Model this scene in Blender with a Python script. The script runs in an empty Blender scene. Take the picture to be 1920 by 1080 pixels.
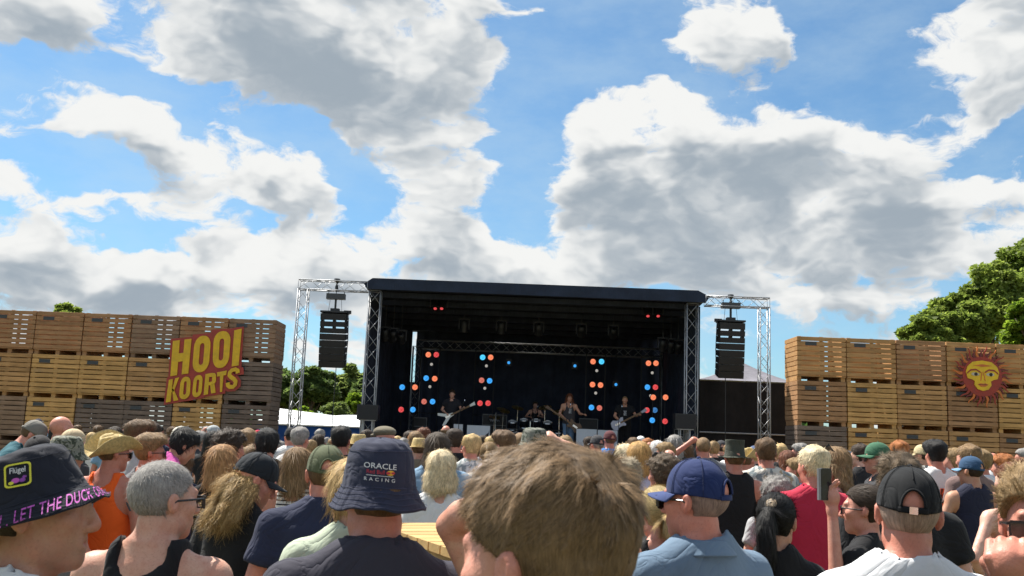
import bpy, math, random
import numpy as np
from mathutils import Vector, Matrix, Euler
random.seed(7)
RNG = np.random.default_rng(7)
SC = bpy.context.scene
COL = SC.collection
rad = math.radians

# ------------------------------------------------------------------ camera
F_PX, PITCH, ROLL, CAM_H = 1800.0, rad(9.0), rad(2.2), 1.78
cam_data = bpy.data.cameras.new('camera')
cam_data.sensor_width = 36.0
cam_data.lens = 36.0 * F_PX / 1920.0
cam_data.clip_start = 0.05
cam_data.clip_end = 3000.0
cam = bpy.data.objects.new('camera', cam_data)
COL.objects.link(cam)
CAM_M = Matrix.Rotation(math.pi / 2 + PITCH, 3, 'X') @ Matrix.Rotation(ROLL, 3, 'Z')
cam.matrix_world = Matrix.Translation((0, 0, CAM_H)) @ CAM_M.to_4x4()
SC.camera = cam
cam_data.dof.use_dof = True            # a phone lens: the nearest heads are a touch soft
cam_data.dof.focus_distance = 11.0
cam_data.dof.aperture_fstop = 15.0

def at(x, y, Y):
    """point of the place seen at photo pixel (x, y), on the plane Y metres ahead"""
    d = CAM_M @ Vector(((x - 960) / F_PX, -(y - 540) / F_PX, -1.0))
    return Vector((0, 0, CAM_H)) + d * (Y / d.y)

def pdir(x, y):
    return (CAM_M @ Vector(((x - 960) / F_PX, -(y - 540) / F_PX, -1.0))).normalized()

# ------------------------------------------------------------------ node helper
class X:
    """tiny expression wrapper round shader math nodes"""
    def __init__(s, nt, sock): s.nt, s.s = nt, sock
    def _m(s, op, *o, clamp=False):
        n = s.nt.nodes.new('ShaderNodeMath'); n.operation = op; n.use_clamp = clamp
        for i, v in enumerate((s,) + o):
            if isinstance(v, X): s.nt.links.new(v.s, n.inputs[i])
            else: n.inputs[i].default_value = v
        return X(s.nt, n.outputs[0])
    def __add__(s, o): return s._m('ADD', o)
    def __sub__(s, o): return s._m('SUBTRACT', o)
    def __mul__(s, o): return s._m('MULTIPLY', o)
    def __truediv__(s, o): return s._m('DIVIDE', o)
    def mx(s, o): return s._m('MAXIMUM', o)
    def mn(s, o): return s._m('MINIMUM', o)
    def pw(s, o): return s._m('POWER', o)
    def absv(s): return s._m('ABSOLUTE')
    def smooth(s, a, b, lo=0.0, hi=1.0):
        n = s.nt.nodes.new('ShaderNodeMapRange'); n.interpolation_type = 'SMOOTHSTEP'
        s.nt.links.new(s.s, n.inputs[0])
        for i, v in enumerate((a, b, lo, hi)): n.inputs[1 + i].default_value = v
        return X(s.nt, n.outputs[0])

def vmath(nt, op, a, b=None):
    n = nt.nodes.new('ShaderNodeVectorMath'); n.operation = op
    for i, v in enumerate((a, b)):
        if v is None: continue
        if isinstance(v, bpy.types.NodeSocket): nt.links.new(v, n.inputs[i])
        else: n.inputs[i].default_value = v
    return n.outputs['Value'] if op in ('LENGTH', 'DOT_PRODUCT', 'DISTANCE') else n.outputs['Vector']

def noise(nt, vec, scale, detail=2.0, rough=0.5, dist=0.0, lac=2.0):
    n = nt.nodes.new('ShaderNodeTexNoise')
    if vec is not None: nt.links.new(vec, n.inputs['Vector'])
    n.inputs['Scale'].default_value = scale; n.inputs['Detail'].default_value = detail
    n.inputs['Roughness'].default_value = rough; n.inputs['Distortion'].default_value = dist
    n.inputs['Lacunarity'].default_value = lac
    return n

def mixrgb(nt, fac, a, b, mode='MIX'):
    n = nt.nodes.new('ShaderNodeMix'); n.data_type = 'RGBA'; n.blend_type = mode
    for i, v in ((0, fac), (6, a), (7, b)):
        if isinstance(v, X): v = v.s
        if isinstance(v, bpy.types.NodeSocket): nt.links.new(v, n.inputs[i])
        elif i == 0: n.inputs[0].default_value = v
        else: n.inputs[i].default_value = (*v, 1.0) if len(v) == 3 else v
    return n.outputs[2]

# ------------------------------------------------------------------ sun and sky
SUN_AZ, SUN_EL = rad(-48.0), rad(59.0)        # azimuth from +Y (ahead), negative = to the left
sun_dir = Vector((math.sin(SUN_AZ) * math.cos(SUN_EL), math.cos(SUN_AZ) * math.cos(SUN_EL), math.sin(SUN_EL)))
sl = bpy.data.lights.new('sun', 'SUN'); sl.energy = 5.0; sl.angle = rad(0.53); sl.color = (1.0, 0.95, 0.86)
sun = bpy.data.objects.new('sun', sl); COL.objects.link(sun)
sun.rotation_euler = (-sun_dir).to_track_quat('-Z', 'Y').to_euler()
sun.location = (-30, 20, 40)

world = bpy.data.worlds.new('World'); SC.world = world; world.use_nodes = True
wn = world.node_tree; wn.nodes.clear()

def cloud_group(name, octaves, puffs):
    g = bpy.data.node_groups.new(name, 'ShaderNodeTree')
    g.interface.new_socket('Vector', in_out='INPUT', socket_type='NodeSocketVector')
    g.interface.new_socket('Warp', in_out='INPUT', socket_type='NodeSocketVector')
    g.interface.new_socket('Density', in_out='OUTPUT', socket_type='NodeSocketFloat')
    gi = g.nodes.new('NodeGroupInput'); go = g.nodes.new('NodeGroupOutput')
    v, wv = gi.outputs[0], gi.outputs[1]
    sw = vmath(g, 'ADD', vmath(g, 'MULTIPLY', v, (1.0, 1.0, 1.75)), wv)
    big = X(g, noise(g, sw, 3.1, 1, 0.5).outputs['Fac'])
    fine = X(g, noise(g, sw, 9.0, octaves, 0.65).outputs['Fac'])
    vw = vmath(g, 'ADD', v, wv)
    blobs = [  # photo pixel, radii in pixels, weight
        (60, 40, 190, 90, 1.1), (170, 90, 70, 60, .8), (430, 40, 140, 120, 1.3), (560, 100, 220, 120, 1.45), (720, 70, 180, 120, 1.35), (820, 110, 80, 90, 1.0), (640, 170, 160, 50, 1.0), (740, 250, 140, 70, 1.1), (890, 240, 90, 55, 1.0), (850, 300, 70, 40, .8),
        (835, 385, 95, 55, 1.1), (120, 218, 100, 26, .9), (250, 255, 140, 45, 1.05), (370, 300, 140, 60, 1.1), (470, 360, 130, 60, 1.1), (560, 415, 110, 45, 1.0),
        (30, 340, 100, 50, 1.0), (140, 385, 110, 34, .95), (30, 480, 130, 60, 1.05), (250, 480, 130, 40, 1.0), (370, 470, 90, 36, 1.0), (480, 500, 110, 40, 1.0), (640, 375, 70, 18, .8),
        (760, 455, 110, 40, 1.0), (900, 490, 150, 45, 1.0), (150, 545, 300, 38, 1.0), (600, 480, 150, 45, .95), (700, 530, 300, 40, .9),
        (1310, 80, 85, 62, 1.15), (1400, 55, 80, 55, 1.0), (1460, 105, 68, 45, 1.05), (1340, 155, 90, 32, .75), (1095, 225, 66, 44, 1.5), (1065, 292, 66, 34, 1.35), (1220, 205, 62, 28, 1.0),
        (1290, 270, 110, 70, 1.1), (1190, 330, 120, 80, 1.1), (1400, 280, 120, 75, 1.15), (1520, 280, 120, 75, 1.15), (1640, 250, 110, 60, 1.1),
        (1400, 380, 260, 90, 1.25), (1580, 370, 200, 90, 1.25), (1740, 190, 60, 60, 1.1), (1745, 110, 45, 60, 1.0), (1850, 170, 100, 60, 1.1), (1880, 25, 100, 50, 1.1), (1760, 250, 120, 40, .9),
        (1790, 370, 110, 75, 1.1), (1890, 380, 90, 80, 1.1), (1250, 460, 220, 60, 1.1), (1085, 385, 70, 55, 1.05), (1500, 470, 300, 60, 1.1), (1750, 490, 260, 60, 1.05), (1100, 500, 250, 40, .95), (960, 25, 110, 24, .8), (1620, 590, 110, 26, .8), (560, 300, 60, 40, .0),
        (1120, 130, 130, 90, -.6), (1600, 120, 110, 90, -.8), (1000, 330, 70, 70, -.6), (1180, 60, 70, 90, -.6), (255, 110, 60, 60, -.5), (200, 170, 220, 26, -.55), (60, 275, 120, 40, -.5), (180, 330, 90, 26, -.5),
        (600, 280, 60, 45, -.6), (540, 235, 60, 24, -.4), (240, 425, 90, 30, -.6), (690, 330, 60, 40, -.6), (1840, 275, 90, 36, -.8), (1560, 545, 130, 22, -.5), (960, 190, 45, 110, -.6), (360, 425, 90, 20, -.5), (700, 410, 70, 22, -.4), (1000, 430, 60, 40, -.5)]
    # the blobs are summed here on a coarse grid of sky directions and kept as colour ramps: three rows of elevation to a ramp
    NU, NV, U0, U1, V0, V1 = 32, 18, -.58, .58, .03, .52
    us = np.linspace(U0, U1, NU); vs = np.linspace(V0, V1, NV)
    UU, VV = np.meshgrid(us, vs)
    Dn = np.stack([UU, np.ones_like(UU), VV], -1); Dn /= np.linalg.norm(Dn, axis=-1)[..., None]
    accn = np.zeros_like(UU)
    for (px, py, rx, ry, w) in blobs:
        d = (Dn - np.array(pdir(px, py))) * np.array([F_PX / rx * .92, 3.0, F_PX / ry * .92])
        t = np.clip((np.linalg.norm(d, axis=-1) - .15) / 1.40, 0, 1); bl = w * (1 - t * t * (3 - 2 * t))
        accn = np.maximum(accn, bl) + np.minimum(accn, bl) * .12 if w > 0 else accn + bl
    accn += .34 * np.clip((.235 - VV) / .07, 0, 1)      # the cover closes towards the horizon
    sp = g.nodes.new('ShaderNodeSeparateXYZ'); g.links.new(vw, sp.inputs[0])
    yy = X(g, sp.outputs[1]).mx(0.05)
    uf = (X(g, sp.outputs[0]) / yy - U0) / (U1 - U0)
    vf = (X(g, sp.outputs[2]) / yy - V0) / (V1 - V0) * (NV - 1)
    cv = g.nodes.new('ShaderNodeCombineXYZ')
    vf = vf.mx(0.0).mn(NV - 1.0)
    for i in range(3): g.links.new(vf.s, cv.inputs[i])
    acc = None
    for r in range(0, NV, 3):
        rp = g.nodes.new('ShaderNodeValToRGB'); g.links.new(uf.s, rp.inputs[0])
        cr = rp.color_ramp; cr.interpolation = 'CARDINAL'
        while len(cr.elements) < NU: cr.elements.new(0.5)
        for i in range(NU):
            cr.elements[i].position = i / (NU - 1)
            cr.elements[i].color = [float(np.clip((accn[r + k, i] + .6) / 2, 0, 1)) for k in range(3)] + [1.0]
        wgt = vmath(g, 'ABSOLUTE', vmath(g, 'SUBTRACT', cv.outputs[0], (r, r + 1, r + 2)))
        wgt = vmath(g, 'MAXIMUM', vmath(g, 'SUBTRACT', (1, 1, 1), wgt), (0, 0, 0))
        term = X(g, vmath(g, 'DOT_PRODUCT', rp.outputs[0], wgt))
        acc = term if acc is None else acc + term
    acc = acc * 2.0 - 0.6
    # inside the part of the sky in view the blobs steer the cover, elsewhere the noise alone does
    ctr = pdir(960, 250)
    dd = vmath(g, 'MULTIPLY', vmath(g, 'SUBTRACT', v, tuple(ctr)), (1.0, 0.8, 1.7))
    inview = X(g, vmath(g, 'LENGTH', dd)).smooth(0.45, 0.85, 1.0, 0.0)
    base = (big - 0.46) * 2.6
    steer = acc * 1.12 - 0.50 + (big - 0.5) * 0.5
    cov = base + (steer - base) * inview
    dens = cov + (fine - 0.5) * 4.1
    if puffs:
        vo = g.nodes.new('ShaderNodeTexVoronoi'); vo.feature = 'F1'; vo.inputs['Scale'].default_value = 19.0; g.links.new(sw, vo.inputs['Vector'])
        dens = dens - (X(g, vo.outputs['Distance']) - 0.42) * 0.6
    g.links.new(dens.s, go.inputs[0])
    return g

tc = wn.nodes.new('ShaderNodeTexCoord')
wdir = tc.outputs['Generated']
warp = noise(wn, vmath(wn, 'MULTIPLY', wdir, (1.0, 1.0, 1.75)), 6.0, 4, 0.6)
wvec = vmath(wn, 'SCALE', vmath(wn, 'SUBTRACT', warp.outputs['Color'], (0.5, 0.5, 0.5))); wvec.node.inputs['Scale'].default_value = 0.13
def dens_at(off, *a):
    n = wn.nodes.new('ShaderNodeGroup'); n.node_tree = cloud_group(*a)
    wn.links.new(wdir if off is None else vmath(wn, 'ADD', wdir, off), n.inputs[0]); wn.links.new(wvec, n.inputs[1])
    return X(wn, n.outputs[0])
d0 = dens_at(None, 'cloud_density', 10, True)
d1 = dens_at((-0.010, 0.0, 0.028), 'cloud_density_sunward', 3, False)          # towards the sun: what stands between this bit of cloud and the light
sky = wn.nodes.new('ShaderNodeTexSky'); sky.sky_type = 'NISHITA'; sky.sun_disc = False
sky.sun_elevation = SUN_EL; sky.sun_rotation = SUN_AZ; sky.altitude = 20; sky.air_density = 1.0; sky.dust_density = 0.6; sky.ozone_density = 1.6
cover = d0.smooth(-0.18, 0.30)
thick = d0.smooth(0.1, 1.3)
shade = (thick * 0.22 + d1.smooth(-0.45, 1.35) * 0.95)
wisp = X(wn, noise(wn, vmath(wn, 'MULTIPLY', wdir, (1, 1, 2.2)), 7.0, 8, 0.62).outputs['Fac']).smooth(0.28, 0.78, 0.03, 0.36)
CLOUD_GAIN = 0.57
lit = (8.7 * CLOUD_GAIN, 8.75 * CLOUD_GAIN, 8.6 * CLOUD_GAIN)
dark = (3.3 * CLOUD_GAIN, 3.9 * CLOUD_GAIN, 4.5 * CLOUD_GAIN)
ccol = mixrgb(wn, shade.smooth(0.10, 1.25), lit, dark)
skyc = mixrgb(wn, 1.0, sky.outputs[0], (0.47, 0.68, 0.77), 'MULTIPLY')
hazec = mixrgb(wn, wisp, skyc, (3.4, 4.2, 4.6))
final = mixrgb(wn, cover, hazec, ccol)
bg = wn.nodes.new('ShaderNodeBackground'); bg.inputs['Strength'].default_value = 0.10
wn.links.new(final, bg.inputs['Color'])
wo = wn.nodes.new('ShaderNodeOutputWorld'); wn.links.new(bg.outputs[0], wo.inputs['Surface'])
world.cycles.sampling_method = 'MANUAL'; world.cycles.sample_map_resolution = 512

SC.view_settings.view_transform = 'Standard'
SC.view_settings.look = 'None'
SC.view_settings.gamma = 1.0
SC.view_settings.use_curve_mapping = False
SC.view_settings.exposure = 0.88
SC.render.engine = 'CYCLES'
SC.cycles.use_denoising = True
SC.cycles.max_bounces = 6
SC.cycles.diffuse_bounces = 3
SC.cycles.glossy_bounces = 2
SC.cycles.transmission_bounces = 2
SC.cycles.transparent_max_bounces = 6
SC.cycles.caustics_reflective = False
SC.cycles.caustics_refractive = False
# ------------------------------------------------------------------ mesh helpers
def np_mesh(name, v, f, smooth=False, mat=None, mats=None, midx=None):
    """mesh from an (n,3) array and a list of / an (m,k) array of faces"""
    me = bpy.data.meshes.new(name)
    v = np.asarray(v, dtype=np.float32)
    if isinstance(f, np.ndarray) and len(f):
        m, k = f.shape
        me.vertices.add(len(v)); me.vertices.foreach_set('co', v.ravel())
        me.loops.add(m * k); me.loops.foreach_set('vertex_index', f.astype(np.int32).ravel())
        me.polygons.add(m)
        me.polygons.foreach_set('loop_start', np.arange(0, m * k, k, dtype=np.int32))
        if midx is not None: me.polygons.foreach_set('material_index', np.asarray(midx, dtype=np.int32))
        me.update(calc_edges=True)
    else:
        me.from_pydata([tuple(p) for p in v], [], [list(q) for q in f])
        if midx is not None: me.polygons.foreach_set('material_index', np.asarray(midx, dtype=np.int32))
    if smooth: me.polygons.foreach_set('use_smooth', np.ones(len(me.polygons), dtype=bool))
    for m_ in (mats or ([mat] if mat else [])): me.materials.append(m_)
    return me

def link(name, me, parent=None, loc=None, rot=None, scale=None, color=None, **props):
    o = bpy.data.objects.new(name, me); COL.objects.link(o)
    if parent is not None: o.parent = parent
    if loc is not None: o.location = loc
    if rot is not None: o.rotation_euler = rot
    if scale is not None: o.scale = scale
    if color is not None: o.color = (*color, 1.0)
    for k, val in props.items():
        if val is not None: o[k] = val
    return o

def thing(name, label, cat, loc=(0, 0, 0), rotz=0.0, group=None):
    return link(name, None, loc=loc, rot=(0, 0, rotz), label=label, category=cat, group=group)

class MB:
    """collects simple shapes into one mesh"""
    def __init__(s): s.v, s.f = [], []
    def add(s, vs, fs):
        b = len(s.v); s.v += [tuple(p) for p in vs]; s.f += [[i + b for i in q] for q in fs]; return s
    def box(s, c, size, m=None):
        hx, hy, hz = size[0] / 2, size[1] / 2, size[2] / 2
        vs = [Vector((x * hx, y * hy, z * hz)) for z in (-1, 1) for y in (-1, 1) for x in (-1, 1)]
        if m is not None: vs = [m @ p for p in vs]
        vs = [p + Vector(c) for p in vs]
        return s.add(vs, [(0, 2, 3, 1), (4, 5, 7, 6), (0, 1, 5, 4), (2, 6, 7, 3), (0, 4, 6, 2), (1, 3, 7, 5)])
    def tube(s, pts, r, n=8, cap=True):
        pts = [Vector(p) for p in pts]; rs = r if isinstance(r, (list, tuple)) else [r] * len(pts)
        b = len(s.v); prev = None
        for i, p in enumerate(pts):
            t = (pts[min(i + 1, len(pts) - 1)] - pts[max(i - 1, 0)]).normalized()
            if prev is None:
                a = t.orthogonal().normalized()
            else:
                a = (prev - t * prev.dot(t)).normalized()
            prev = a; bb = t.cross(a)
            for k in range(n):
                th = 2 * math.pi * k / n
                s.v.append(tuple(p + (a * math.cos(th) + bb * math.sin(th)) * rs[i]))
        for i in range(len(pts) - 1):
            for k in range(n):
                s.f.append([b + i * n + k, b + i * n + (k + 1) % n, b + (i + 1) * n + (k + 1) % n, b + (i + 1) * n + k])
        if cap:
            s.f.append([b + k for k in range(n)][::-1]); s.f.append([b + (len(pts) - 1) * n + k for k in range(n)])
        return s
    def lathe(s, prof, n=24, c=(0, 0, 0), m=None, cap=False):
        b = len(s.v)
        for (r, z) in prof:
            for k in range(n):
                th = 2 * math.pi * k / n
                p = Vector((r * math.cos(th), r * math.sin(th), z))
                if m is not None: p = m @ p
                s.v.append(tuple(p + Vector(c)))
        for i in range(len(prof) - 1):
            for k in range(n):
                s.f.append([b + i * n + k, b + i * n + (k + 1) % n, b + (i + 1) * n + (k + 1) % n, b + (i + 1) * n + k])
        if cap:
            s.f.append([b + k for k in range(n)][::-1]); s.f.append([b + (len(prof) - 1) * n + k for k in range(n)])
        return s
    def prism(s, poly, y0, y1, m=None):
        """polygon in x,z extruded along y"""
        n = len(poly); b = len(s.v)
        for y in (y0, y1):
            for (x, z) in poly:
                p = Vector((x, y, z)); s.v.append(tuple(m @ p if m is not None else p))
        s.f.append([b + i for i in range(n)]); s.f.append([b + n + i for i in range(n)][::-1])
        for i in range(n):
            j = (i + 1) % n; s.f.append([b + i, b + n + i, b + n + j, b + j])
        return s
    def mesh(s, name, mat=None, smooth=False):
        return np_mesh(name, s.v, s.f, smooth, mat)
    def build(s, name, mat=None, parent=None, smooth=False, **kw):
        return link(name, s.mesh(name, mat, smooth), parent, **kw)

# ------------------------------------------------------------------ materials
def pmat(name, rough=0.6, metal=0.0, spec=0.5):
    m = bpy.data.materials.new(name); m.use_nodes = True
    nt = m.node_tree; b = nt.nodes['Principled BSDF']
    b.inputs['Roughness'].default_value = rough; b.inputs['Metallic'].default_value = metal
    b.inputs['Specular IOR Level'].default_value = spec
    return m, nt, b

def bump(nt, b, height, strength=0.3, dist=0.01):
    n = nt.nodes.new('ShaderNodeBump'); n.inputs['Strength'].default_value = strength; n.inputs['Distance'].default_value = dist
    nt.links.new(height.s if isinstance(height, X) else height, n.inputs['Height']); nt.links.new(n.outputs[0], b.inputs['Normal'])

def objcoord(nt): return nt.nodes.new('ShaderNodeTexCoord').outputs['Object']
def objinfo(nt): return nt.nodes.new('ShaderNodeObjectInfo')

def plain(name, col, rough=0.6, metal=0.0, spec=0.5, vary=0.12, scale=8.0, bumps=0.0):
    """painted / coated surface: a base colour with slight uneven wear"""
    m, nt, b = pmat(name, rough, metal, spec)
    oc = objcoord(nt)
    nz = noise(nt, oc, scale, 5, 0.6)
    f = X(nt, nz.outputs['Fac'])
    k = f.smooth(0.25, 0.75, 1 - vary, 1 + vary)
    cc = nt.nodes.new('ShaderNodeCombineXYZ')
    for i in range(3): nt.links.new((k * col[i]).s, cc.inputs[i])
    nt.links.new(cc.outputs[0], b.inputs['Base Color'])
    nt.links.new(f.smooth(0.2, 0.8, max(rough - .1, .05), min(rough + .1, 1)).s, b.inputs['Roughness'])
    if bumps: bump(nt, b, f, bumps, 0.01)
    return m

def wood_mat():
    m, nt, b = pmat('crate_wood', 0.78, 0, 0.25)
    oi = objinfo(nt); oc = objcoord(nt)
    off = vmath(nt, 'SCALE', oi.outputs['Location']); off.node.inputs['Scale'].default_value = 3.7
    st = vmath(nt, 'MULTIPLY', vmath(nt, 'ADD', oc, off), (1.6, 14.0, 22.0))
    grain = X(nt, noise(nt, st, 1.0, 7, 0.62, 0.4).outputs['Fac'])
    blot = X(nt, noise(nt, vmath(nt, 'ADD', oc, off), 2.3, 5, 0.6).outputs['Fac'])
    rnd = X(nt, oi.outputs['Random'])
    k = grain.smooth(0.25, 0.75, 0.76, 1.18) * blot.smooth(0.2, 0.8, 0.76, 1.2) * (rnd * 0.22 + 0.89)
    c = vmath(nt, 'SCALE', oi.outputs['Color']); nt.links.new(k.s, c.node.inputs['Scale'])
    grey = mixrgb(nt, blot.smooth(0.5, 0.85, 0.0, 0.5), c, (0.17, 0.14, 0.115))
    nt.links.new(grey, b.inputs['Base Color'])
    bump(nt, b, grain, 0.35, 0.004)
    return m
M_WOOD = wood_mat()
M_ALU = plain('truss_aluminium', (0.42, 0.43, 0.45), 0.5, 0.6, vary=0.15, scale=20)
M_BLACK = plain('black_coated_metal', (0.018, 0.019, 0.021), 0.45, vary=0.3)
M_GRILLE = plain('speaker_grille', (0.012, 0.012, 0.014), 0.6, vary=0.3, scale=40)
M_WHITE = plain('white_paint', (0.72, 0.73, 0.75), 0.5, vary=0.06)
M_CHROME = plain('chrome', (0.75, 0.76, 0.78), 0.18, 1.0, vary=0.1)

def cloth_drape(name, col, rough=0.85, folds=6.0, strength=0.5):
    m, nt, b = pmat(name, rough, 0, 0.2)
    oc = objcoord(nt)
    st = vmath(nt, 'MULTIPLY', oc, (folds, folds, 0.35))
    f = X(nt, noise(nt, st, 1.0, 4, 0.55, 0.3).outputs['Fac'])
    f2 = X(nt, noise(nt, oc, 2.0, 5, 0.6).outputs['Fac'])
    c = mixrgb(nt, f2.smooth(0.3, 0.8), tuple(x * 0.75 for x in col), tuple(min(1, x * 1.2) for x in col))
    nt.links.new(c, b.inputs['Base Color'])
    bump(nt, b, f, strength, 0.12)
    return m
M_DRAPE = cloth_drape('black_drape_haze_tint', (0.036, 0.044, 0.068))  # black cloth lifted towards blue: glow of stage haze put into the colour
M_TARP = cloth_drape('navy_roof_tarpaulin', (0.020, 0.030, 0.056), 0.5, 2.0, 0.5)
M_SCRIM = cloth_drape('black_fence_scrim', (0.022, 0.021, 0.022), 0.8, 1.2, 0.5)
M_TENTW = cloth_drape('white_tent_canvas', (0.78, 0.79, 0.80), 0.55, 1.5, 0.25)
M_TENTG = cloth_drape('grey_tent_canvas', (0.20, 0.19, 0.215), 0.6, 1.2, 0.25)
M_TENTB = cloth_drape('blue_tent_wall', (0.010, 0.060, 0.26), 0.6, 3.0, 0.4)

# ------------------------------------------------------------------ ground
def ground_mat():
    m, nt, b = pmat('trodden_field', 0.95, 0, 0.1)
    oc = objcoord(nt)
    a = X(nt, noise(nt, oc, 0.35, 6, 0.65).outputs['Fac']); f = X(nt, noise(nt, oc, 30.0, 4, 0.7).outputs['Fac'])
    c = mixrgb(nt, a.smooth(0.38, 0.62), (0.19, 0.145, 0.09), (0.075, 0.095, 0.03))
    c = mixrgb(nt, f.smooth(0.3, 0.7), c, (0.13, 0.12, 0.06))
    nt.links.new(c, b.inputs['Base Color']); bump(nt, b, f, 0.5, 0.03)
    return m
gv = []; gf = []
edges = [-1500, -400, -120, -60, -30, -15, -8, -4, 0, 4, 8, 15, 30, 60, 120, 400, 1500]
ey = [-300, -60, -20, -8, 0, 4, 8, 14, 20, 30, 40, 60, 100, 200, 600, 2500]
for yy in ey:
    for xx in edges:
        z = 0.0 if (abs(xx) < 20 and -10 < yy < 60) else 0.06 * math.sin(xx * .7 + yy * .3)
        gv.append((xx, yy, z))
nx = len(edges)
for j in range(len(ey) - 1):
    for i in range(nx - 1): gf.append([j * nx + i, j * nx + i + 1, (j + 1) * nx + i + 1, (j + 1) * nx + i])
link('ground', np_mesh('ground', gv, gf, True, ground_mat()), kind='structure')

# ------------------------------------------------------------------ potato crates stacked into walls
CW, CD, CH = 1.392, 1.2, 1.25
SL_N = 8; FOOT = 0.145; SL_P = (CH - FOOT) / SL_N; SL_H = SL_P - 0.019
def plank_mesh(name, sx, sy, sz, bev=0.004):
    mb = MB(); hx, hy, hz = sx / 2, sy / 2, sz / 2; bv = bev
    # box with the long edges chamfered
    if sx >= sy and sx >= sz:
        ring = [(-hy + bv, -hz), (hy - bv, -hz), (hy, -hz + bv), (hy, hz - bv), (hy - bv, hz), (-hy + bv, hz), (-hy, hz - bv), (-hy, -hz + bv)]
        vs = [(x, y, z) for x in (-hx, hx) for (y, z) in ring]
    else:
        ring = [(-hx + bv, -hz), (hx - bv, -hz), (hx, -hz + bv), (hx, hz - bv), (hx - bv, hz), (-hx + bv, hz), (-hx, hz - bv), (-hx, -hz + bv)]
        vs = [(x, y, z) for y in (-hy, hy) for (x, z) in ring]
    fs = [list(range(8)), list(range(15, 7, -1))] + [[i, 8 + i, 8 + (i + 1) % 8, (i + 1) % 8] for i in range(8)]
    return mb.add(vs, fs).mesh(name, M_WOOD)
ME_SLAT_F = [plank_mesh('slat', CW - 0.012, 0.022, SL_H * k) for k in (1.0, 0.96, 0.92)]
ME_SLAT_S = plank_mesh('slat', 0.022, CD - 0.05, SL_H)
ME_POST = MB().box((0, 0, 0), (0.09, 0.09, CH - FOOT)).mesh('corner_post', M_WOOD)
ME_STUD = MB().box((0, 0, 0), (0.10, 0.022, CH - FOOT)).mesh('stud', M_WOOD)
ME_LIN = MB().box((0, 0, 0), (0.80, 0.016, CH - FOOT - .02)).mesh('added_leak_block', M_WOOD)
ME_FB = MB().box((0, 0, 0), (CW - .04, .02, FOOT - .034)).mesh('added_slot_block', M_WOOD)
ME_BLOCK = MB().box((0, 0, 0), (0.12, CD - 0.14, FOOT - 0.03)).mesh('skid', M_WOOD)
ME_BASE = MB().box((0, 0, 0), (CW - 0.03, CD - 0.03, 0.028)).mesh('base_board', M_WOOD)
M_PLATE = plain('faded_label_plate', (0.055, 0.06, 0.065), 0.7, vary=0.25)
ME_PLATE = MB().box((0, 0, 0), (0.32, 0.006, 0.105)).mesh('label_plate', M_PLATE)
GOLD, MID, BROWN, GREY, DGREY = (0.58, 0.335, 0.125), (0.48, 0.268, 0.112), (0.39, 0.212, 0.104), (0.285, 0.182, 0.118), (0.195, 0.142, 0.112)
def crate(x, y, z, col, label, group, leak, plate=True):
    rr = random.Random(int((x + 40) * 97 + z * 131))
    t = thing('potato_crate', label, 'crate', (x + rr.uniform(-.006, .006), y + rr.uniform(-.025, .025), z), rr.uniform(-.008, .008), group)
    def vc(k=0.07):
        s = 1 + rr.uniform(-k, k); return tuple(c * s for c in col)
    for i in range(SL_N):
        zz = FOOT + SL_P * (i + .5)
        link('slat', rr.choice(ME_SLAT_F), t, (0, -CD / 2 + .011 + rr.uniform(0, .004), zz), (0, rr.uniform(-.003, .003), 0), color=vc())
        # the far side's gaps line up with the near ones as seen from the field only where light leaks through
        dz = ((z + zz - 1.78) / 28 * CD + (0.0 if leak else SL_P / 2)) % SL_P; dz = dz - SL_P if dz > SL_P / 2 else dz
        link('slat', ME_SLAT_F[2 if leak else 0], t, (0, CD / 2 - .012, zz + dz if FOOT + SL_H / 2 < zz + dz < CH - SL_H / 2 + .005 else (CH - SL_H / 2 if zz > .7 else FOOT + SL_H / 2 + .002)), color=vc())
        for sx in (-1, 1):
            link('slat', ME_SLAT_S, t, (sx * (CW / 2 - .017), 0, zz), color=vc())
    for sx in (-1, 1):
        for sy in (-1, 1):
            link('corner_post', ME_POST, t, (sx * (CW / 2 - .08), sy * (CD / 2 - .072), FOOT + (CH - FOOT) / 2), color=vc())
    link('stud', ME_STUD, t, (rr.uniform(-.03, .03), -CD / 2 + .036, FOOT + (CH - FOOT) / 2), color=vc())
    if leak:   # added boards block the leaking light, leaving only a strip on the far side
        dx = x / 28 * CD; u0, u1 = .06 + rr.uniform(-.1, .1) + dx, .52 + dx
        for (p0, p1) in ((-CW / 2 + .03, u0), (u1, CW / 2 - .03)):
            if p1 - p0 > .04: link('added_leak_block', ME_LIN, t, ((p0 + p1) / 2, CD / 2 - .045, FOOT + (CH - FOOT) / 2), scale=((p1 - p0) / .80, 1, 1), color=vc())
    link('stud', ME_STUD, t, (.28 + x / 28 * CD, CD / 2 - .060, FOOT + (CH - FOOT) / 2), color=vc())
    link('base_board', ME_BASE, t, (0, 0, FOOT - 0.014), color=vc())
    for bx in (-CW / 2 + .075, 0, CW / 2 - .075):
        link('skid', ME_BLOCK, t, (bx, 0, (FOOT - .03) / 2 + .001), color=vc())
    if not leak and rr.random() < .8: link('added_slot_block', ME_FB, t, (0, CD / 2 - .03, (FOOT - .03) / 2 + .002), color=vc())  # added board at the back keeps bright sky out of the slot
    if plate: link('label_plate', ME_PLATE, t, (-.32 + rr.uniform(-.03, .03), -CD / 2 - .0035, FOOT + SL_P * 6.5))
    return t
ORD = ['leftmost', 'second', 'third', 'fourth', 'fifth', 'sixth', 'seventh']
ROWN = ['bottom', 'second', 'third', 'top']
TONE = {id(GOLD): 'golden', id(MID): 'honey-brown', id(BROWN): 'brown', id(GREY): 'grey-brown', id(DGREY): 'dark weathered'}
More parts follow.
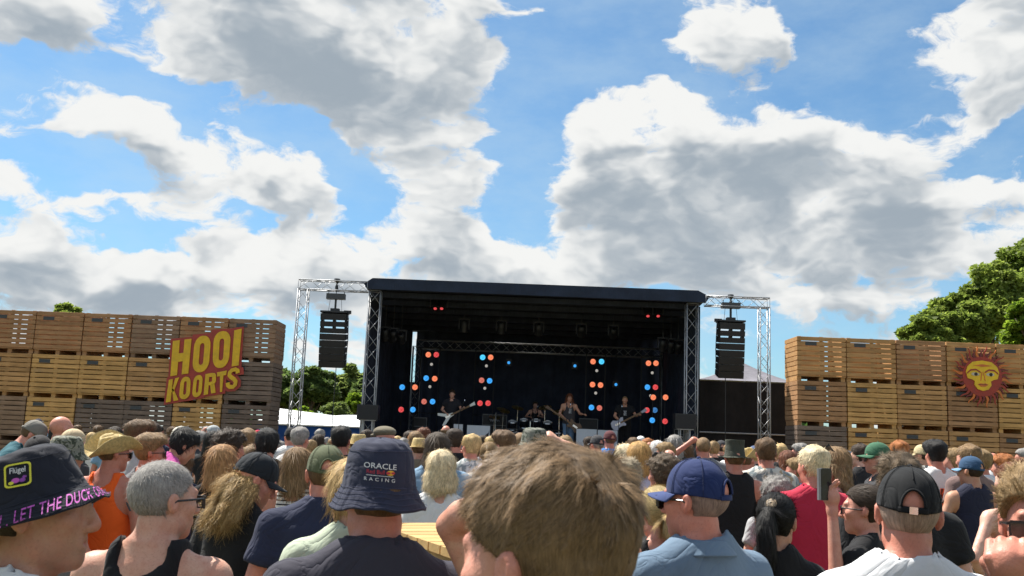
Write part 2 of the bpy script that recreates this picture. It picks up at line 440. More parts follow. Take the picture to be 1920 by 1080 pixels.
def crate_wall(x0, dirx, Y, cols, rows, side, leaks):
    """cols counted from the stage outwards; rows from the bottom"""
    for r in range(4):
        for c in range(cols):
            col = rows[r][c]
            x = x0 + dirx * (c + .5) * (CW + .019)
            nth = 'first from the stage' if c == 0 else ORD[c] + ' from the stage'
            crate(x, Y + CD / 2, r * CH, col, '%s potato crate, %s row, %s, in wall %s' % (TONE[id(col)], ROWN[r], nth, side),
                  'potato crates in the wall ' + side, (r, c) in leaks)
pl = at(520, 598, 28.0)
crate_wall(pl.x, -1, 28.0, 7, [[BROWN, BROWN, GREY, BROWN, MID, GREY, BROWN], [DGREY, GOLD, DGREY, DGREY, GOLD, GREY, GREY], [DGREY, GOLD, MID, GOLD, GOLD, MID, GOLD],
                               [GREY, BROWN, GREY, BROWN, BROWN, BROWN, BROWN]], 'under yellow lettered sign',
           {(1, 0), (1, 1), (3, 0), (3, 1), (3, 2), (3, 3), (3, 5), (1, 2)})
pr = at(1493, 627, 27.0)
crate_wall(pr.x, 1, 27.0, 6, [[MID, BROWN, BROWN, MID, BROWN, BROWN], [DGREY, GOLD, MID, MID, BROWN, MID], [BROWN, GOLD, MID, BROWN, GOLD, MID], [MID, MID, BROWN, MID, MID, MID]],
           'with the painted sun', {(3, 0), (3, 1), (2, 0)})
# ------------------------------------------------------------------ lettered sign on the left wall
def board_paint(name, col):
    return plain(name, col, 0.55, vary=0.14, scale=5, bumps=0.05)
M_YEL = board_paint('sign_yellow', (0.72, 0.44, 0.015)); M_RED = board_paint('sign_red', (0.36, 0.045, 0.03))
def bil(q, u, v):
    """unit cell to the cell's own corners (TL, TR, BR, BL), v up"""
    tl, tr, br, bl = q
    a = [bl[i] + (br[i] - bl[i]) * u for i in (0, 1)]; b = [tl[i] + (tr[i] - tl[i]) * u for i in (0, 1)]
    return (a[0] + (b[0] - a[0]) * v, a[1] + (b[1] - a[1]) * v)
def rrect(x0, y0, x1, y1, r, n=6):
    pts = []
    rx = min(r, (x1 - x0) / 2); ry = min(r * .62, (y1 - y0) / 2)
    for (cx, cy, a0) in ((x1 - rx, y1 - ry, 0), (x0 + rx, y1 - ry, 90), (x0 + rx, y0 + ry, 180), (x1 - rx, y0 + ry, 270)):
        for k in range(n):
            a = rad(a0 + 90 * k / (n - 1)); pts.append((cx + rx * math.cos(a), cy + ry * math.sin(a)))
    return pts
def stroke(path, w0, asp=1.0):
    """thick polyline as quads (unit cell); asp = cell height / width"""
    out = []; L = []; R = []
    for i, p in enumerate(path):
        a = path[max(i - 1, 0)]; b = path[min(i + 1, len(path) - 1)]
        tx, ty = (b[0] - a[0]), (b[1] - a[1]) * asp; l = math.hypot(tx, ty) or 1
        nx, ny = -ty / l * w0 / 2, tx / l * w0 / 2 / asp
        L.append((p[0] + nx, p[1] + ny)); R.append((p[0] - nx, p[1] - ny))
    return [[L[i], L[i + 1], R[i + 1], R[i]] for i in range(len(path) - 1)]
def rect(a, b, c, d): return [(a, b), (c, b), (c, d), (a, d)]
def ring(o, i): return [[o[k], o[(k + 1) % len(o)], i[(k + 1) % len(i)], i[k]] for k in range(len(o))]
GLYPH = {
    'H': [rect(0, 0, .37, 1), rect(.63, 0, 1, 1), rect(.37, .38, .63, .62)],
    'O': ring(rrect(0, 0, 1, 1, .46), rrect(.36, .2, .64, .8, .14)),
    'I': [rect(0, 0, 1, 1)],
    'K': [rect(0, 0, .38, 1), [(.38, .42), (.62, 1), (1, 1), (.55, .42)], [(.38, .62), (.55, .52), (1, 0), (.62, 0)]],
    'R': [rect(0, 0, .36, 1), rect(.36, .82, .62, 1), rect(.36, .42, .62, .58), [(.62, .82), (.62, 1), (.85, .97), (.98, .86), (.64, .80)], [(.64, .80), (.98, .86), (.98, .56), (.64, .60)],
          [(.64, .60), (.98, .56), (.86, .44), (.62, .42), (.62, .58)], [(.5, .42), (.86, .46), (1, 0), (.64, 0)]],
    'T': [rect(0, .79, 1, 1), rect(.30, 0, .70, .79)],
    'S': stroke([(.93, .70), (.88, .83), (.70, .89), (.40, .88), (.22, .79), (.20, .66), (.36, .56), (.62, .46), (.78, .35), (.76, .2), (.58, .11), (.30, .12), (.12, .2), (.08, .33)], .34, 1.9),
}
SIGN_Y = 27.93
def sgn(p): return at(300 + p[0] / 4.696, 600 + p[1] / 4.696, SIGN_Y)
LET = [('H', (115, 185), (278, 165), (250, 470), (92, 495)), ('O', (308, 148), (452, 130), (427, 452), (282, 468)), ('O', (476, 105), (628, 92), (602, 415), (462, 430)), ('I', (655, 92), (720, 76), (692, 400), (632, 410)),
       ('K', (80, 527), (170, 505), (162, 705), (52, 727)), ('O', (186, 505), (272, 494), (262, 690), (166, 704)), ('O', (300, 490), (380, 480), (364, 671), (281, 686)),
       ('R', (402, 476), (498, 460), (490, 640), (385, 661)), ('T', (503, 462), (588, 445), (560, 630), (516, 637)), ('S', (596, 425), (697, 408), (684, 607), (584, 616))]
sign = thing('lettered_sign', 'yellow lettered sign with red edge fixed on wall of potato crates', 'sign', sgn((400, 400)))
def extrude_quads(mb, polys, y0, y1):
    for pl_ in polys:
        n = len(pl_)
        area = sum(pl_[i].x * pl_[(i + 1) % n].z - pl_[(i + 1) % n].x * pl_[i].z for i in range(n))
        if area < 0: pl_ = pl_[::-1]
        mb.prism([(p.x, p.z) for p in pl_], y0, y1)
so = sign.location
bk = MB()
for i, (ch, *q) in enumerate(LET):
    cx = sum(p[0] for p in q) / 4; cy = sum(p[1] for p in q) / 4
    mgx, mgy = 22, 20
    e = [(q[0][0] - mgx, q[0][1] - mgy), (q[1][0] + mgx - 6, q[1][1] - mgy), (q[2][0] + mgx, q[2][1] + mgy - 4), (q[3][0] - mgx, q[3][1] + mgy)]
    polys = [[(0, 0), (1, 0), (1, 1), (0, 1)]]
    if ch == 'T': polys = [rect(0, .68, 1, 1), rect(.12, 0, .88, .68)]
    if ch == 'S': polys = stroke([(.90, .60), (.88, .80), (.70, .86), (.40, .86), (.24, .78), (.24, .66), (.36, .56), (.62, .46), (.74, .35), (.74, .22), (.58, .15), (.30, .15), (.14, .24), (.14, .36)], .56, 1.9)
    extrude_quads(bk, [[sgn(bil(e, u, v)) - so for (u, v) in p] for p in polys], 0.018 + i * .0012, 0.04)
bk.build('backing_board', M_RED, sign)
for i, (ch, *q) in enumerate(LET):
    mb = MB(); extrude_quads(mb, [[sgn(bil(q, u, v)) - so for (u, v) in p] for p in GLYPH[ch]], -0.016, 0.016)
    mb.build('letter', M_YEL, sign)

# ------------------------------------------------------------------ painted sun on the right wall
SUNP = at(1842, 706, 26.90); PXM = (at(1852, 706, 26.9) - SUNP).x / 10
em = thing('sun_emblem', 'red and yellow sun face with wavy rays hung on potato crates', 'sign', SUNP)
M_SR = board_paint('sun_red', (0.34, 0.040, 0.022)); M_SD = board_paint('sun_dark_red', (0.17, 0.022, 0.024)); M_SY = board_paint('sun_yellow', (0.80, 0.50, 0.02)); M_SO = board_paint('sun_orange', (0.62, 0.16, 0.03))
M_SK = board_paint('sun_black', (0.03, 0.02, 0.02)); M_SW = board_paint('sun_white', (0.55, 0.48, 0.36))
def disc(rx, rz, n=40, cx=0, cz=0): return [(cx + rx * math.cos(2 * math.pi * k / n), cz + rz * math.sin(2 * math.pi * k / n)) for k in range(n)]
def P(l): return [(x * PXM, z * PXM) for (x, z) in l]
MB().prism(P(disc(37, 37)), 0.0, 0.03).build('disc', M_SR, em)
for k in range(40):
    a = 2 * math.pi * k / 40; L = 58 if k % 2 else 52
    L_, R_ = [], []
    for s in range(8):
        t = s / 7; r = 36 + (L - 36) * t; w = 2.3 * (1 - t) ** .7 + .2; off = 2.2 * math.sin(t * 5.5)
        ca, sa = math.cos(a), math.sin(a)
        L_.append((r * ca - (off + w) * sa, r * sa + (off + w) * ca)); R_.append((r * ca - (off - w) * sa, r * sa + (off - w) * ca))
    mb = MB()
    for s in range(7): mb.prism(P([R_[s], R_[s + 1], L_[s + 1], L_[s]]), 0.005 + .002 * (k % 2), 0.028)
    mb.build('ray', (M_SD, M_SR, M_SD, M_SO)[k % 4], em)
face = [(-31, 8), (-28, 18), (-18, 27), (0, 30), (18, 27), (28, 18), (31, 8), (28, -4), (20, -6), (15, -9), (16, -16), (10, -24), (0, -27), (-10, -24), (-16, -16), (-15, -9), (-20, -6), (-28, -4)][::-1]
MB().prism(P(face[::-1]), -0.022, 0.0).build('face', M_SY, em)
for s in (-1, 1):
    e = MB().prism(P(disc(7.6, 3.3, 18, s * 14, 4)), -0.034, -0.02).build('eye', M_SW, em)
    MB().prism(P(disc(3.2, 3.2, 14, s * 14 + 1, 4)), -0.040, -0.03).build('pupil', M_SK, e)
    mb = MB()
    for (p, q) in zip([(s * 4, 9), (s * 12, 14), (s * 22, 13), (s * 29, 7)][:-1], [(s * 12, 14), (s * 22, 13), (s * 29, 7)]):
        pl_ = [p, q, (q[0], q[1] - 2.8), (p[0], p[1] - 2.8)]
        if s < 0: pl_ = pl_[::-1]
        mb.prism(P(pl_[::-1]), -0.032, -0.018)
    mb.build('brow', M_SR, em)
    MB().prism(P([(s * 2, 8), (s * 5, -8), (s * 3.2, -8), (s * .8, 8)][::s]), -0.031, -0.018).build('nose_line', M_SO, em)
MB().prism(P([(-18, 20), (0, 23), (18, 20), (0, 18)]), -0.030, -0.018).build('forehead_line', M_SO, em)
MB().prism(P([(-10, -15), (-4, -12.5), (0, -13.5), (4, -12.5), (10, -15), (4, -19), (-4, -19)][::-1]), -0.032, -0.018).build('lips', M_SO, em)
MB().prism(P([(-8, -15.6), (8, -15.6), (8, -14.9), (-8, -14.9)]), -0.036, -0.025).build('mouth', M_SK, em)

# ------------------------------------------------------------------ trusses
def truss_run(root, p0, p1, side, w, seg, rc=0.019, rb=0.008, mat=None):
    """box truss from p0 to p1: four chords and zigzag braces, all children of root"""
    mat = mat or M_ALU
    p0, p1 = Vector(p0), Vector(p1); ax = (p1 - p0); L = ax.length; ax.normalize()
    s = Vector(side); s = (s - ax * s.dot(ax)).normalized(); u = ax.cross(s)
    o = root.location
    for a in (-1, 1):
        for b in (-1, 1):
            off = (s * a + u * b) * w / 2
            MB().tube([p0 + off - o, p1 + off - o], rc, 8).build('chord', mat, root, smooth=True)
    n = max(2, round(L / seg)); st = L / n
    bl = math.hypot(st, w)
    me = MB().tube([(0, 0, 0), (0, 0, bl)], rb, 5).mesh('brace', mat, True)
    me2 = MB().tube([(0, 0, 0), (0, 0, w)], rb, 5).mesh('brace', mat, True)
    for (d1, d2, k0) in ((s, u, 0), (s, u * -1, 1), (u, s, 0), (u, s * -1, 1)):
        for i in range(n):
            sg = 1 if (i + k0) % 2 else -1
            A = p0 + ax * (i * st) + d2 * (w / 2) + d1 * (sg * w / 2); B = p0 + ax * ((i + 1) * st) + d2 * (w / 2) - d1 * (sg * w / 2)
            link('brace', me, root, A - o, (B - A).to_track_quat('Z', 'Y').to_euler())
        for e in (p0, p1):
            A = e + d2 * (w / 2) - d1 * (w / 2); link('brace', me2, root, A - o, d1.to_track_quat('Z', 'Y').to_euler())

SY = 29.0
def xat(px, py, Y): return at(px, py, Y).x
# speaker towers with a cantilever beam to the stage roof
def pa_tower(xo, xin, ztop, label, side):
    t = thing('speaker_tower', label, 'truss tower', (xo, SY, 0))
    w = 0.29
    sg = 1 if xin > xo else -1
    truss_run(t, (xo + sg * w / 2, SY, 0.03), (xo + sg * w / 2, SY, ztop - w), (1, 0, 0), w, 0.33)
    truss_run(t, (xo, SY, ztop - w / 2), (xin, SY, ztop - w / 2), (0, 0, 1), w, 0.33)
    MB().box((sg * w / 2, 0, 0.015), (0.8, 0.8, 0.028)).build('base_plate', M_ALU, t)
    return t
zl = at(565, 525, SY).z; zr = at(1439, 560, SY).z
pa_tower(xat(562, 525, SY), xat(690, 540, SY), zl, 'aluminium truss tower with beam beside the stage, trees behind it', 'l')
pa_tower(xat(1441, 560, SY), xat(1322, 556, SY), zr, 'aluminium truss tower with beam in front of grey tent', 'r')

def line_array(cx, z_top_beam, px_x, px_top, px_bot, label, flip):
    """hanging column of loudspeaker cabinets with hoist, frame and cable"""
    top = at(px_x, px_top, SY - .05); bot = at(px_x, px_bot, SY - .05)
    t = thing('hanging_loudspeakers', label, 'loudspeaker', (top.x, SY - .05, top.z))
    H = top.z - bot.z; n = 8; h = H / n; W = 0.76
    z = 0.0; y = 0.0; tilt = 0.0
    for i in range(n):
        tilt = [.11, .11, .11, .13, .15, .18, .21, .25][i]
        m = Matrix.Rotation(tilt, 3, 'X')
        gap = 0.045 if i in (1, 2) else 0.008
        mb = MB(); hh = h - gap
        # trapezoid cabinet: front higher than rear
        prof = [(-.27, -hh / 2), (.25, -hh / 2 * .8), (.25, hh / 2 * .8), (-.27, hh / 2)]
        vs = [Vector((sx * W / 2, yy, zz)) for sx in (-1, 1) for (yy, zz) in prof]
        c = Vector((0, y, z - h / 2 - gap / 2))
        mb.add([m @ p + c for p in vs], [(0, 1, 2, 3), (7, 6, 5, 4), (0, 4, 5, 1), (1, 5, 6, 2), (2, 6, 7, 3), (3, 7, 4, 0)])
        cab = mb.build('cabinet', M_BLACK, t)
        g = MB().box(c + m @ Vector((0, -.276, 0)), (W * .94, .012, hh * .86), m).build('grille', M_GRILLE, cab)
        if i in (1, 2):
            for sx in (-.36, 0.0, .36): MB().box(c + Vector((sx, 0, h / 2)), (.06, .3, gap + .02)).build('spacer', M_BLACK, cab)
        for sx in (-1, 1): MB().box(c + m @ Vector((sx * (W / 2 + .012), -.12, 0)), (.022, .05, hh * .8), m).build('rigging_link', M_BLACK, cab)
        z -= h * math.cos(tilt); y += h * math.sin(tilt) * .9
    MB().box((0, 0, .03), (W * 1.06, .5, .05)).box((flip * W * .5, 0, .055), (.22, .08, .10)).box((0, 0, .09), (.26, .2, .12)).build('flying_frame', M_BLACK, t)
    hb = MB().box((0, 0, .52), (.56, .22, .17)).build('chain_hoist', plain('hoist_grey', (.05, .055, .06), .5), t)
    for sx in (-.24, .24): MB().tube([(sx, 0, .60), (sx + .02, 0, .68), (sx - .04, 0, .69)], .012, 6).build('handle', M_BLACK, hb)
    for sx in (-.17, .17): MB().tube([(sx, 0, .44), (sx * 1.2, 0, .06)], .006, 5).build('sling', M_BLACK, t)
    MB().tube([(0, 0, .6), (0, 0, z_top_beam - top.z)], .012, 6).build('chain', M_BLACK, t)
    MB().tube([(0, 0, .14), (0, 0, .44)], .035, 6).build('shackle', M_BLACK, t)
    hz = z_top_beam - top.z
    MB().lathe([(.015, hz - .32), (.05, hz - .25), (.05, hz - .16), (.02, hz - .1), (.06, hz - .04), (.10, hz + .03), (.09, hz + .07)], 10, cap=True).build('hook', M_BLACK, t)
    MB().tube([(flip * W * .53, .1, -.1), (flip * W * .56, .12, -H * .5), (flip * W * .52, .2, -H * .9), (flip * .1, .25, -H * 1.02), (flip * .08, .3, -top.z + .1)], .012, 6).build('cable', M_BLACK, t)
    return t
line_array(0, zl, 628, 588, 687, 'black column of hanging loudspeakers over the blue tent', 1)
line_array(0, zr, 1370, 605, 707, 'black column of hanging loudspeakers over the grey tent roof', -1)

# ------------------------------------------------------------------ the stage
XL, XR = xat(684, 540, SY), xat(1326, 560, SY)
ZT, ZB = at(690, 522, SY).z, at(700, 543, SY).z
DECK = 1.45; SB = 37.6
stage = thing('stage', 'black covered festival stage with navy roof edge and dark drapes', 'stage', ((XL + XR) / 2, SY, 0))
so = stage.location
def spart(mb, name, mat, **kw):
    mb.v = [(p[0] - so.x, p[1] - so.y, p[2]) for p in mb.v]; return mb.build(name, mat, stage, **kw)
spart(MB().prism([(XL - .02, ZB + .16), (XL + .24, ZT), (XR - .30, ZT), (XR + .06, ZB + .16), (XR - .06, ZB - .02), (XL + .08, ZB)][::-1], SY - .12, SY + .02), 'roof_edge', M_TARP)
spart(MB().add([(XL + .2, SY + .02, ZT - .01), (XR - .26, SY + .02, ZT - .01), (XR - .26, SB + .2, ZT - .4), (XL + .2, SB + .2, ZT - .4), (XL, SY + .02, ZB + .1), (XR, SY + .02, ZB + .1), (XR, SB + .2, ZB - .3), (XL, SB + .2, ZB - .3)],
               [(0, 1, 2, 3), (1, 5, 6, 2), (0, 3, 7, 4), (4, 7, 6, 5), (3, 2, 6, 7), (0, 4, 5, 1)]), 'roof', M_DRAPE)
for i in range(6):
    yy = SY + .7 + i * 1.35
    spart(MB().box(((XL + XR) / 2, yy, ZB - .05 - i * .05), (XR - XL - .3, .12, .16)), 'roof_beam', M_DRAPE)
def curtain(x0, y0, x1, y1, z0, z1, amp=.05, per=.45):
    L = math.hypot(x1 - x0, y1 - y0); n = max(4, int(L / .09)); tx, ty = (x1 - x0) / L, (y1 - y0) / L
    vs = []; fs = []
    for i in range(n + 1):
        t = L * i / n; o = amp * math.sin(t / per * 6.283 + 1.3 * math.sin(t * 1.7))
        for z, k in ((z0, 1.0), ((z0 + z1) / 2, .85), (z1, .5)):
            for th in (0, .02): vs.append((x0 + tx * t - ty * (o * k + th), y0 + ty * t + tx * (o * k + th), z))
    for i in range(n):
        for k in range(2):
            a = i * 6 + k * 2; fs.append((a, a + 6, a + 8, a + 2)); fs.append((a + 1, a + 3, a + 9, a + 7))
    return MB().add(vs, fs)
XLi, XRi = XL + .12, XR - .16
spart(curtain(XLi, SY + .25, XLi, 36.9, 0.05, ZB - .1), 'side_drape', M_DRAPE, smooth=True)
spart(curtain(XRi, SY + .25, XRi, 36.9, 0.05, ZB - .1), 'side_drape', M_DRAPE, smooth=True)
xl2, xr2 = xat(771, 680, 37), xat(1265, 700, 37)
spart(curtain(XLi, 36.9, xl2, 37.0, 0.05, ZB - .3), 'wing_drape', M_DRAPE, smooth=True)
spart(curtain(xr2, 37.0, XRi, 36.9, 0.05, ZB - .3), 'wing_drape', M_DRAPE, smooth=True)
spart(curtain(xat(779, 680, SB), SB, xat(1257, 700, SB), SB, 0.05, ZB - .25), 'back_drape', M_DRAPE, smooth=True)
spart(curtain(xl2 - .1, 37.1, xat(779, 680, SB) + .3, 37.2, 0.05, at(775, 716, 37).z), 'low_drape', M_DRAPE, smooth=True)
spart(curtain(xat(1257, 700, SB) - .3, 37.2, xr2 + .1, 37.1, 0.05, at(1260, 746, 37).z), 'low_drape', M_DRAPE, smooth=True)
spart(MB().box(((XL + XR) / 2, (SY + .5 + SB - .1) / 2, DECK - .06), (XR - XL - .5, SB - SY - .6, .12)), 'deck', plain('stage_ply', (.03, .028, .026), .6))
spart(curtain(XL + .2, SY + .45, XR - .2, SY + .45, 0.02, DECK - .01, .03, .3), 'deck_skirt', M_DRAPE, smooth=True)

def tower(px_t, py_t, px_b, label, Y, w, z1, seg=.42, z0=0.05):
    x = xat(px_t, py_t, Y); t = thing('stage_tower', label, 'truss tower', (x, Y, 0)); truss_run(t, (x, Y, z0), (x, Y, z1), (1, 0, 0), w, seg); return t
tower(704, 560, 0, 'tall truss tower at the corner of stage next to blue tent', SY + .2, .34, ZB - .02)
tower(1297, 580, 0, 'tall truss tower at the corner of stage next to grey tent', SY + .2, .34, ZB - .04)
XIL, XIR = xat(786, 650, 36.3), xat(1240, 660, 36.3)
rt = thing('lighting_truss', 'long horizontal truss across the back of the stage', 'truss', ((XIL + XIR) / 2, 36.3, at(1000, 655, 36.3).z))
truss_run(rt, (XIL - .1, 36.3, at(790, 646, 36.3).z), (XIR, 36.3, at(790, 646, 36.3).z), (0, 0, 1), .33, .36)
tower(783, 640, 0, 'truss leg carrying the back truss, behind the white guitar player', 36.3, .3, at(790, 650, 36.3).z, z0=DECK)
tower(1248, 660, 0, 'truss leg carrying the back truss behind the short-haired guitarist', 36.3, .3, at(790, 650, 36.3).z, z0=DECK)

# stage lamps: shallow black cans with a glowing lens
def emis(name, col, s):
    m = bpy.data.materials.new(name); m.use_nodes = True; nt = m.node_tree; nt.nodes.clear()
    e = nt.nodes.new('ShaderNodeEmission'); e.inputs[1].default_value = s
    oc = objcoord(nt)
    w = nt.nodes.new('ShaderNodeTexVoronoi'); w.inputs['Scale'].default_value = 26.0; nt.links.new(oc, w.inputs['Vector'])
    c = mixrgb(nt, X(nt, w.outputs['Distance']).smooth(0.1, 0.7), tuple(min(1, x * 1.25 + .1) for x in col), tuple(x * .7 for x in col))
    nt.links.new(c, e.inputs[0])
    o = nt.nodes.new('ShaderNodeOutputMaterial'); nt.links.new(e.outputs[0], o.inputs[0]); return m
LENS = {'o': emis('lamp_orange', (.95, .20, .08), .72), 'r': emis('lamp_red', (.72, .045, .05), .62), 'b': emis('lamp_blue', (.02, .33, .95), .7), 'p': emis('lamp_pink', (.80, .18, .13), .5),
        'c': emis('lamp_cyan', (.04, .50, .95), .8), 'w': emis('lamp_small_white', (.5, .47, .42), .5), 'd': emis('lamp_dim_blue', (.02, .16, .42), .6)}
ME_CAN = MB().lathe([(.03, .2), (.10, .19), (.14, .08), (.155, 0.0), (.135, 0.0), (.13, .02)], 20).mesh('lamp_housing', M_BLACK, True)
ME_LENS = {k: MB().lathe([(.001, .0), (.07, .002), (.128, .015)], 20).mesh('lens', m, True) for k, m in LENS.items()}
ROT_F = (rad(-90), 0, 0)      # +z of the can points away from the audience
def lamp(root, px, py, Y, kind, s=1.0):
    p = at(px, py, Y); can = link('lamp_housing', ME_CAN, root, p - root.location, ROT_F, (s, s, s)); link('lens', ME_LENS[kind], can); return can
COLS = [('by the white guitar player', [(803, 665, 'o'), (818, 665, 'r'), (799, 709, 'b'), (815, 710, 'o'), (795, 753, 'p'), (811, 753, 'b')], [(809, 683), (806, 725)]),
        ('between white guitar player and drums', [(905, 670, 'c'), (920, 670, 'o'), (903, 713, 'p'), (918, 714, 'b'), (900, 756, 'r'), (915, 756, 'r')], [(912, 686), (909, 728)]),
        ('between singer and short-haired guitarist', [(1112, 678, 'o'), (1128, 678, 'c'), (1111, 721, 'o'), (1126, 722, 'o'), (1109, 764, 'b'), (1124, 765, 'p')], [(1119, 695), (1117, 737)]),
        ('behind short-haired guitarist', [(1216, 681, 'o'), (1230, 681, 'o'), (1214, 726, 'b'), (1229, 726, 'r'), (1213, 769, 'r'), (1228, 769, 'd')], [(1223, 699), (1220, 742)])]
for (w, ls, sm) in COLS:
    cx = sum(l[0] for l in ls) / 6; top = at(cx, min(l[1] for l in ls) - 14, 36.0); low = at(cx, max(l[1] for l in ls) + 14, 36.0)
    t = thing('lamp_column', 'upright black frame of coloured stage lamps ' + w, 'stage lights', (top.x, 36.0, DECK))
    zc = top.z - DECK
    for sx in (-.36, .36): MB().tube([(sx, .12, 0), (sx, .12, zc)], .02, 6).build('upright', M_BLACK, t)
    for zz in (0.02, zc * .33, zc * .66, zc): MB().tube([(-.36, .12, zz), (.36, .12, zz)], .018, 6).build('crossbar', M_BLACK, t)
    for l in ls: lamp(t, l[0], l[1], 36.0, l[2], .80)
    for l in sm: lamp(t, l[0], l[1], 36.0, 'w', .42)
for i, (px, py, k, w) in enumerate([(754, 726, 'b', 'upper blue stage lamp on post beside white guitar player'), (778, 726, 'o', 'upper orange stage lamp on post beside white guitar player'),
                                    (752, 768, 'r', 'lower red stage lamp on post beside white guitar player'), (774, 768, 'b', 'lower blue stage lamp on post beside white guitar player'),
                                    (1225, 745, 'o', 'orange stage lamp on inner side of post by short-haired guitarist'), (1248, 745, 'o', 'orange stage lamp on outer side of post by short-haired guitarist'),
                                    (1223, 788, 'b', 'lower blue stage lamp on post by short-haired guitarist'), (1247, 790, 'r', 'lower red stage lamp on post by short-haired guitarist')]):
    p = at(px, py, 33.0); t = thing('stage_lamp', w, 'stage light', p)
    lamp(t, px, py, 33.0, k, .74)
    MB().tube([(0, .12, 0), (0, .14, -p.z + DECK)], .016, 6).build('stand', M_BLACK, t)
for (px, py, w) in [(954, 680, 'small bright blue lamp hanging under back truss over the drums'), (1078, 686, 'small blue lamp hanging under back truss over the singer'), (1155, 721, 'small blue lamp low over the short-haired guitarist')]:
    p = at(px, py, 35.5); t = thing('hanging_lamp', w, 'stage light', p); lamp(t, px, py, 35.5, 'b', .42)
    MB().tube([(0, .1, 0), (0, .1, 5.3 - p.z)], .012, 5).build('hanger', M_BLACK, t)
    MB().box((0, .2, .02), (.2, .2, .24)).build('body', M_BLACK, t)
# dark moving spot lights in clusters under the roof
def spot_body(root, p, tilt, k=None):
    m = Matrix.Rotation(tilt, 3, 'X')
    b = MB().lathe([(.05, .22), (.11, .2), (.13, .02), (.12, -.16), (.135, -.2), (.12, -.2)], 14, p, m).build('spot_body', M_BLACK, root, smooth=True)
    MB().box(Vector(p) + Vector((-.17, 0, .08)), (.03, .1, .34)).box(Vector(p) + Vector((.17, 0, .08)), (.03, .1, .34)).box(Vector(p) + Vector((0, 0, .25)), (.37, .1, .04)).build('yoke', M_BLACK, root)
    MB().tube([Vector(p) + Vector((0, 0, .25)), Vector(p) + Vector((0, 0, .42))], .022, 6).build('clamp', M_BLACK, root)
    if k: link('lens', ME_LENS[k], b, Vector(p) + m @ Vector((0, 0, -.19)), Matrix.Rotation(tilt + math.pi, 3, 'X').to_euler(), (.42, .42, .42))
for (pts, w) in [([(722, 628), (737, 630), (752, 634)], 'next to blue tent'), ([(1243, 648), (1258, 650), (1272, 652)], 'next to grey tent')]:
    for j, (px, py) in enumerate(pts):
        p = at(px, py, 31.6); t = thing('spot_light', '%s black spotlight under the stage roof %s' % (['outermost', 'middle', 'innermost'][j if 'blue' in w else 2 - j], w), 'stage light', p)
        spot_body(t, (0, 0, 0), rad(35 + j * 12))
        MB().tube([(0, 0, .4), (0, 0, ZB - .1 - p.z)], .014, 5).build('pipe', M_BLACK, t)
for j, (px, py, w) in enumerate([(817, 571, 'blue'), (829, 571, 'blue'), (1214, 585, 'grey'), (1233, 585, 'grey')]):
    p = at(px, py, 30.6); t = thing('roof_lamp', 'red lit lamp up in the stage roof, %s one near the %s tent' % ('outer' if j in (0, 3) else 'inner', w), 'stage light', p)
    spot_body(t, (0, 0, 0), rad(-40), 'r'); MB().tube([(0, 0, .4), (0, 0, .55)], .014, 5).build('pipe', M_BLACK, t)
for j, px in enumerate([870, 940, 1010, 1090, 1150]):
    p = at(px, 612 + j * 3, 32.5); t = thing('spot_light', 'dark unlit spotlight in stage roof, %s from the blue tent' % ORD[j].replace('leftmost', 'first'), 'stage light', p)
    spot_body(t, (0, 0, 0), rad(20 + 9 * j)); MB().tube([(0, 0, .4), (0, 0, .75)], .014, 5).build('pipe', M_BLACK, t)

# side fill boxes and stands at the stage front corners
for (px, py, w) in [(690, 789, 'stage corner next to blue tent'), (1283, 806, 'stage corner next to grey tent')]:
    p = at(px, py, SY - .1); t = thing('side_loudspeaker', 'black box loudspeaker on truss stub at ' + w, 'loudspeaker', (p.x, SY - .1, p.z))
    MB().box((0, 0, .25), (.62, .5, .44)).build('cabinet', M_BLACK, t); MB().box((0, -.256, .25), (.56, .01, .38)).build('grille', M_GRILLE, t)
    MB().box((0, 0, .012), (.5, .4, .024)).build('plate', M_ALU, t)
    for sx in (-.14, .14):
        for sy in (-.14, .14): MB().tube([(sx, sy, 0), (sx, sy, -p.z + .02)], .02, 6).build('leg', M_ALU, t)

# ------------------------------------------------------------------ back line
M_SCREEN = plain('white_cabinet_front', (.55, .58, .62), .6, vary=.05)
M_CLAW = plain('black_print', (.012, .012, .012), .6)
for j, (x0, x1, y0, w) in enumerate([(851, 868, 795, 'narrow white panel behind white guitar player'), (876, 919, 797, 'wide white panel with black claw mark before the amplifier'), (1081, 1119, 804, 'white panel with black claw mark beside the singer'), (1121, 1158, 806, 'white panel with black claw mark before short-haired guitarist')]):
    a = at(x0, y0, 30.4); b = at(x1, y0, 30.4); W = b.x - a.x; H = a.z - DECK
    t = thing('claw_screen', w, 'screen', ((a.x + b.x) / 2, 30.4, DECK))
    MB().box((0, .02, H / 2), (W, .04, H)).build('board', M_SCREEN, t); MB().box((0, .2, .1), (W * .8, .35, .2)).build('foot', M_BLACK, t)
    mb = MB(); s = .42; cx, cz = (W * .18, H - .42) if j else (0.02, H - .42)
    for k, pl_ in enumerate([[(-.28, -.42), (-.22, -.42), (.02, .02), (-.06, -.02)], [(-.06, -.04), (.16, .1), (.22, .28), (.05, .12)], [(.02, -.14), (.09, -.1), (.12, .16), (.06, .02)], [(.16, .1), (.2, .12), (.34, .36), (.28, .34)]]):
        q = [(cx + x * .95, cz + z * .8) for (x, z) in pl_]
        q = [(min(max(x, -W / 2 + .02), W / 2 - .02), min(max(z, .03), H - .03)) for (x, z) in q]
        mb.prism(q, -.006 - .001 * k, -.001)
    mb.build('claw_mark', M_CLAW, t)
M_AMP = plain('amp_vinyl', (.016, .016, .018), .55); M_PIPE = plain('amp_piping', (.16, .17, .17), .5)
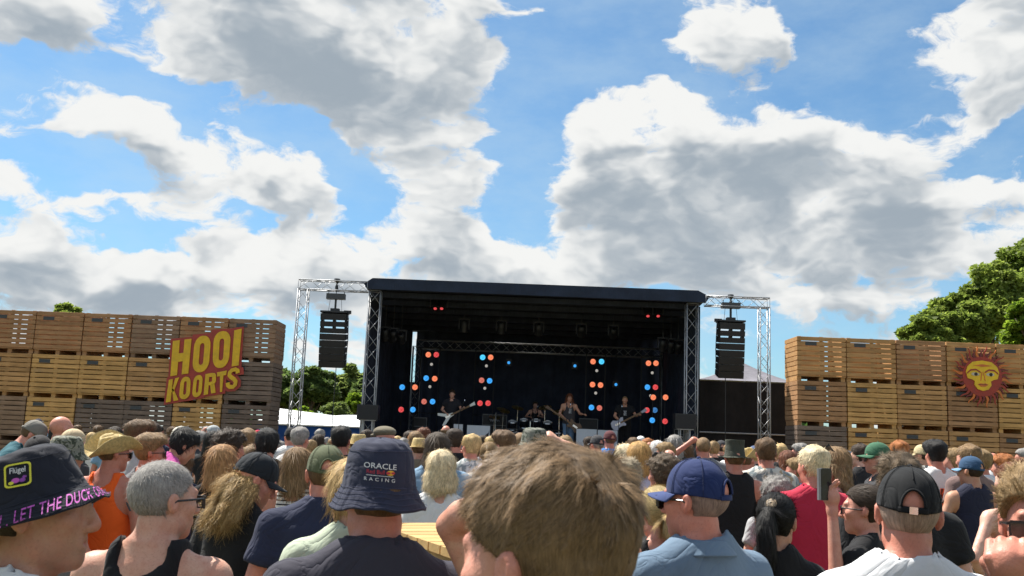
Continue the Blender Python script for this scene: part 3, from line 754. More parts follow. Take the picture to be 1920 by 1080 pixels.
for (x0, x1, y0, y1, Y, w) in [(905, 950, 776, 800, 34.6, 'black amplifier cabinet with pale script beside the drums'), (1085, 1120, 784, 806, 34.6, 'black amplifier cabinet behind the singer'), (776, 800, 782, 815, 34.0, 'black rack case behind white guitar player'), (1262, 1300, 795, 815, 31.5, 'black rack case in the wing next to grey tent')]:
    a = at(x0, y0, Y); b = at(x1, y1, Y); W = b.x - a.x; H = a.z - DECK
    t = thing('amplifier', w, 'amplifier', ((a.x + b.x) / 2, Y, DECK))
    MB().box((0, 0, H / 2), (W, .36, H)).build('cabinet', M_AMP, t)
    MB().box((0, -.185, H * .36), (W * .9, .012, H * .58)).build('grille', M_GRILLE, t)
    mb = MB()
    for zz in (H - .02, H * .68, .04): mb.box((0, -.19, zz), (W * .98, .014, .025))
    for sx in (-1, 1): mb.box((sx * W * .485, -.19, H / 2), (.022, .014, H * .96))
    mb.build('piping', M_PIPE, t)
    if 'script' in w:
        mb = MB(); pts = [(W * (-.2 + .4 * k / 30), -.2, H * .82 + .05 * math.sin(k * 1.25) * (1 - k / 60)) for k in range(31)]
        mb.tube(pts, .010, 5).build('script_badge', M_WHITE, t)

def drum(root, name, c, r, d, axis, col, head):
    q = Vector(axis).to_track_quat('Z', 'Y').to_matrix()
    sh = MB().lathe([(r * .98, -d / 2), (r, -d / 2 + .01), (r, d / 2 - .01), (r * .98, d / 2)], 28, c, q).build(name, col, root, smooth=True)
    MB().lathe([(.001, d / 2 - .005), (r * .97, d / 2 - .005)], 28, c, q).lathe([(r * .97, -d / 2 + .005), (.001, -d / 2 + .005)], 28, c, q).build('drum_head', head, sh)
    for e in (-1, 1):
        MB().lathe([(r * 1.03, e * d / 2 - .018), (r * 1.05, e * d / 2 + .018), (r * .95, e * d / 2 + .022), (r * .96, e * d / 2 - .01), (r * 1.03, e * d / 2 - .018)], 28, c, q).build('hoop', M_CHROME, sh, smooth=True)
    return sh
dp = at(994, 800, 33.6)
kit = thing('drum_kit', 'black double bass drum kit with cymbals in centre of stage', 'drum kit', (dp.x, 33.6, DECK))
M_DRUM = plain('drum_lacquer', (.012, .012, .016), .25); M_HEADB = plain('black_drum_head', (.03, .035, .042), .5, vary=.5, scale=14); M_HEADW = plain('white_drum_head', (.6, .6, .6), .5)
M_CYM = plain('cymbal_brass', (.42, .30, .10), .32, .9)
for sx in (-.48, .48): drum(kit, 'bass_drum', (sx, 0, .31), .30, .42, (0, -1, .0), M_DRUM, M_HEADB)
for (x, z, r) in [(-.62, .84, .16), (-.22, .92, .15), (.2, .92, .16), (.6, .86, .18)]: drum(kit, 'tom', (x, .1, z), r, .26, (0, -.35, 1), M_DRUM, M_HEADW)
for (x, z) in [(-1.0, .55), (1.0, .52)]: drum(kit, 'floor_tom', (x, .35, z - .1), .22, .42, (0, 0, 1), M_DRUM, M_HEADW)
drum(kit, 'snare', (.05, .7, .68), .18, .15, (0, -.1, 1), M_CHROME, M_HEADW)
for (x, y, z, r, a) in [(-.95, 0, 1.35, .24, .3), (-.45, .1, 1.45, .22, .2), (.5, .1, 1.5, .23, -.2), (1.0, 0, 1.38, .25, -.3), (1.25, .3, 1.15, .26, -.1), (-1.25, .3, 1.12, .2, .15)]:
    q = Euler((rad(22), a, 0)).to_matrix()
    cy = MB().lathe([(.001, .03), (.03, .026), (.045, .008), (r * .6, .004), (r, -.008)], 22, (x, y, z), q).build('cymbal', M_CYM, kit, smooth=True)
    MB().tube([(x, y, z + .04), (x, y + .03, z - .3), (x * 1.02, y + .06, .04)], .013, 6).build('stand', M_CHROME, cy)
for sx in (-1.2, -.0, 1.2): MB().tube([(sx, -.12, .02), (sx, -.12, 1.0 + .2 * abs(sx))], .018, 6).build('rack_post', M_CHROME, kit)
MB().tube([(-1.2, -.12, .72), (1.2, -.12, .72)], .018, 6).build('rack_bar', M_CHROME, kit)
for (px, Y, w) in [(1062, 30.3, 'chrome microphone stand before the singer'), (860, 30.2, 'microphone stand before white guitar player'), (1160, 30.2, 'microphone stand before short-haired guitarist'), (1000, 33.0, 'boom microphone stand over the drums')]:
    p = at(px, 800, Y); t = thing('microphone_stand', w, 'microphone stand', (p.x, Y, DECK))
    MB().tube([(0, 0, .02), (0, 0, 1.1)], .012, 6).build('pole', M_BLACK, t); MB().tube([(0, 0, 1.1), (.12, .35, 1.5)], .009, 6).build('boom', M_BLACK, t)
    for k in range(3): MB().tube([(0, 0, .12), (.3 * math.cos(k * 2.1), .3 * math.sin(k * 2.1), .012)], .01, 5).build('leg', M_BLACK, t)
    MB().lathe([(.012, -.09), (.018, -.01), (.026, .01), (.026, .04), (.012, .058)], 10, (.135, .40, 1.55), Matrix.Rotation(rad(-50), 3, 'X'), True).build('microphone', M_CHROME, t, smooth=True)

# ------------------------------------------------------------------ tents, fence scrim
A = at(515, 768, 40); 
t = thing('blue_walled_tent', 'low tent with white roof and blue walls behind speaker tower', 'tent', (at(590, 800, 41).x, 41.0, 0))
o = t.location
xa, xb = at(470, 800, 40).x - o.x, at(668, 800, 40).x - o.x
ze = at(600, 797, 40).z; zr1 = at(515, 764, 43).z; zr2 = at(640, 779, 43).z
MB().box(((xa + xb) / 2, 0, ze / 2), (xb - xa, .06, ze - .02)).build('front_wall', M_TENTB, t)
MB().box((xb, 3, ze / 2), (.06, 6, ze - .04)).build('side_wall', M_TENTB, t)
xm = at(577, 790, 43).x - o.x
n = 24; vs = []; fs = []
for i in range(n + 1):
    u = i / n; x = xa - .1 + (xb - xa + .2) * u
    zr_ = zr1 + .02 - (zr1 + .02 - zr2) * min(1, max(0, (u) / .62)) if u < .62 else zr2 + .06 * math.sin((u - .62) / .38 * math.pi)
    for (y, z) in ((-.12, ze - .05), (-.12, ze), (1.5, ze + (zr_ - ze) * .45), (3, zr_), (6.2, ze)): vs.append((x, y, z))
for i in range(n):
    for k in range(4): a = i * 5 + k; fs.append((a, a + 5, a + 6, a + 1))
MB().add(vs, fs).build('roof', M_TENTW, t, smooth=False)
t = thing('pagoda_tent', 'grey peaked tent roof rising behind black fence cloth', 'tent', (at(1393, 700, 37).x, 37.0, 0))
o = t.location; zpk = at(1393, 680, 37).z; xe0 = at(1302, 720, 35).x - o.x; xe1 = at(1500, 720, 35).x - o.x; ze = at(1400, 715, 35).z
n = 10; vs = []; fs = []
hw = (xe1 - xe0) / 2; cxm = (xe0 + xe1) / 2
rings = []
for k in range(n + 1):
    u = k / n; s = 1 - u; z = ze + (zpk - ze) * (u ** 1.35)
    for (a, b) in ((-1, -1), (0, -1), (1, -1), (1, 0), (1, 1), (0, 1), (-1, 1), (-1, 0)): vs.append((cxm * s + a * hw * s, b * 2.2 * s, z))
for k in range(n):
    for j in range(8): fs.append((k * 8 + j, k * 8 + (j + 1) % 8, (k + 1) * 8 + (j + 1) % 8, (k + 1) * 8 + j))
MB().add(vs, fs).build('roof', M_TENTG, t)
for (a, b) in ((-1, -1), (1, -1), (1, 1), (-1, 1)): MB().tube([(cxm + a * hw * .98, b * 2.15, 0), (cxm + a * hw * .98, b * 2.15, ze)], .04, 8).build('leg', M_ALU, t)
t = thing('cloth_fence', 'black cloth covered fence between stage and potato crates', 'fence', (at(1390, 800, 30.5).x, 30.5, 0))
o = t.location; fx0, fx1 = at(1308, 800, 30.5).x - o.x, at(1488, 800, 30.5).x - o.x; fz = at(1390, 716, 30.5).z
mb = curtain(fx0, 0, fx1, 0, .05, fz, .03, 1.3); mb.build('cloth', M_SCRIM, t, smooth=True)
for k in range(5):
    x = fx0 + (fx1 - fx0) * k / 4; MB().tube([(x, .12, 0), (x, .12, fz + .02)], .03, 6).build('post', M_ALU, t)
MB().tube([(fx0, -.06, at(1390, 813, 30.5).z), (fx1, -.06, at(1390, 813, 30.5).z)], .025, 6).build('rail', M_ALU, t)
# crowd barrier in front of the stage
M_GALV = plain('galvanised_steel', (.42, .43, .44), .45, .8)
for k in range(9):
    x = -4.2 + 1.25 * k
    t = thing('crowd_barrier', 'galvanised crowd barrier at stage foot, %d%s from the blue tent' % (k + 1, {1: 'st', 2: 'nd', 3: 'rd'}.get(k + 1, 'th')), 'barrier', (x, 27.2, 0), 0, 'crowd barriers at the stage foot')
    MB().box((0, 0, .02), (1.2, 1.0, .04)).build('foot_plate', M_GALV, t)
    for sx in (-.58, .58): MB().tube([(sx, 0, .04), (sx, 0, 1.18)], .024, 8).build('upright', M_GALV, t)
    MB().tube([(-.58, 0, 1.18), (.58, 0, 1.18)], .026, 8).build('top_rail', M_GALV, t)
    MB().box((0, 0, .6), (1.1, .02, 1.0)).build('panel', M_GALV, t)

# ------------------------------------------------------------------ trees
def leaf_mat(name, c0, c1):
    m, nt, b = pmat(name, 0.55, 0, 0.3)
    g = nt.nodes.new('ShaderNodeNewGeometry')
    r = X(nt, g.outputs['Random Per Island']); oc = objcoord(nt)
    n1 = X(nt, noise(nt, oc, .55, 3, .6).outputs['Fac'])
    k = (r * .5 + n1 * .8 - .2)
    nt.links.new(mixrgb(nt, k.smooth(0.05, 0.95), c0, c1), b.inputs['Base Color'])
    tr = nt.nodes.new('ShaderNodeBsdfTranslucent'); nt.links.new(mixrgb(nt, k.smooth(0.05, .95), tuple(x * 1.5 for x in c0), tuple(x * 1.6 for x in c1)), tr.inputs[0])
    ms = nt.nodes.new('ShaderNodeMixShader'); ms.inputs[0].default_value = 0.55
    out = nt.nodes['Material Output']
    nt.links.new(b.outputs[0], ms.inputs[1]); nt.links.new(tr.outputs[0], ms.inputs[2]); nt.links.new(ms.outputs[0], out.inputs[0])
    return m
LEAF = {'copse': leaf_mat('copse_leaves', (.055, .095, .026), (.16, .21, .060)), 'oak': leaf_mat('oak_leaves', (.105, .155, .028), (.29, .35, .070)), 'light': leaf_mat('light_leaves', (.09, .16, .015), (.22, .30, .03)), 'dark': leaf_mat('dark_leaves', (.020, .055, .014), (.07, .12, .026)),
        'dusty': leaf_mat('dusty_leaves', (.075, .115, .030), (.21, .25, .07))}
M_BARK = plain('bark', (.085, .065, .045), .9, vary=.35, scale=12, bumps=.6)
def tree(name, label, base, h, rx, ry, rz, kind, seed, nclump=70, nleaf=300, size=.20, group=None, low=.25):
    rg = np.random.default_rng(seed)
    t = thing(name, label, 'tree' if rz > 1.2 else 'bush', base, rg.uniform(0, 6), group)
    cz = h - rz
    mb = MB(); tw = max(.06, h * .022)
    mb.tube([(0, 0, -.05), (.03, .02, cz * .4), (.08, -.05, cz * .8), (.05, 0, cz + rz * .3)], [tw * 1.3, tw, tw * .8, tw * .35], 9)
    for k in range(8):
        a = k * 2.4 + rg.uniform(-.3, .3); zz = cz * (.45 + .07 * k); e = rg.uniform(.55, .8)
        mb.tube([(.05, 0, zz), (rx * e * .5 * math.cos(a), ry * e * .5 * math.sin(a), zz + rz * .35), (rx * e * math.cos(a), ry * e * math.sin(a), zz + rz * .7)], [tw * .45, tw * .3, tw * .12], 6)
    mb.build('trunk', M_BARK, t, smooth=True)
    # clumps through the crown's volume, pushed towards its uneven surface
    d = rg.normal(size=(nclump, 3)); d /= np.linalg.norm(d, axis=1)[:, None]
    d[:, 2] = np.where(d[:, 2] < -low, -d[:, 2] * .6, d[:, 2])
    rr = rg.uniform(.35, 1.0, nclump) ** .55 * rg.uniform(.82, 1.08, nclump)
    cc = d * rr[:, None] * np.array([rx, ry, rz])
    crad = rg.uniform(.16, .34, nclump) * min(rx, rz * 1.3)
    idx = np.repeat(np.arange(nclump), nleaf); N = len(idx)
    q = rg.normal(size=(N, 3)); q /= np.linalg.norm(q, axis=1)[:, None]
    pos = cc[idx] + q * (crad[idx] * rg.uniform(.15, 1.0, N) ** .5)[:, None] * np.array([1, 1, .72])
    pos[:, 2] += cz
    a = rg.normal(size=(N, 3)); a[:, 2] *= .5; a /= np.linalg.norm(a, axis=1)[:, None]
    b = np.cross(a, rg.normal(size=(N, 3))); b /= np.linalg.norm(b, axis=1)[:, None]
    s = size * rg.uniform(.55, 1.25, N)[:, None]
    vs = np.stack([pos - a * s, pos - b * s * .55, pos + a * s, pos + b * s * .55], 1).reshape(-1, 3)
    link('crown', np_mesh('crown', vs, np.arange(N * 4).reshape(-1, 4), False, LEAF[kind]), t)
    return t
def tree_px(name, label, px, pyt, Y, rxpx, rzpx, kind, seed, **kw):
    p = at(px, pyt, Y); k = Y / F_PX
    return tree(name, label, (p.x, Y, 0), p.z, rxpx * k, rxpx * k * .9, min(rzpx * k, p.z * .48), kind, seed, **kw)
GT = 'trees behind the wall with the painted sun'
tree_px('oak_tree', 'tallest green oak tree behind the painted sun crates', 1938, 450, 47, 120, 150, 'oak', 1, nclump=210, nleaf=270, size=.155, group=GT)
tree_px('oak_tree', 'sloping green tree beside the tallest oak behind crates', 1850, 505, 45, 80, 105, 'oak', 2, nclump=150, nleaf=260, size=.15, group=GT)
tree_px('oak_tree', 'middle-height tree in the slope down behind crates', 1790, 553, 44, 62, 85, 'oak', 13, nclump=110, nleaf=250, size=.145, group=GT)
tree_px('oak_tree', 'lowest green tree at end of the row behind crates', 1738, 583, 43, 56, 70, 'oak', 3, nclump=90, nleaf=250, size=.145, group=GT)
tree_px('lime_tree', 'bright yellow-green tree just behind the painted sun crates', 1930, 560, 38, 50, 75, 'light', 4, nclump=80, nleaf=240, size=.13, group=GT)
GL = 'trees seen between the sign wall and the stage'
tree_px('broadleaf_tree', 'green tree behind sign wall edge beside speaker tower', 530, 692, 62, 55, 60, 'copse', 5, nclump=100, nleaf=200, size=.24, group=GL)
tree_px('broadleaf_tree', 'round green tree beyond blue tent, under speaker tower beam', 592, 686, 60, 42, 62, 'copse', 6, nclump=100, nleaf=200, size=.24, group=GL)
tree_px('broadleaf_tree', 'pale dusty tree behind the hanging loudspeakers over blue tent', 648, 688, 64, 45, 58, 'dusty', 7, nclump=100, nleaf=200, size=.24, group=GL)
tree_px('broadleaf_tree', 'tree half hidden by stage edge beside blue tent', 700, 700, 62, 40, 55, 'copse', 8, nclump=80, nleaf=200, size=.24, group=GL)
tree_px('leafy_bush', 'low bright bush just behind white roof of blue tent', 572, 764, 50, 26, 22, 'light', 9, nclump=36, nleaf=200, size=.15, group=GL)
tree_px('leafy_bush', 'round grey-green bush behind blue tent near stage', 636, 746, 50, 27, 30, 'dusty', 10, nclump=40, nleaf=230, size=.15, group=GL)
tree_px('leafy_bush', 'yellow-green bush touching stage edge behind blue tent', 668, 735, 52, 20, 36, 'light', 11, nclump=40, nleaf=200, size=.16, group=GL)
tree_px('broadleaf_tree', 'single treetop peeping over the sign wall crates', 128, 570, 60, 24, 26, 'oak', 12, nclump=40, nleaf=200, size=.22)
# a far row of trees closes the view behind the gaps
for k, px in enumerate([-260, -120, 470, 560, 620, 690, 760, 790, 1260, 1290, 1330, 1420, 1500]):
    tree_px('far_tree', 'dark tree of the far row, %s counted from the sign side' % (['first', 'second', 'third', 'fourth', 'fifth', 'sixth', 'seventh', 'eighth', 'ninth', 'tenth', 'eleventh', 'twelfth', 'thirteenth'][k]), px, 742 + (k % 3) * 8 + px * .03 - (0 if px < 900 else 8), 85, 48, 40, 'dark', 30 + k, nclump=26, nleaf=110, size=.45, group='far row of dark trees')
# ------------------------------------------------------------------ people: bodies as one continuous surface
f32 = np.float32
def seg_axis(segs):
    out = []
    for (a, b, st) in segs:
        if b <= a: continue
        n = max(1, int(round((b - a) / st))); out.append(np.linspace(a, b, n, endpoint=False))
    out.append(np.array([segs[-1][1]])); return np.concatenate(out).astype(f32)

class Fld:
    def __init__(s, xs, ys, zs):
        s.ax = (xs, ys, zs); s.D = np.full((len(xs), len(ys), len(zs)), 1.0, f32)
    def sl(s, lo, hi):
        r = []
        for a, l, h in zip(s.ax, lo, hi):
            i = max(0, int(np.searchsorted(a, l)) - 1); j = min(len(a), int(np.searchsorted(a, h)) + 1); r.append(slice(i, max(j, i + 1)))
        return tuple(r)
    def xyz(s, sl):
        return s.ax[0][sl[0]][:, None, None], s.ax[1][sl[1]][None, :, None], s.ax[2][sl[2]][None, None, :]
    def add(s, fn, lo, hi, k=0.0, m=0.035, op='u'):
        sl = s.sl([v - m for v in lo], [v + m for v in hi]); d = fn(*s.xyz(sl)); a = s.D[sl]
        if op == 's':       # smooth subtraction
            b = -d
            if k: h = np.clip(.5 - .5 * (b - a) / k, 0, 1); s.D[sl] = a * h + b * (1 - h) + k * h * (1 - h)
            else: s.D[sl] = np.maximum(a, b)
        elif k:
            h = np.clip(.5 + .5 * (d - a) / k, 0, 1); s.D[sl] = d * (1 - h) + a * h - k * h * (1 - h)
        else: s.D[sl] = np.minimum(a, d)
    def cone(s, a, b, r1, r2, k=0.02, op='u'):
        a = np.asarray(a, f32); b = np.asarray(b, f32); ba = b - a; L2 = float(ba @ ba) + 1e-9; R = max(r1, r2)
        def fn(X, Y, Z):
            px, py, pz = X - a[0], Y - a[1], Z - a[2]
            t = np.clip((px * ba[0] + py * ba[1] + pz * ba[2]) / L2, 0, 1)
            return np.sqrt((px - ba[0] * t) ** 2 + (py - ba[1] * t) ** 2 + (pz - ba[2] * t) ** 2) - (r1 + (r2 - r1) * t)
        s.add(fn, np.minimum(a, b) - R, np.maximum(a, b) + R, k, max(k, .03), op)
    def ell(s, c, r, k=0.02, M=None, op='u'):
        c = np.asarray(c, f32); r = np.asarray(r, f32); R = float(max(r))
        def fn(X, Y, Z):
            px, py, pz = X - c[0], Y - c[1], Z - c[2]
            if M is not None:
                px, py, pz = (M[0][0] * px + M[1][0] * py + M[2][0] * pz, M[0][1] * px + M[1][1] * py + M[2][1] * pz, M[0][2] * px + M[1][2] * py + M[2][2] * pz)
            k0 = np.sqrt((px / r[0]) ** 2 + (py / r[1]) ** 2 + (pz / r[2]) ** 2); k1 = np.sqrt((px / r[0] ** 2) ** 2 + (py / r[1] ** 2) ** 2 + (pz / r[2] ** 2) ** 2)
            return k0 * (k0 - 1) / np.maximum(k1, 1e-6)
        s.add(fn, c - R, c + R, k, max(k, .03), op)
    def loft(s, rows, k=0.02, n=2.3, grow=0.0):
        rows = np.asarray(rows, f32); z = rows[:, 0]
        def fn(X, Y, Z):
            rx = np.interp(Z, z, rows[:, 1]).astype(f32) + grow; ry = np.interp(Z, z, rows[:, 2]).astype(f32) + grow; cy = np.interp(Z, z, rows[:, 3]).astype(f32)
            q = (np.abs(X / rx) ** n + np.abs((Y - cy) / ry) ** n) ** (1 / n)
            d = (q - 1) * np.minimum(rx, ry)
            return np.maximum(d, np.maximum(z[0] - Z, Z - z[-1]))
        R = float(rows[:, 1:3].max()) + grow
        s.add(fn, (-R, -R - .05, z[0]), (R, R + .05, z[-1]), k)

def surface_net(fl):
    """vertices and quads where the field crosses zero"""
    D = fl.D; xs, ys, zs = fl.ax
    ins = D < 0
    c = np.zeros(tuple(n - 1 for n in D.shape), np.uint8)
    for i in (0, 1):
        for j in (0, 1):
            for k in (0, 1): c += ins[i:D.shape[0] - 1 + i, j:D.shape[1] - 1 + j, k:D.shape[2] - 1 + k]
    act = (c > 0) & (c < 8)
    I, J, K = np.nonzero(act); n = len(I)
    if n == 0: return np.zeros((0, 3)), np.zeros((0, 4), int)
    vid = np.full(act.shape, -1, np.int32); vid[I, J, K] = np.arange(n)
    acc = np.zeros((n, 3)); cnt = np.zeros(n)
    cor = [(0, 0, 0), (1, 0, 0), (0, 1, 0), (1, 1, 0), (0, 0, 1), (1, 0, 1), (0, 1, 1), (1, 1, 1)]
    val = {q: D[I + q[0], J + q[1], K + q[2]].astype(float) for q in cor}
    for a in range(3):
        for q in cor:
            if q[a]: continue
            r = list(q); r[a] = 1; r = tuple(r)
            va, vb = val[q], val[r]; m = (va < 0) != (vb < 0)
            t = np.where(m, va / np.where(m, va - vb, 1), 0)
            p = np.array(q, float)[None, :].repeat(n, 0); p[:, a] = t
            acc[m] += p[m]; cnt[m] += 1
    fr = acc / np.maximum(cnt, 1)[:, None]
    V = np.stack([xs[I] + fr[:, 0] * (xs[I + 1] - xs[I]), ys[J] + fr[:, 1] * (ys[J + 1] - ys[J]), zs[K] + fr[:, 2] * (zs[K + 1] - zs[K])], 1)
    Q = []
    for a in range(3):
        sA = [slice(None)] * 3; sB = [slice(None)] * 3; sA[a] = slice(0, -1); sB[a] = slice(1, None)
        e = ins[tuple(sA)] != ins[tuple(sB)]; b, c2 = [(1, 2), (2, 0), (0, 1)][a]
        idx = np.array(np.nonzero(e)); ok = (idx[b] > 0) & (idx[c2] > 0) & (idx[b] < D.shape[b] - 1) & (idx[c2] < D.shape[c2] - 1); idx = idx[:, ok]
        fl_ = ins[tuple(idx)]
        def cell(db, dc):
            q = idx.copy(); q[b] -= db; q[c2] -= dc; return vid[q[0], q[1], q[2]]
        quad = np.stack([cell(1, 1), cell(0, 1), cell(0, 0), cell(1, 0)], 1)
        quad = np.where(fl_[:, None], quad, quad[:, ::-1]); Q.append(quad)
    Q = np.concatenate(Q); Q = Q[(Q >= 0).all(1)]
    return V, Q

def smooth_mesh(V, Q, it=2, w=0.5):
    for _ in range(it):
        acc = np.zeros_like(V); cnt = np.zeros(len(V))
        for a, b in ((0, 1), (1, 2), (2, 3), (3, 0)):
            np.add.at(acc, Q[:, a], V[Q[:, b]]); np.add.at(cnt, Q[:, a], 1); np.add.at(acc, Q[:, b], V[Q[:, a]]); np.add.at(cnt, Q[:, b], 1)
        V = V * (1 - w) + acc / np.maximum(cnt, 1)[:, None] * w
    return V

def rotm(yaw=0, pitch=0, roll=0):
    """head turn: yaw + = to its left, pitch + = up"""
    return np.array((Matrix.Rotation(rad(yaw), 3, 'Z') @ Matrix.Rotation(rad(pitch), 3, 'X') @ Matrix.Rotation(rad(roll), 3, 'Y')))
NECK = np.array((0, -.03, 1.52)); HREL = np.array((0, .032, .145))

# --- arm poses: elbow and wrist for each side (x outwards), in a 1.80 m body that faces +y
POSE = {
    'down': ((.262, -.03, 1.15), (.265, .08, .91)),
    'front': ((.25, .02, 1.17), (.12, .24, 1.12)),        # forearm folded in front of the belly
    'hip': ((.36, -.10, 1.19), (.20, .03, 1.02)),
    'up': ((.43, .06, 1.47), (.15, .05, 1.72)),           # hand on or over the head
    'phone': ((.24, .22, 1.25), (.14, .40, 1.50)),
    'face': ((.22, .19, 1.20), (.05, .20, 1.47)),
    'shade': ((.42, .10, 1.60), (.16, .16, 1.72)),
    'out': ((.34, -.02, 1.18), (.36, .18, 1.02)),
}
def body_rows(fem, b, belly):
    if fem: r = [(.80, .160, .120, -.012), (.90, .182, .128, -.018), (1.0, .168, .116, -.005), (1.10, .140, .100, .004), (1.22, .146, .112, .014), (1.31, .155, .128, .020), (1.40, .150, .098, .002), (1.47, .108, .078, -.015), (1.53, .05, .05, -.025)]
    else: r = [(.80, .150, .115, -.008), (.90, .170, .124, -.012), (1.0, .164, .118, 0), (1.10, .154, .110, .006), (1.22, .163, .118, .010), (1.33, .176, .124, .010), (1.42, .170, .106, -.002), (1.48, .120, .082, -.018), (1.535, .05, .05, -.026)]
    out = []
    for (z, rx, ry, cy) in r:
        k = belly * math.exp(-((z - 1.08) / .16) ** 2)
        kk = b if z < 1.45 else 1 + (b - 1) * .5
        out.append((z, rx * kk + k * .035, ry * kk + k * .06, cy + k * .045))
    return out

class Body:
    """joints of one figure"""
    def __init__(s, fem=False, b=1.0, belly=0.0, hy=0, hp=0, hr=0, L='down', R='down', hs=1.0):
        s.fem, s.b, s.belly, s.hs = fem, b, belly, hs
        s.Rh = rotm(hy, hp, hr); s.hc = NECK + s.Rh @ (HREL * hs) * 1.0
        s.rows = body_rows(fem, b, belly)
        sw = (.172 if fem else .192) * (1 + (b - 1) * .8); s.sh = {}
        for sd, pose in ((-1, L), (1, R)):
            e, w = POSE[pose] if isinstance(pose, str) else pose
            zs = 1.435 + (.03 if e[2] > 1.5 else 0)
            kx = 1 + (b - 1) * .8
            s.sh[sd] = [np.array((sd * sw, -.005, zs)), np.array((sd * e[0] * kx, e[1], e[2])), np.array((sd * w[0], w[1], w[2]))]
        s.ab = (.86 if fem else 1.0) * (1 + (b - 1) * .9)
    def grid(s, h, b, zlow=True, fine=()):
        P = np.array([p for v in s.sh.values() for p in v]); xm = max(.30 * s.b, abs(P[:, 0]).max()) + .13
        y0 = min(-.19 * s.b, P[:, 1].min() - .09); y1 = max(.24 * s.b + s.belly * .08, P[:, 1].max() + .2); z1 = max(1.86, P[:, 2].max() + .2)
        c = s.hc
        def ax(lo, hi, a0, a1, st, extra):
            br = sorted({lo, hi, max(lo, a0), min(hi, a1)} | {min(max(v, lo), hi) for e in extra for v in e})
            segs = []
            for i in range(len(br) - 1):
                m = (br[i] + br[i + 1]) / 2
                f = h if a0 <= m <= a1 else st(m)
                for e in extra:
                    if e[0] <= m <= e[1]: f = min(f, .0045)
                segs.append((br[i], br[i + 1], f))
            return seg_axis(segs)
        xs = ax(-xm, xm, c[0] - .12, c[0] + .12, lambda m: b, [f[0] for f in fine]); ys = ax(y0, y1, c[1] - .135, c[1] + .135, lambda m: b, [f[1] for f in fine])
        br = [(-.02, .75, b * 2.4), (.75, 1.22, b * 1.5), (1.22, 1.44, b), (1.44, c[2] - .15, b * .7), (c[2] - .15, c[2] + .145, h), (c[2] + .145, z1, b)]
        if fine:
            zs = []
            for (a0, a1, st) in br:
                cuts = sorted({a0, a1} | {min(max(v, a0), a1) for f in fine for v in f[2]})
                for i in range(len(cuts) - 1):
                    m = (cuts[i] + cuts[i + 1]) / 2; zs.append((cuts[i], cuts[i + 1], min([st] + [.0045 for f in fine if f[2][0] <= m <= f[2][1]])))
            br = zs
        return xs, ys, seg_axis([q for q in br if q[1] > q[0] + 1e-4])
    def head(s, f, h):
        R = s.Rh; c = s.hc; k_ = s.hs
        W = lambda p: c + R @ (np.array(p) * k_)
        Mr = [[float(R[i][j]) for j in range(3)] for i in range(3)]
        e = lambda p, r, k=.02, op='u': f.ell(W(p), np.array(r) * k_, k, Mr, op)
        cn = lambda a, b, r1, r2, k=.012, op='u': f.cone(W(a), W(b), r1 * k_, r2 * k_, k, op)
        jw = .92 if s.fem else 1.0
        e((0, -.016, .034), (.077, .099, .089), .0)
        e((0, .030, -.030), (.061 * jw, .066, .088), .03)
        e((0, .070, -.098), (.024 * jw, .020, .020), .03)
        for d in (-1, 1):
            e((d * .044 * jw, .012, -.068), (.020, .034, .030), .03)
            e((d * .046, .058, -.014), (.022, .026, .022), .025)
        cn((-.036, .083, .030), (.036, .083, .030), .011, .011, .02)
        for d in (-1, 1): e((d * .031, .106, .010), (.018, .016, .013), .014, 's')
        for d in (-1, 1): e((d * .031, .0800, .010), (.0150, .0125, .0125), .005)
        cn((0, .092, .022), (0, .113, -.026), .0075, .0125, .012); e((0, .106, -.034), (.019, .013, .009), .010)
        for d in (-1, 1): e((d * .013, .102, -.032), (.008, .010, .008), .006)
        cn((-.020, .088, -.060), (.020, .088, -.060), .0065, .0065, .008); cn((-.017, .088, -.071), (.017, .088, -.071), .0075, .0075, .008)
        e((0, .100, -.0655), (.026, .012, .0022), .004, 's')
        for d in (-1, 1):
            e((d * .0795, -.010, -.002), (.009, .020, .033), .008); e((d * .0875, -.016, .004), (.008, .016, .027), .006)
            if h < .009: e((d * .0935, -.008, .003), (.006, .009, .017), .006, 's')
    fist = ()
    def hand(s, f, sd, fine=False):
        S, E, Wr = s.sh[sd]; d = Wr - E; d = d / np.linalg.norm(d)
        up = np.array((0, 0, 1.0)) if abs(d[2]) < .85 else np.array((0, 1.0, 0))
        lat = np.cross(d, up); lat /= np.linalg.norm(lat); nrm = np.cross(lat, d)
        pc = Wr + d * .05
        f.cone(Wr, pc + d * .03, .026, .032, .02)
        if sd in s.fist:
            f.ell(pc + d * .02, (.040, .044, .044), .02, None)
            for i, o in enumerate((-.033, -.011, .011, .032)):
                K = pc + d * (.050 - .004 * abs(i - 1.2)) + lat * o + nrm * .012; m_ = K - nrm * .042 + d * .008; t_ = m_ - d * .036 + nrm * .006
                f.cone(pc + lat * o * .8 + nrm * .012, K, .013, .0125, .010); f.cone(K, m_, .0120, .0110, .004); f.cone(m_, t_, .0108, .0095, .003)
            a = Wr + d * .035 - lat * .034; m_ = a + d * .034 - lat * .014 - nrm * .012; f.cone(a, m_, .016, .0135, .012); f.cone(m_, m_ + lat * .030 - nrm * .024 + d * .012, .0130, .0105, .005)
            return
        f.ell(pc + d * .012, (.038, .042, .038), .02, None)
        for i, (o, L) in enumerate(((-.030, .060), (-.010, .072), (.010, .068), (.029, .052))):
            a = pc + d * .035 + lat * o; m_ = a + d * L * .5 - nrm * .010; b = a + d * L * .85 - nrm * .034
            f.cone(a, m_, .0095, .0088, .006); f.cone(m_, b, .0088, .0078, .004)
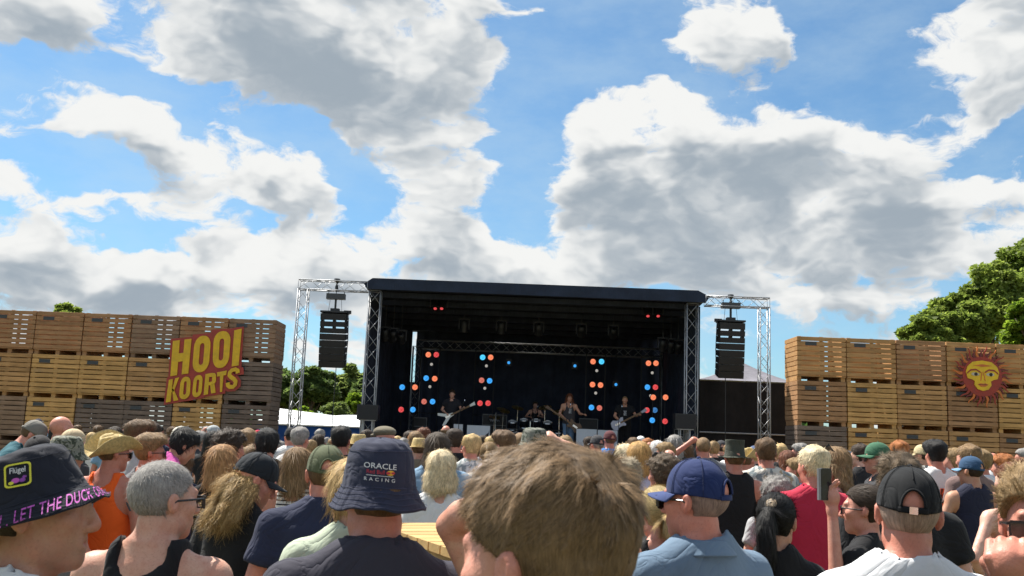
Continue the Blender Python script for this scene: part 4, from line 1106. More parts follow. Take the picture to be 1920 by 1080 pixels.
        a = Wr + d * .025 - lat * .03; m_ = a + d * .035 - lat * .028; f.cone(a, m_, .014, .011, .012); f.cone(m_, m_ + d * .032 - nrm * .01, .011, .009, .006)
    def field(s, h, b, fine=()):
        f = Fld(*s.grid(h, b, fine=fine)); B = s.b
        f.loft(s.rows, .0)
        f.ell((0, -.012, .86), (.165 * B, .118 * B, .10), .04)
        f.cone((0, -.030, 1.46), s.hc + s.Rh @ np.array((0, -.028, -.062)), (.060 if not s.fem else .050) * (1 + (B - 1) * .6), .053 if not s.fem else .046, .03)
        s.head(f, h)
        nk = (.046 if not s.fem else .034) * (1 + (B - 1) * .4)
        for sd in (-1, 1):
            S, E, Wr = s.sh[sd]; a = s.ab
            f.cone((sd * .03, -.035, 1.530), S * np.array((.80, 1, 1)) + np.array((0, -.012, .018)), nk * .93, .040 * a, .026)
            f.ell(S + np.array((sd * .004, 0, -.012)), (.060 * a, .060 * a, .070 * a), .045)
            f.cone(S, E, .050 * a, .039 * a, .035); f.cone(E, E + (Wr - E) * .3, .038 * a, .041 * a, .02); f.cone(E + (Wr - E) * .3, Wr, .041 * a, .026 * a, .02)
            s.hand(f, sd)
            hp, kn, an = (sd * .088 * B, -.005, .86), (sd * .098 * B, .012, .48), (sd * .105, -.025, .09)
            f.cone(hp, kn, .088 * B, .056 * B, .035); f.cone(kn, (sd * .10, -.02, .33), .054, .056 * B, .02); f.cone((sd * .10, -.02, .33), an, .056 * B, .038, .02)
            f.cone((sd * .105, -.04, .045), (sd * .125, .15, .032), .040, .030, .02)
        return f
    # ---- clothes: own surfaces a little outside the body
    def top_field(s, kind, h, b, off=.013, folds=0.0, seed=0, long=.86, sleeve=.60):
        xs, ys, zs = s.grid(b, b); zs = zs[(zs > long - .08) & (zs < 1.64)]
        if b < .02:
            zs = seg_axis([(long - .06, 1.38, b), (1.38, 1.62, b * .6)])
        f = Fld(xs, ys, zs); B = s.b
        rows = []
        wr = max(r[1] for r in s.rows if 1.2 < r[0] < 1.4)
        for (z, rx, ry, cy) in [q for q in s.rows]:
            loose = .012 if z < 1.3 else 0.0
            if z < 1.3: rx = max(rx, wr * (.93 if not s.fem else .90)); ry = max(ry, .112 * B)
            rows.append((z, rx + off + loose, ry + off + loose, cy))
        rows[-1] = (1.575, .070, .066, -.03)
        z0 = long
        rows = [(z0,) + tuple(np.interp(z0, [r[0] for r in rows], [r[j] for r in rows]) for j in (1, 2, 3))] + [r for r in rows if r[0] > z0 + .01]
        f.loft(rows, 0.0)
        nk = (.046 if not s.fem else .034) * (1 + (B - 1) * .4)
        for sd in (-1, 1):
            S, E, Wr = s.sh[sd]; a = s.ab
            f.cone((sd * .03, -.035, 1.533), S * np.array((.80, 1, 1)) + np.array((0, -.012, .018)), nk + off + .005, .040 * a + off + .003, .035)
            if kind in ('tee', 'polo', 'shirt'):
                f.ell(S + np.array((sd * .004, 0, -.012)), (.060 * a + off, .060 * a + off, .070 * a + off), .04)
                d = (E - S); L = np.linalg.norm(d); d = d / L; en = S + d * L * sleeve
                r1, r2 = .052 * a + off, .056 * a + off + .012; S_, d_, L_ = S, d, L * sleeve
                def fn(X_, Y_, Z_):
                    px, py, pz = X_ - S_[0], Y_ - S_[1], Z_ - S_[2]; t = px * d_[0] + py * d_[1] + pz * d_[2]; tc = np.clip(t, 0, L_ + .05)
                    q = np.sqrt((px - d_[0] * tc) ** 2 + (py - d_[1] * tc) ** 2 + (pz - d_[2] * tc) ** 2) - (r1 + (r2 - r1) * tc / L_)
                    return np.maximum(q, t - L_)
                f.add(fn, np.minimum(S, en) - .12, np.maximum(S, en) + .12, .022)
        X_, Y_, Z_ = f.xyz((slice(None),) * 3)
        if kind in ('tank', 'muscle'):
            w = (.118 if kind == 'tank' else .172) * (1 + (B - 1) * .8)
            zz = np.interp(Z_, [1.18, 1.26, 1.33, 1.42, 1.6], [.6, .19 * B if kind == 'muscle' else .16 * B, w + .012, w, w - .006]).astype(f32)
            f.D = np.maximum(f.D, np.abs(X_) - zz)
        # neck opening
        n0 = np.array((0, -.03, 1.44)); n1 = s.hc + s.Rh @ np.array((0, -.028, -.062)); n1 = n0 + (n1 - n0) * np.array((.5, .5, 1))
        nr = {'tank': .088, 'muscle': .076}.get(kind, .072) * (1 + (B - 1) * .5) * (.9 if s.fem else 1)
        f.cone(n0 + np.array((0, .025, .03)), n1 + np.array((0, .01, .06)), nr, nr + .012, 0.0, 's')
        if kind == 'tank': f.ell((0, .10, 1.47), (.075, .09, .10), .0, None, 's'); f.ell((0, -.11, 1.52), (.08, .07, .075), .0, None, 's')
        if folds:
            rg = np.random.default_rng(seed + 11); w = 0
            for i in range(7):
                k = rg.normal(size=3); k[2] *= .8; k = k / np.linalg.norm(k) * rg.uniform(22, 60)
                ph = rg.uniform(0, 6.28)
                w = w + np.sin(X_ * k[0] + Y_ * k[1] + Z_ * k[2] + ph + 1.2 * np.sin(X_ * k[1] * .4 + Z_ * k[0] * .3)) * (30 / np.linalg.norm(k))
            f.D = f.D - (w * folds * .35).astype(f32)
        return f
    def neck_ring(s, f, kind):
        """points where a top's neck opening meets its surface"""
        B = s.b; n0 = np.array((0, -.03, 1.44)); n1 = s.hc + s.Rh @ np.array((0, -.028, -.062)); n1 = n0 + (n1 - n0) * np.array((.5, .5, 1))
        nr = {'tank': .088, 'muscle': .076}.get(kind, .072) * (1 + (B - 1) * .5) * (.9 if s.fem else 1); a = n0 + np.array((0, .025, .03)); d = n1 + np.array((0, .01, .06)) - a; d = d / np.linalg.norm(d)
        e1 = np.cross(d, (0, 1, 0)); e1 /= np.linalg.norm(e1); e2 = np.cross(d, e1); xs, ys, zs = f.ax; ring = []
        for k in range(56):
            th = 2 * math.pi * k / 56; rd = e1 * math.cos(th) + e2 * math.sin(th); hit = -.06
            for t in np.arange(.16, -.06, -.003):
                p = a + d * t + rd * (nr + .006); i, j, m = (int(np.clip(np.searchsorted(q, v) , 1, len(q) - 1)) for q, v in zip((xs, ys, zs), p))
                if f.D[i - 1:i + 1, j - 1:j + 1, m - 1:m + 1].mean() < 0: hit = t; break
            ring.append(hit)
        h_ = np.array(ring)
        for _ in range(4): h_ = (np.roll(h_, 1) + h_ * 2 + np.roll(h_, -1)) / 4
        return [tuple(a + d * (h_[k] + .001) + (e1 * math.cos(2 * math.pi * k / 56) + e2 * math.sin(2 * math.pi * k / 56)) * (nr + .003)) for k in range(56)]
    def legs_field(s, kind, b):
        z0 = {'jeans': .06, 'shorts': .46, 'skirt': .5}[kind]; B = s.b
        xs, ys, zs = s.grid(b * 1.3, b * 1.3); zs = zs[(zs > z0 - .08) & (zs < 1.06)]
        f = Fld(xs, ys, zs); rows = [q for q in s.rows if q[0] < 1.05]
        f.loft([(z, rx + .013, ry + .013, cy) for (z, rx, ry, cy) in rows], 0.0); f.ell((0, -.012, .86), (.178 * B, .131 * B, .11), .04)
        for sd in (-1, 1):
            hp, kn, an = (sd * .088 * B, -.005, .86), (sd * .098 * B, .012, .48), (sd * .105, -.025, .05)
            f.cone(hp, kn, .100 * B, .076 * B if kind == 'jeans' else .092, .03)
            if kind == 'jeans': f.cone(kn, an, .074 * B, .062, .02)
        X_, Y_, Z_ = f.xyz((slice(None),) * 3); f.D = np.maximum(f.D, z0 - Z_); return f

def bend_pts(V, A, T=0.0):
    """stoop: everything above the hips leans forward by A degrees"""
    if not A: return V
    t = np.clip((V[:, 2] - .85) / .4, 0, 1); a = -rad(A) * t * t * (3 - 2 * t); y = V[:, 1]; z = V[:, 2] - .95
    return np.stack([V[:, 0], y * np.cos(a) - z * np.sin(a), y * np.sin(a) + z * np.cos(a) + .95], 1)

def face_tint(V, B):
    """colour of the skin itself: redder lips, ears and nose, darker brows"""
    P_ = (V - B.hc) @ B.Rh / B.hs
    x, y, z = np.abs(P_[:, 0]), P_[:, 1], P_[:, 2]
    t = np.ones((len(V), 3)); g = lambda c, s: np.exp(-(c / s) ** 2)
    lips = g(x, .022) ** 2 * g(z + .066, .008) * (y > .075); t *= 1 - lips[:, None] * np.array((.18, .45, .42))
    red = .55 * ((x > .078) & (np.abs(z) < .045)) + .6 * g(x, .02) * g(z + .03, .016) * (y > .098) + .35 * g(x - .045, .022) * g(z + .02, .02) * (y > .05)
    t *= 1 - red[:, None] * np.array((.02, .24, .22))
    brow = g(x - .032, .016) * g(z - .030 - .1 * (x - .03), .0042) * (y > .075); t *= 1 - brow[:, None] * np.array((.6, .65, .68))
    neck = ((z < -.06) & (y < .03)) * .3; t *= 1 - neck[:, None] * np.array((.02, .20, .20))
    if not B.fem:
        st = np.clip((-.045 - z) / .03, 0, 1) * (y > .02) * (z > -.14) * (1 - np.clip(lips * 3, 0, 1)); t *= 1 - st[:, None] * np.array((.26, .24, .20)) * .8
    return np.clip(t, 0, 1)

# ------------------------------------------------------------------ materials for people: colour comes from the object
def skin_mat():
    m, nt, b = pmat('skin', 0.48, 0, 0.4)
    oi = objinfo(nt); at_ = nt.nodes.new('ShaderNodeAttribute'); at_.attribute_name = 'tint'; oc = objcoord(nt)
    n1 = X(nt, noise(nt, oc, 26.0, 5, .65).outputs['Fac']); n2 = X(nt, noise(nt, oc, 160.0, 3, .6).outputs['Fac'])
    c = mixrgb(nt, 1.0, oi.outputs['Color'], at_.outputs['Color'], 'MULTIPLY')
    c = mixrgb(nt, n1.smooth(.35, .75, 0, .45), c, (.48, .15, .095))
    n3 = X(nt, noise(nt, oc, 7.0, 3, .6).outputs['Fac']); c = mixrgb(nt, n3.smooth(.45, .75, 0, .35), c, (.58, .20, .13))
    c = mixrgb(nt, n2.smooth(.50, .75, 0, .34), c, (.27, .11, .07))
    nt.links.new(c, b.inputs['Base Color'])
    b.inputs['Subsurface Weight'].default_value = .0; b.inputs['Subsurface Radius'].default_value = (1.0, .35, .2); b.inputs['Subsurface Scale'].default_value = .012
    nt.links.new(n1.smooth(.3, .7, .40, .58).s, b.inputs['Roughness']); bump(nt, b, n2 + n1 * .6, .38, .003); return m
M_SKIN = skin_mat()
def fabric_mat(name='fabric', rough=.85, pattern=None):
    m, nt, b = pmat(name, rough, 0, .25)
    oi = objinfo(nt); oc = objcoord(nt); col = oi.outputs['Color']
    big = X(nt, noise(nt, oc, 5.0, 4, .6, .5).outputs['Fac']); fold = X(nt, noise(nt, oc, 5.5, 3, .5, 1.3).outputs['Fac']); fold = ((fold - .5).absv() * 5.0).pw(.6).mn(1.0) * .5 + fold * .8
    wv = X(nt, noise(nt, oc, 420.0, 2, .5).outputs['Fac'])
    if pattern: col = pattern(nt, oc, col)
    c = mixrgb(nt, big.smooth(.2, .8, .0, .22), col, mixrgb(nt, 1.0, col, (.72, .72, .74), 'MULTIPLY'))
    nt.links.new(c, b.inputs['Base Color'])
    b.inputs['Sheen Weight'].default_value = .06; b.inputs['Sheen Roughness'].default_value = .5
    bump(nt, b, fold * 1.0 + wv * .05, .40, .024); return m
M_FAB = fabric_mat()
def stripes(nt, oc, col):
    sp = nt.nodes.new('ShaderNodeSeparateXYZ'); nt.links.new(oc, sp.inputs[0]); z = X(nt, sp.outputs[2]) * 34.0
    s = z._m('FRACT'); return mixrgb(nt, s.smooth(.60, .64), (.72, .70, .66), (.02, .02, .03))
def blotches(c1, c2, sc, lo=.48, hi=.56):
    def f(nt, oc, col): 
        n = X(nt, noise(nt, oc, sc, 3, .55, 1.2).outputs['Fac']); c = mixrgb(nt, n.smooth(lo, hi), col, c1); n2 = X(nt, noise(nt, vmath(nt, 'ADD', oc, (3, 7, 1)), sc * 1.3, 2, .5, 1.0).outputs['Fac']); return mixrgb(nt, n2.smooth(hi, hi + .06), c, c2)
    return f
M_STRIPE = fabric_mat('striped_fabric', pattern=stripes)
M_FLORAL = fabric_mat('printed_fabric', pattern=blotches((.22, .26, .27), (.42, .33, .22), 11))
M_CAMO = fabric_mat('camouflage_fabric', pattern=blotches((.055, .065, .045), (.20, .20, .17), 22, .46, .52))
M_BLUEP = fabric_mat('blue_printed_fabric', pattern=blotches((.05, .10, .22), (.55, .60, .66), 20))
M_REDP = fabric_mat('dark_fabric_red_print', pattern=lambda nt, oc, col: (lambda sp, n: mixrgb(nt, (n.smooth(.50, .56) * ((X(nt, sp.outputs[0])).absv().smooth(.10, .08)) * ((X(nt, sp.outputs[2]) - 1.30).absv().smooth(.12, .10)) * (X(nt, sp.outputs[1]).smooth(-.02, -.03))), col, (.34, .04, .06)))(
    (lambda s_: (nt.links.new(oc, s_.inputs[0]), s_)[1])(nt.nodes.new('ShaderNodeSeparateXYZ')), X(nt, noise(nt, oc, 34, 3, .6, 1.5).outputs['Fac'])))
FAB = {'plain': M_FAB, 'stripe': M_STRIPE, 'floral': M_FLORAL, 'camo': M_CAMO, 'bluep': M_BLUEP, 'redp': M_REDP}
def hair_mat(name, streak=30.0, strands=False):
    m, nt, b = pmat(name, .55, 0, .22)
    oi = objinfo(nt); oc = objcoord(nt); sp = nt.nodes.new('ShaderNodeSeparateXYZ'); nt.links.new(oc, sp.inputs[0])
    if strands:
        r = X(nt, nt.nodes.new('ShaderNodeNewGeometry').outputs['Random Per Island']); n2 = X(nt, noise(nt, oc, 16.0, 3, .6).outputs['Fac']); k = r * .75 + n2 * .5
        c = vmath(nt, 'SCALE', oi.outputs['Color']); nt.links.new(k.smooth(.1, 1.15, .45, 1.6).s, c.node.inputs['Scale']); nt.links.new(c, b.inputs['Base Color']); b.inputs['Roughness'].default_value = .55
        return m
    an = nt.nodes.new('ShaderNodeMath'); an.operation = 'ARCTAN2'; nt.links.new(sp.outputs[0], an.inputs[0]); y0 = X(nt, sp.outputs[1]) + .02; nt.links.new(y0.s, an.inputs[1])
    cv = nt.nodes.new('ShaderNodeCombineXYZ'); nt.links.new((X(nt, an.outputs[0]) * 1.0).s, cv.inputs[0]); nt.links.new((X(nt, sp.outputs[2]) * 1.1).s, cv.inputs[1]); nt.links.new((X(nt, oi.outputs['Random']) * 9.0).s, cv.inputs[2])
    n1 = X(nt, noise(nt, cv.outputs[0], streak, 5, .65, .35).outputs['Fac']); n2 = X(nt, noise(nt, oc, 22.0, 4, .6, .6).outputs['Fac'])
    k = n1 * .8 + n2 * .6
    c = vmath(nt, 'SCALE', oi.outputs['Color']); nt.links.new(k.smooth(.35, 1.05, .38, 1.65).s, c.node.inputs['Scale'])
    nt.links.new(c, b.inputs['Base Color']); bump(nt, b, n1 * .7 + n2 * .6, .85, .012); return m
M_HAIR = hair_mat('hair'); M_STRAND = hair_mat('hair_strands', strands=True)
M_FELT = plain('dark_felt', (.020, .022, .018), .9, vary=.25)

# ------------------------------------------------------------------ hair in the head's own frame
def wave(X_, Y_, Z_, f, seed, n=6):
    rg = np.random.default_rng(seed); w = 0
    for i in range(n):
        k = rg.normal(size=3); k = k / np.linalg.norm(k) * f * rg.uniform(.6, 1.6); w = w + np.sin(X_ * k[0] + Y_ * k[1] + Z_ * k[2] + rg.uniform(0, 6.28))
    return w / n
def hair_field(style, h, seed=0, capped=False):
    lowz = {'chin': -.14, 'long': -.40, 'bob': -.20, 'medium': -.16, 'shag': -.2}.get(style, -.13)
    ext = .17 if style in ('curly', 'long', 'bob', 'shag', 'chin') else .135
    f = Fld(seg_axis([(-ext, ext, h)]), seg_axis([(-.21, .16, h)]), seg_axis([(lowz - .03, .20, h)])); X_, Y_, Z_ = f.xyz((slice(None),) * 3)
    def e(c, r, k=.0): f.ell(c, r, k)
    e((0, -.016, .034), (.077, .099, .089)); e((0, .030, -.030), (.061, .066, .088), .03)
    top = np.clip((Z_ - .02) / .09, 0, 1)
    if style == 'buzz': t = (.0060 + .002 * top) * np.clip((Z_ + .085 + .25 * np.clip(-Y_ - .03, 0, .1) * 0) / .07, .12, 1)
    elif style == 'short': t = .010 + .020 * top + .014 * top * wave(X_, Y_, Z_ * .4, 75, seed) + .004 * wave(X_, Y_, Z_ * .4, 160, seed + 5)
    elif style == 'quiff': t = .011 + .030 * top + .022 * top * np.clip(Y_ / .08, 0, 1) + .008 * top * wave(X_, Y_, Z_ * .4, 80, seed)
    elif style == 'medium': t = .018 + .016 * top + .011 * wave(X_, Y_, Z_ * .3, 90, seed)
    elif style == 'tied': t = .010 + .006 * top + .002 * wave(X_, Y_, Z_, 120, seed)
    elif style == 'curly': t = .040 + .008 * top + .014 * wave(X_, Y_, Z_, 95, seed) + .006 * wave(X_, Y_, Z_, 220, seed + 3)
    else: t = .020 + .012 * top + .005 * wave(X_, Y_, Z_ * .2, 90, seed)
    f.D = f.D - t.astype(f32)
    zl = [-.5, -.10, -.06, -.02, .005, .03, .05, .07, .088, .3]
    if style in ('long', 'bob', 'medium', 'curly', 'shag', 'chin'):
        if style in ('long', 'bob', 'shag', 'chin'):
            # a curtain of hair hanging behind and beside the neck
            rows = {'chin': [(-.125, .085, .065, -.050), (-.09, .110, .092, -.038), (-.04, .112, .106, -.024), (0, .104, .108, -.018)], 'long': [(-.40, .075, .030, -.120), (-.30, .105, .045, -.115), (-.2, .112, .060, -.095), (-.1, .104, .085, -.055), (0, .100, .105, -.02)],
                    'bob': [(-.19, .085, .060, -.055), (-.14, .108, .085, -.045), (-.08, .110, .098, -.03), (0, .104, .108, -.018)],
                    'shag': [(-.22, .100, .050, -.080), (-.16, .128, .085, -.060), (-.08, .122, .100, -.03), (0, .108, .108, -.018)]}[style]
            rows = np.array(rows, f32)
            rx = np.interp(Z_, rows[:, 0], rows[:, 1]); ry = np.interp(Z_, rows[:, 0], rows[:, 2]); cy = np.interp(Z_, rows[:, 0], rows[:, 3])
            d = (np.sqrt((X_ / rx) ** 2 + ((Y_ - cy) / ry) ** 2) - 1) * np.minimum(rx, ry); d = np.maximum(d, np.maximum(rows[0, 0] - Z_ + .02 * wave(X_, Y_, Z_ * 0, 150, seed), Z_ - .0))
            amp = {'chin': .007, 'long': .006, 'bob': .005, 'shag': .012}[style]
            d = d - amp * wave(X_, Y_, Z_ * .35, 85, seed) - (.010 * wave(X_, Y_, Z_, 110, seed + 1) if style == 'shag' else 0)
            hh = np.clip(.5 + .5 * (d - f.D) / .03, 0, 1); f.D = (d * (1 - hh) + f.D * hh - .03 * hh * (1 - hh)).astype(f32)
        yl = [-.01, -.01, .0, .012, .022, .036, .050, .066, .2, .2]; zn = {'chin': -.13, 'long': -.42, 'bob': -.2, 'medium': -.115, 'curly': -.12, 'shag': -.24}[style]
    else:
        yl = [-.02, -.02, -.02, -.026, -.010, .022, .046, .066, .2, .2]; zn = -.082 if style != 'tied' else -.07
        if style == 'ring': pass
    ylim = np.interp(Z_, zl, yl) + .004 * wave(X_, Y_ * 0, Z_, 240, seed + 9)
    zn = zn + .005 * wave(X_, Y_, Z_ * 0, 160, seed + 4)
    f.D = np.maximum(f.D, (Y_ - ylim)); f.D = np.maximum(f.D, zn + np.clip((Y_ + .04) * .5, -.02, .08) - Z_)
    if style in ('ring',): f.D = np.maximum(f.D, Z_ - .045 - .02 * np.clip((Y_ + .06) / .08, 0, 1))
    if capped: f.D = np.maximum(f.D + .030 * np.clip((Z_ + .035) / .06, 0, 1) * (style not in ('buzz', 'short')), Z_ - .030)
    f.D = f.D.astype(f32); return f
HAIRC = {}
def hair_mesh(style, h, seed, capped=False):
    k = (style, round(h, 4), seed, capped)
    if k not in HAIRC:
        V, Q = surface_net(hair_field(style, h, seed, capped)); V = smooth_mesh(V, Q, 1)
        HAIRC[k] = (np_mesh('hair_' + style, V, Q, True, M_HAIR), V, Q)
    return HAIRC[k]
def strands(V, Q, n, length, width, seed, flow, nseg=4, lift=.25, curl=0.0, jitter=.35, clump=0.0, sel=None):
    """thin tapering ribbons rooted over a hair surface; flow(P, N) gives the comb direction"""
    rg = np.random.default_rng(seed)
    c = V[Q].mean(1); e1 = V[Q[:, 2]] - V[Q[:, 0]]; e2 = V[Q[:, 3]] - V[Q[:, 1]]; N = np.cross(e1, e2); A = np.linalg.norm(N, axis=1); N = N / np.maximum(A, 1e-9)[:, None]
    if sel is not None: A = A * sel(c)
    i = rg.choice(len(c), n, p=A / A.sum()); p = c[i] + e1[i] * rg.uniform(-.4, .4, (n, 1)) + e2[i] * rg.uniform(-.4, .4, (n, 1)); nn = N[i]
    d = flow(p, nn); d = d - nn * (d * nn).sum(1)[:, None]; d /= np.maximum(np.linalg.norm(d, axis=1), 1e-6)[:, None]
    if clump:
        cell = np.floor(p / clump).astype(int); hsh = (cell[:, 0] * 73856093 ^ cell[:, 1] * 19349663 ^ cell[:, 2] * 83492791) % 9973
        tab = np.random.default_rng(seed + 1).normal(size=(9973, 3)); j = tab[hsh] * jitter + rg.normal(size=(n, 3)) * jitter * .35
        lf = lift * (.4 + 1.2 * np.random.default_rng(seed + 2).uniform(0, 1, 9973)[hsh])
    else: j = rg.normal(size=(n, 3)) * jitter; lf = lift * rg.uniform(.3, 1.7, n)
    d = d + j; d /= np.linalg.norm(d, axis=1)[:, None]
    L = (length(p) if callable(length) else length) * rg.uniform(.55, 1.25, n); lmean = float(np.mean(L)); side = np.cross(d, nn); side /= np.maximum(np.linalg.norm(side, axis=1), 1e-6)[:, None]
    ph = rg.uniform(0, 6.28, n); vs = np.zeros((n, nseg + 1, 2, 3))
    p = p - nn * (.003 + .02 * lmean)
    for s in range(nseg + 1):
        t = s / nseg
        q = p + d * (L * t)[:, None] + nn * (L * lf * (t - .75 * t * t) * 1.5)[:, None]; q[:, 2] -= (L * .18 * t * t)
        if curl: q = q + side * (curl * np.sin(ph + t * 7))[:, None] + nn * (curl * np.cos(ph + t * 7))[:, None]
        w = width * (1 - .8 * t ** 2)
        vs[:, s, 0] = q - side * w / 2; vs[:, s, 1] = q + side * w / 2
    base = np.arange(n)[:, None] * (nseg + 1) * 2; k = np.arange(nseg)[None, :] * 2
    fs = np.stack([base + k, base + k + 1, base + k + 3, base + k + 2], -1).reshape(-1, 4)
    return np_mesh('strands', vs.reshape(-1, 3), fs, True, M_STRAND)
def flow_whorl(p, n):
    w = np.array((.012, -.075, .10)); d = p - w; d[:, 2] *= .6; tw = np.cross(np.array((0, 0, 1.0)), d) * .35
    return d / np.maximum(np.linalg.norm(d, axis=1), 1e-5)[:, None] + tw * 4 + np.array((0, .25, -.15))
def flow_down(p, n): return np.stack([p[:, 0] * .8, (p[:, 1] + .02) * .3, -np.ones(len(p)) * .12], 1)
# ------------------------------------------------------------------ hats and glasses in the head's own frame
def sheet(fn, nu, nv, closed=True, keep=None):
    """grid of quads from fn(u, v) with u, v arrays in 0..1; keep(u, v, P) drops faces"""
    u = np.linspace(0, 1, nu + 1)[:-1] if closed else np.linspace(0, 1, nu + 1); v = np.linspace(0, 1, nv + 1); U, Vv = np.meshgrid(u, v, indexing='ij')
    P_ = fn(U, Vv); nU = len(u); idx = np.arange(nU * (nv + 1)).reshape(nU, nv + 1); nx_ = np.roll(idx, -1, 0) if closed else idx[1:]
    a = idx if closed else idx[:-1]
    Q = np.stack([a[:, :-1], nx_[:, :-1], nx_[:, 1:], a[:, 1:]], -1).reshape(-1, 4)
    if keep is not None:
        uc, vc = U.ravel()[Q[:, 0]] + .5 / nu, Vv.ravel()[Q].mean(1); Q = Q[keep(uc, vc, P_.reshape(-1, 3)[Q].mean(1))]
    return P_.reshape(-1, 3), Q
def shell(name, V, Q, mat, parent, th=.003, color=None):
    o = link(name, np_mesh(name, V, Q, True, mat), parent, color=color); md = o.modifiers.new('thickness', 'SOLIDIFY'); md.thickness = th; md.offset = 1.0; return o
def fabric_hat(): return M_FAB
def make_cap(parent, col, mat=None, vis=None, opening=True, fine=1, grow=.0, visor_dir=0.0, buckle=False):
    """baseball cap: six-panel crown, visor, button, back opening with strap"""
    mat = mat or M_FAB; rx, ry, zt, z0 = .088 + grow, .110 + grow, .142 + grow, .026
    nu, nv = (132, 34) if fine else (48, 12)
    def crown(U, V):
        th = U * 2 * math.pi; ph = V * math.pi / 2
        c = np.cos(ph) ** .80; r = 1 - .010 * np.exp(-((np.mod(th, math.pi / 3) - math.pi / 6) / .045) ** 2) * (1 - V) * (1 if fine else 0) + .010 * np.sin(th * 3 + 1) * np.sin(ph * 2) * .5
        x = np.sin(th) * rx * c * r; y = -.014 + np.cos(th) * ry * c * r * (1 + .05 * (np.cos(th) > 0) * np.sin(ph)); z = z0 - .012 * (np.cos(th) < 0) * np.cos(th) ** 2 * (1 - V) + (zt - z0) * np.sin(ph) ** .95
        return np.stack([x, y, z], -1)
    def keep(u, v, P_):
        if not opening: return np.ones(len(u), bool)
        da = np.abs(u - .5) * 2 * math.pi * ry
        return ~(((da / .040) ** 2 + ((P_[:, 2] - z0 - .008) / .046) ** 2 < 1) & (P_[:, 2] > z0 + .006))
    V, Q = sheet(crown, nu, nv, True, keep); o = shell('cap', V, Q, mat, parent, .0025, col)
    if fine:
        mb = MB()
        for k in range(6):
            if k == 3 and opening: V0 = .5
            else: V0 = 0.02
            u = np.full(14, k / 6.0); v = np.linspace(V0, .97, 14); pts = crown(u, v); mb.tube([tuple(q + (q - np.array((0, -.014, .04))) * .028) for q in pts], .0013, 5)
        mb.build('panel_seams', mat, o, smooth=True, color=tuple(c * .7 for c in col))
    A = rad(68)
    def vis_fn(U, S):
        a = (U - .5) * 2 * A; x0 = np.sin(a) * rx * .99; y0 = -.014 + np.cos(a) * ry * .99; L = .072 * np.cos(a * 1.12).clip(0) ** .6
        x = x0 * (1 + .06 * S); y = y0 + L * S; z = z0 + .004 - .012 * S - 2.6 * x ** 2 * (.3 + .7 * S)
        return np.stack([x, y, z], -1)
    V, Q = sheet(vis_fn, 40 if fine else 16, 10 if fine else 4, False); shell('visor', V, Q, mat, o, .004, vis or col)
    MB().lathe([(.008, 0), (.007, .005), (.003, .007), (.0005, .0075)], 10, (0, -.014, zt + .001)).build('button', mat, o, smooth=True, color=col)
    if opening:
        def strap(U, S):
            a = math.pi + (U - .5) * 2 * .46; z = z0 - .011 + S * .015
            return np.stack([np.sin(a) * (rx + .0015) + 0 * S, -.014 + np.cos(a) * (ry + .0015), z], -1)
        if fine:
            def edge(t):
                z = z0 + .008 + .046 * math.sin(t); ph = math.asin(min(1, max(0, (z - z0) / (zt - z0))) ** (1 / .95)); a = math.pi + .040 * math.cos(t) / ry; c = math.cos(ph) ** .80; return (math.sin(a) * (rx * c + .001), -.014 + math.cos(a) * (ry * c + .001), z)
            MB().tube([edge(t) for t in np.linspace(-.02, math.pi + .02, 30)], .0038, 6).build('opening_binding', mat, o, smooth=True, color=col)
        V, Q = sheet(strap, 24, 3, False); st = shell('strap', V, Q, mat, o, .002, col)
        if buckle: MB().box((0, -.014 - ry - .004, z0 - .003), (.022, .004, .020)).box((0, -.014 - ry - .0065, z0 - .003), (.011, .003, .010)).build('buckle', M_CHROME, st)
    return o
def make_lathe_hat(parent, name, prof, col, mat=None, fine=1, ey=1.13, wob=.004, fn=None, th=.003, seed=0, vcol=None):
    mat = mat or M_FAB; pr = np.array(prof); s = np.linspace(0, 1, len(pr)); nu, nv = (110, 46) if fine else (36, 16); rg = np.random.default_rng(seed); ph = rg.uniform(0, 6.28, 6)
    def f(U, V):
        th_ = U * 2 * math.pi; r = np.interp(V, s, pr[:, 0]); z = np.interp(V, s, pr[:, 1])
        w = np.sin(th_ * 3 + ph[0]) + .6 * np.sin(th_ * 5 + ph[1]) + .5 * np.sin(th_ * 8 + ph[2] + V * 5)
        cr = np.sin(th_ * 11 + ph[3] + V * 17) * np.sin(V * 23 + ph[4]) * .5
        r = r * (1 + wob * 3.0 * cr * (V > .15)); z = z + wob * w * np.clip((V - .55) * 2.2, -.25, 1) + wob * .8 * cr
        x = np.sin(th_) * r; y = -.012 + np.cos(th_) * r * ey
        if fn: x, y, z = fn(x, y, z, V, th_)
        return np.stack([x, y, z], -1)
    V, Q = sheet(f, nu, nv, True); o = shell(name, V, Q[:, ::-1], mat, parent, th, col)
    if fine and name == 'bucket_hat':
        mb = MB(); U = np.linspace(0, 1, 65); n = len(pr)
        for vv in [(n - 5) / (n - 1), (n - 3.4) / (n - 1), (n - 2.7) / (n - 1), (n - 2.0) / (n - 1), (n - 1.3) / (n - 1), 4.2 / (n - 1)]:
            P_ = f(U, np.full(65, vv)); P_ = P_ + np.stack([P_[:, 0], P_[:, 1] + .012, 0 * U], -1) * .028 + np.array((0, 0, .0006 if vv > .3 else .002)); mb.tube([tuple(q) for q in P_], .0008, 4, False)
        mb.build('stitching', mat, o, smooth=True, color=tuple(c * 1.9 for c in col))
    return o
BUCKET = [(.0005, .150), (.028, .149), (.050, .145), (.066, .137), (.0765, .122), (.0825, .100), (.088, .065), (.0925, .030), (.094, .027), (.102, .012), (.111, -.006), (.121, -.022)]
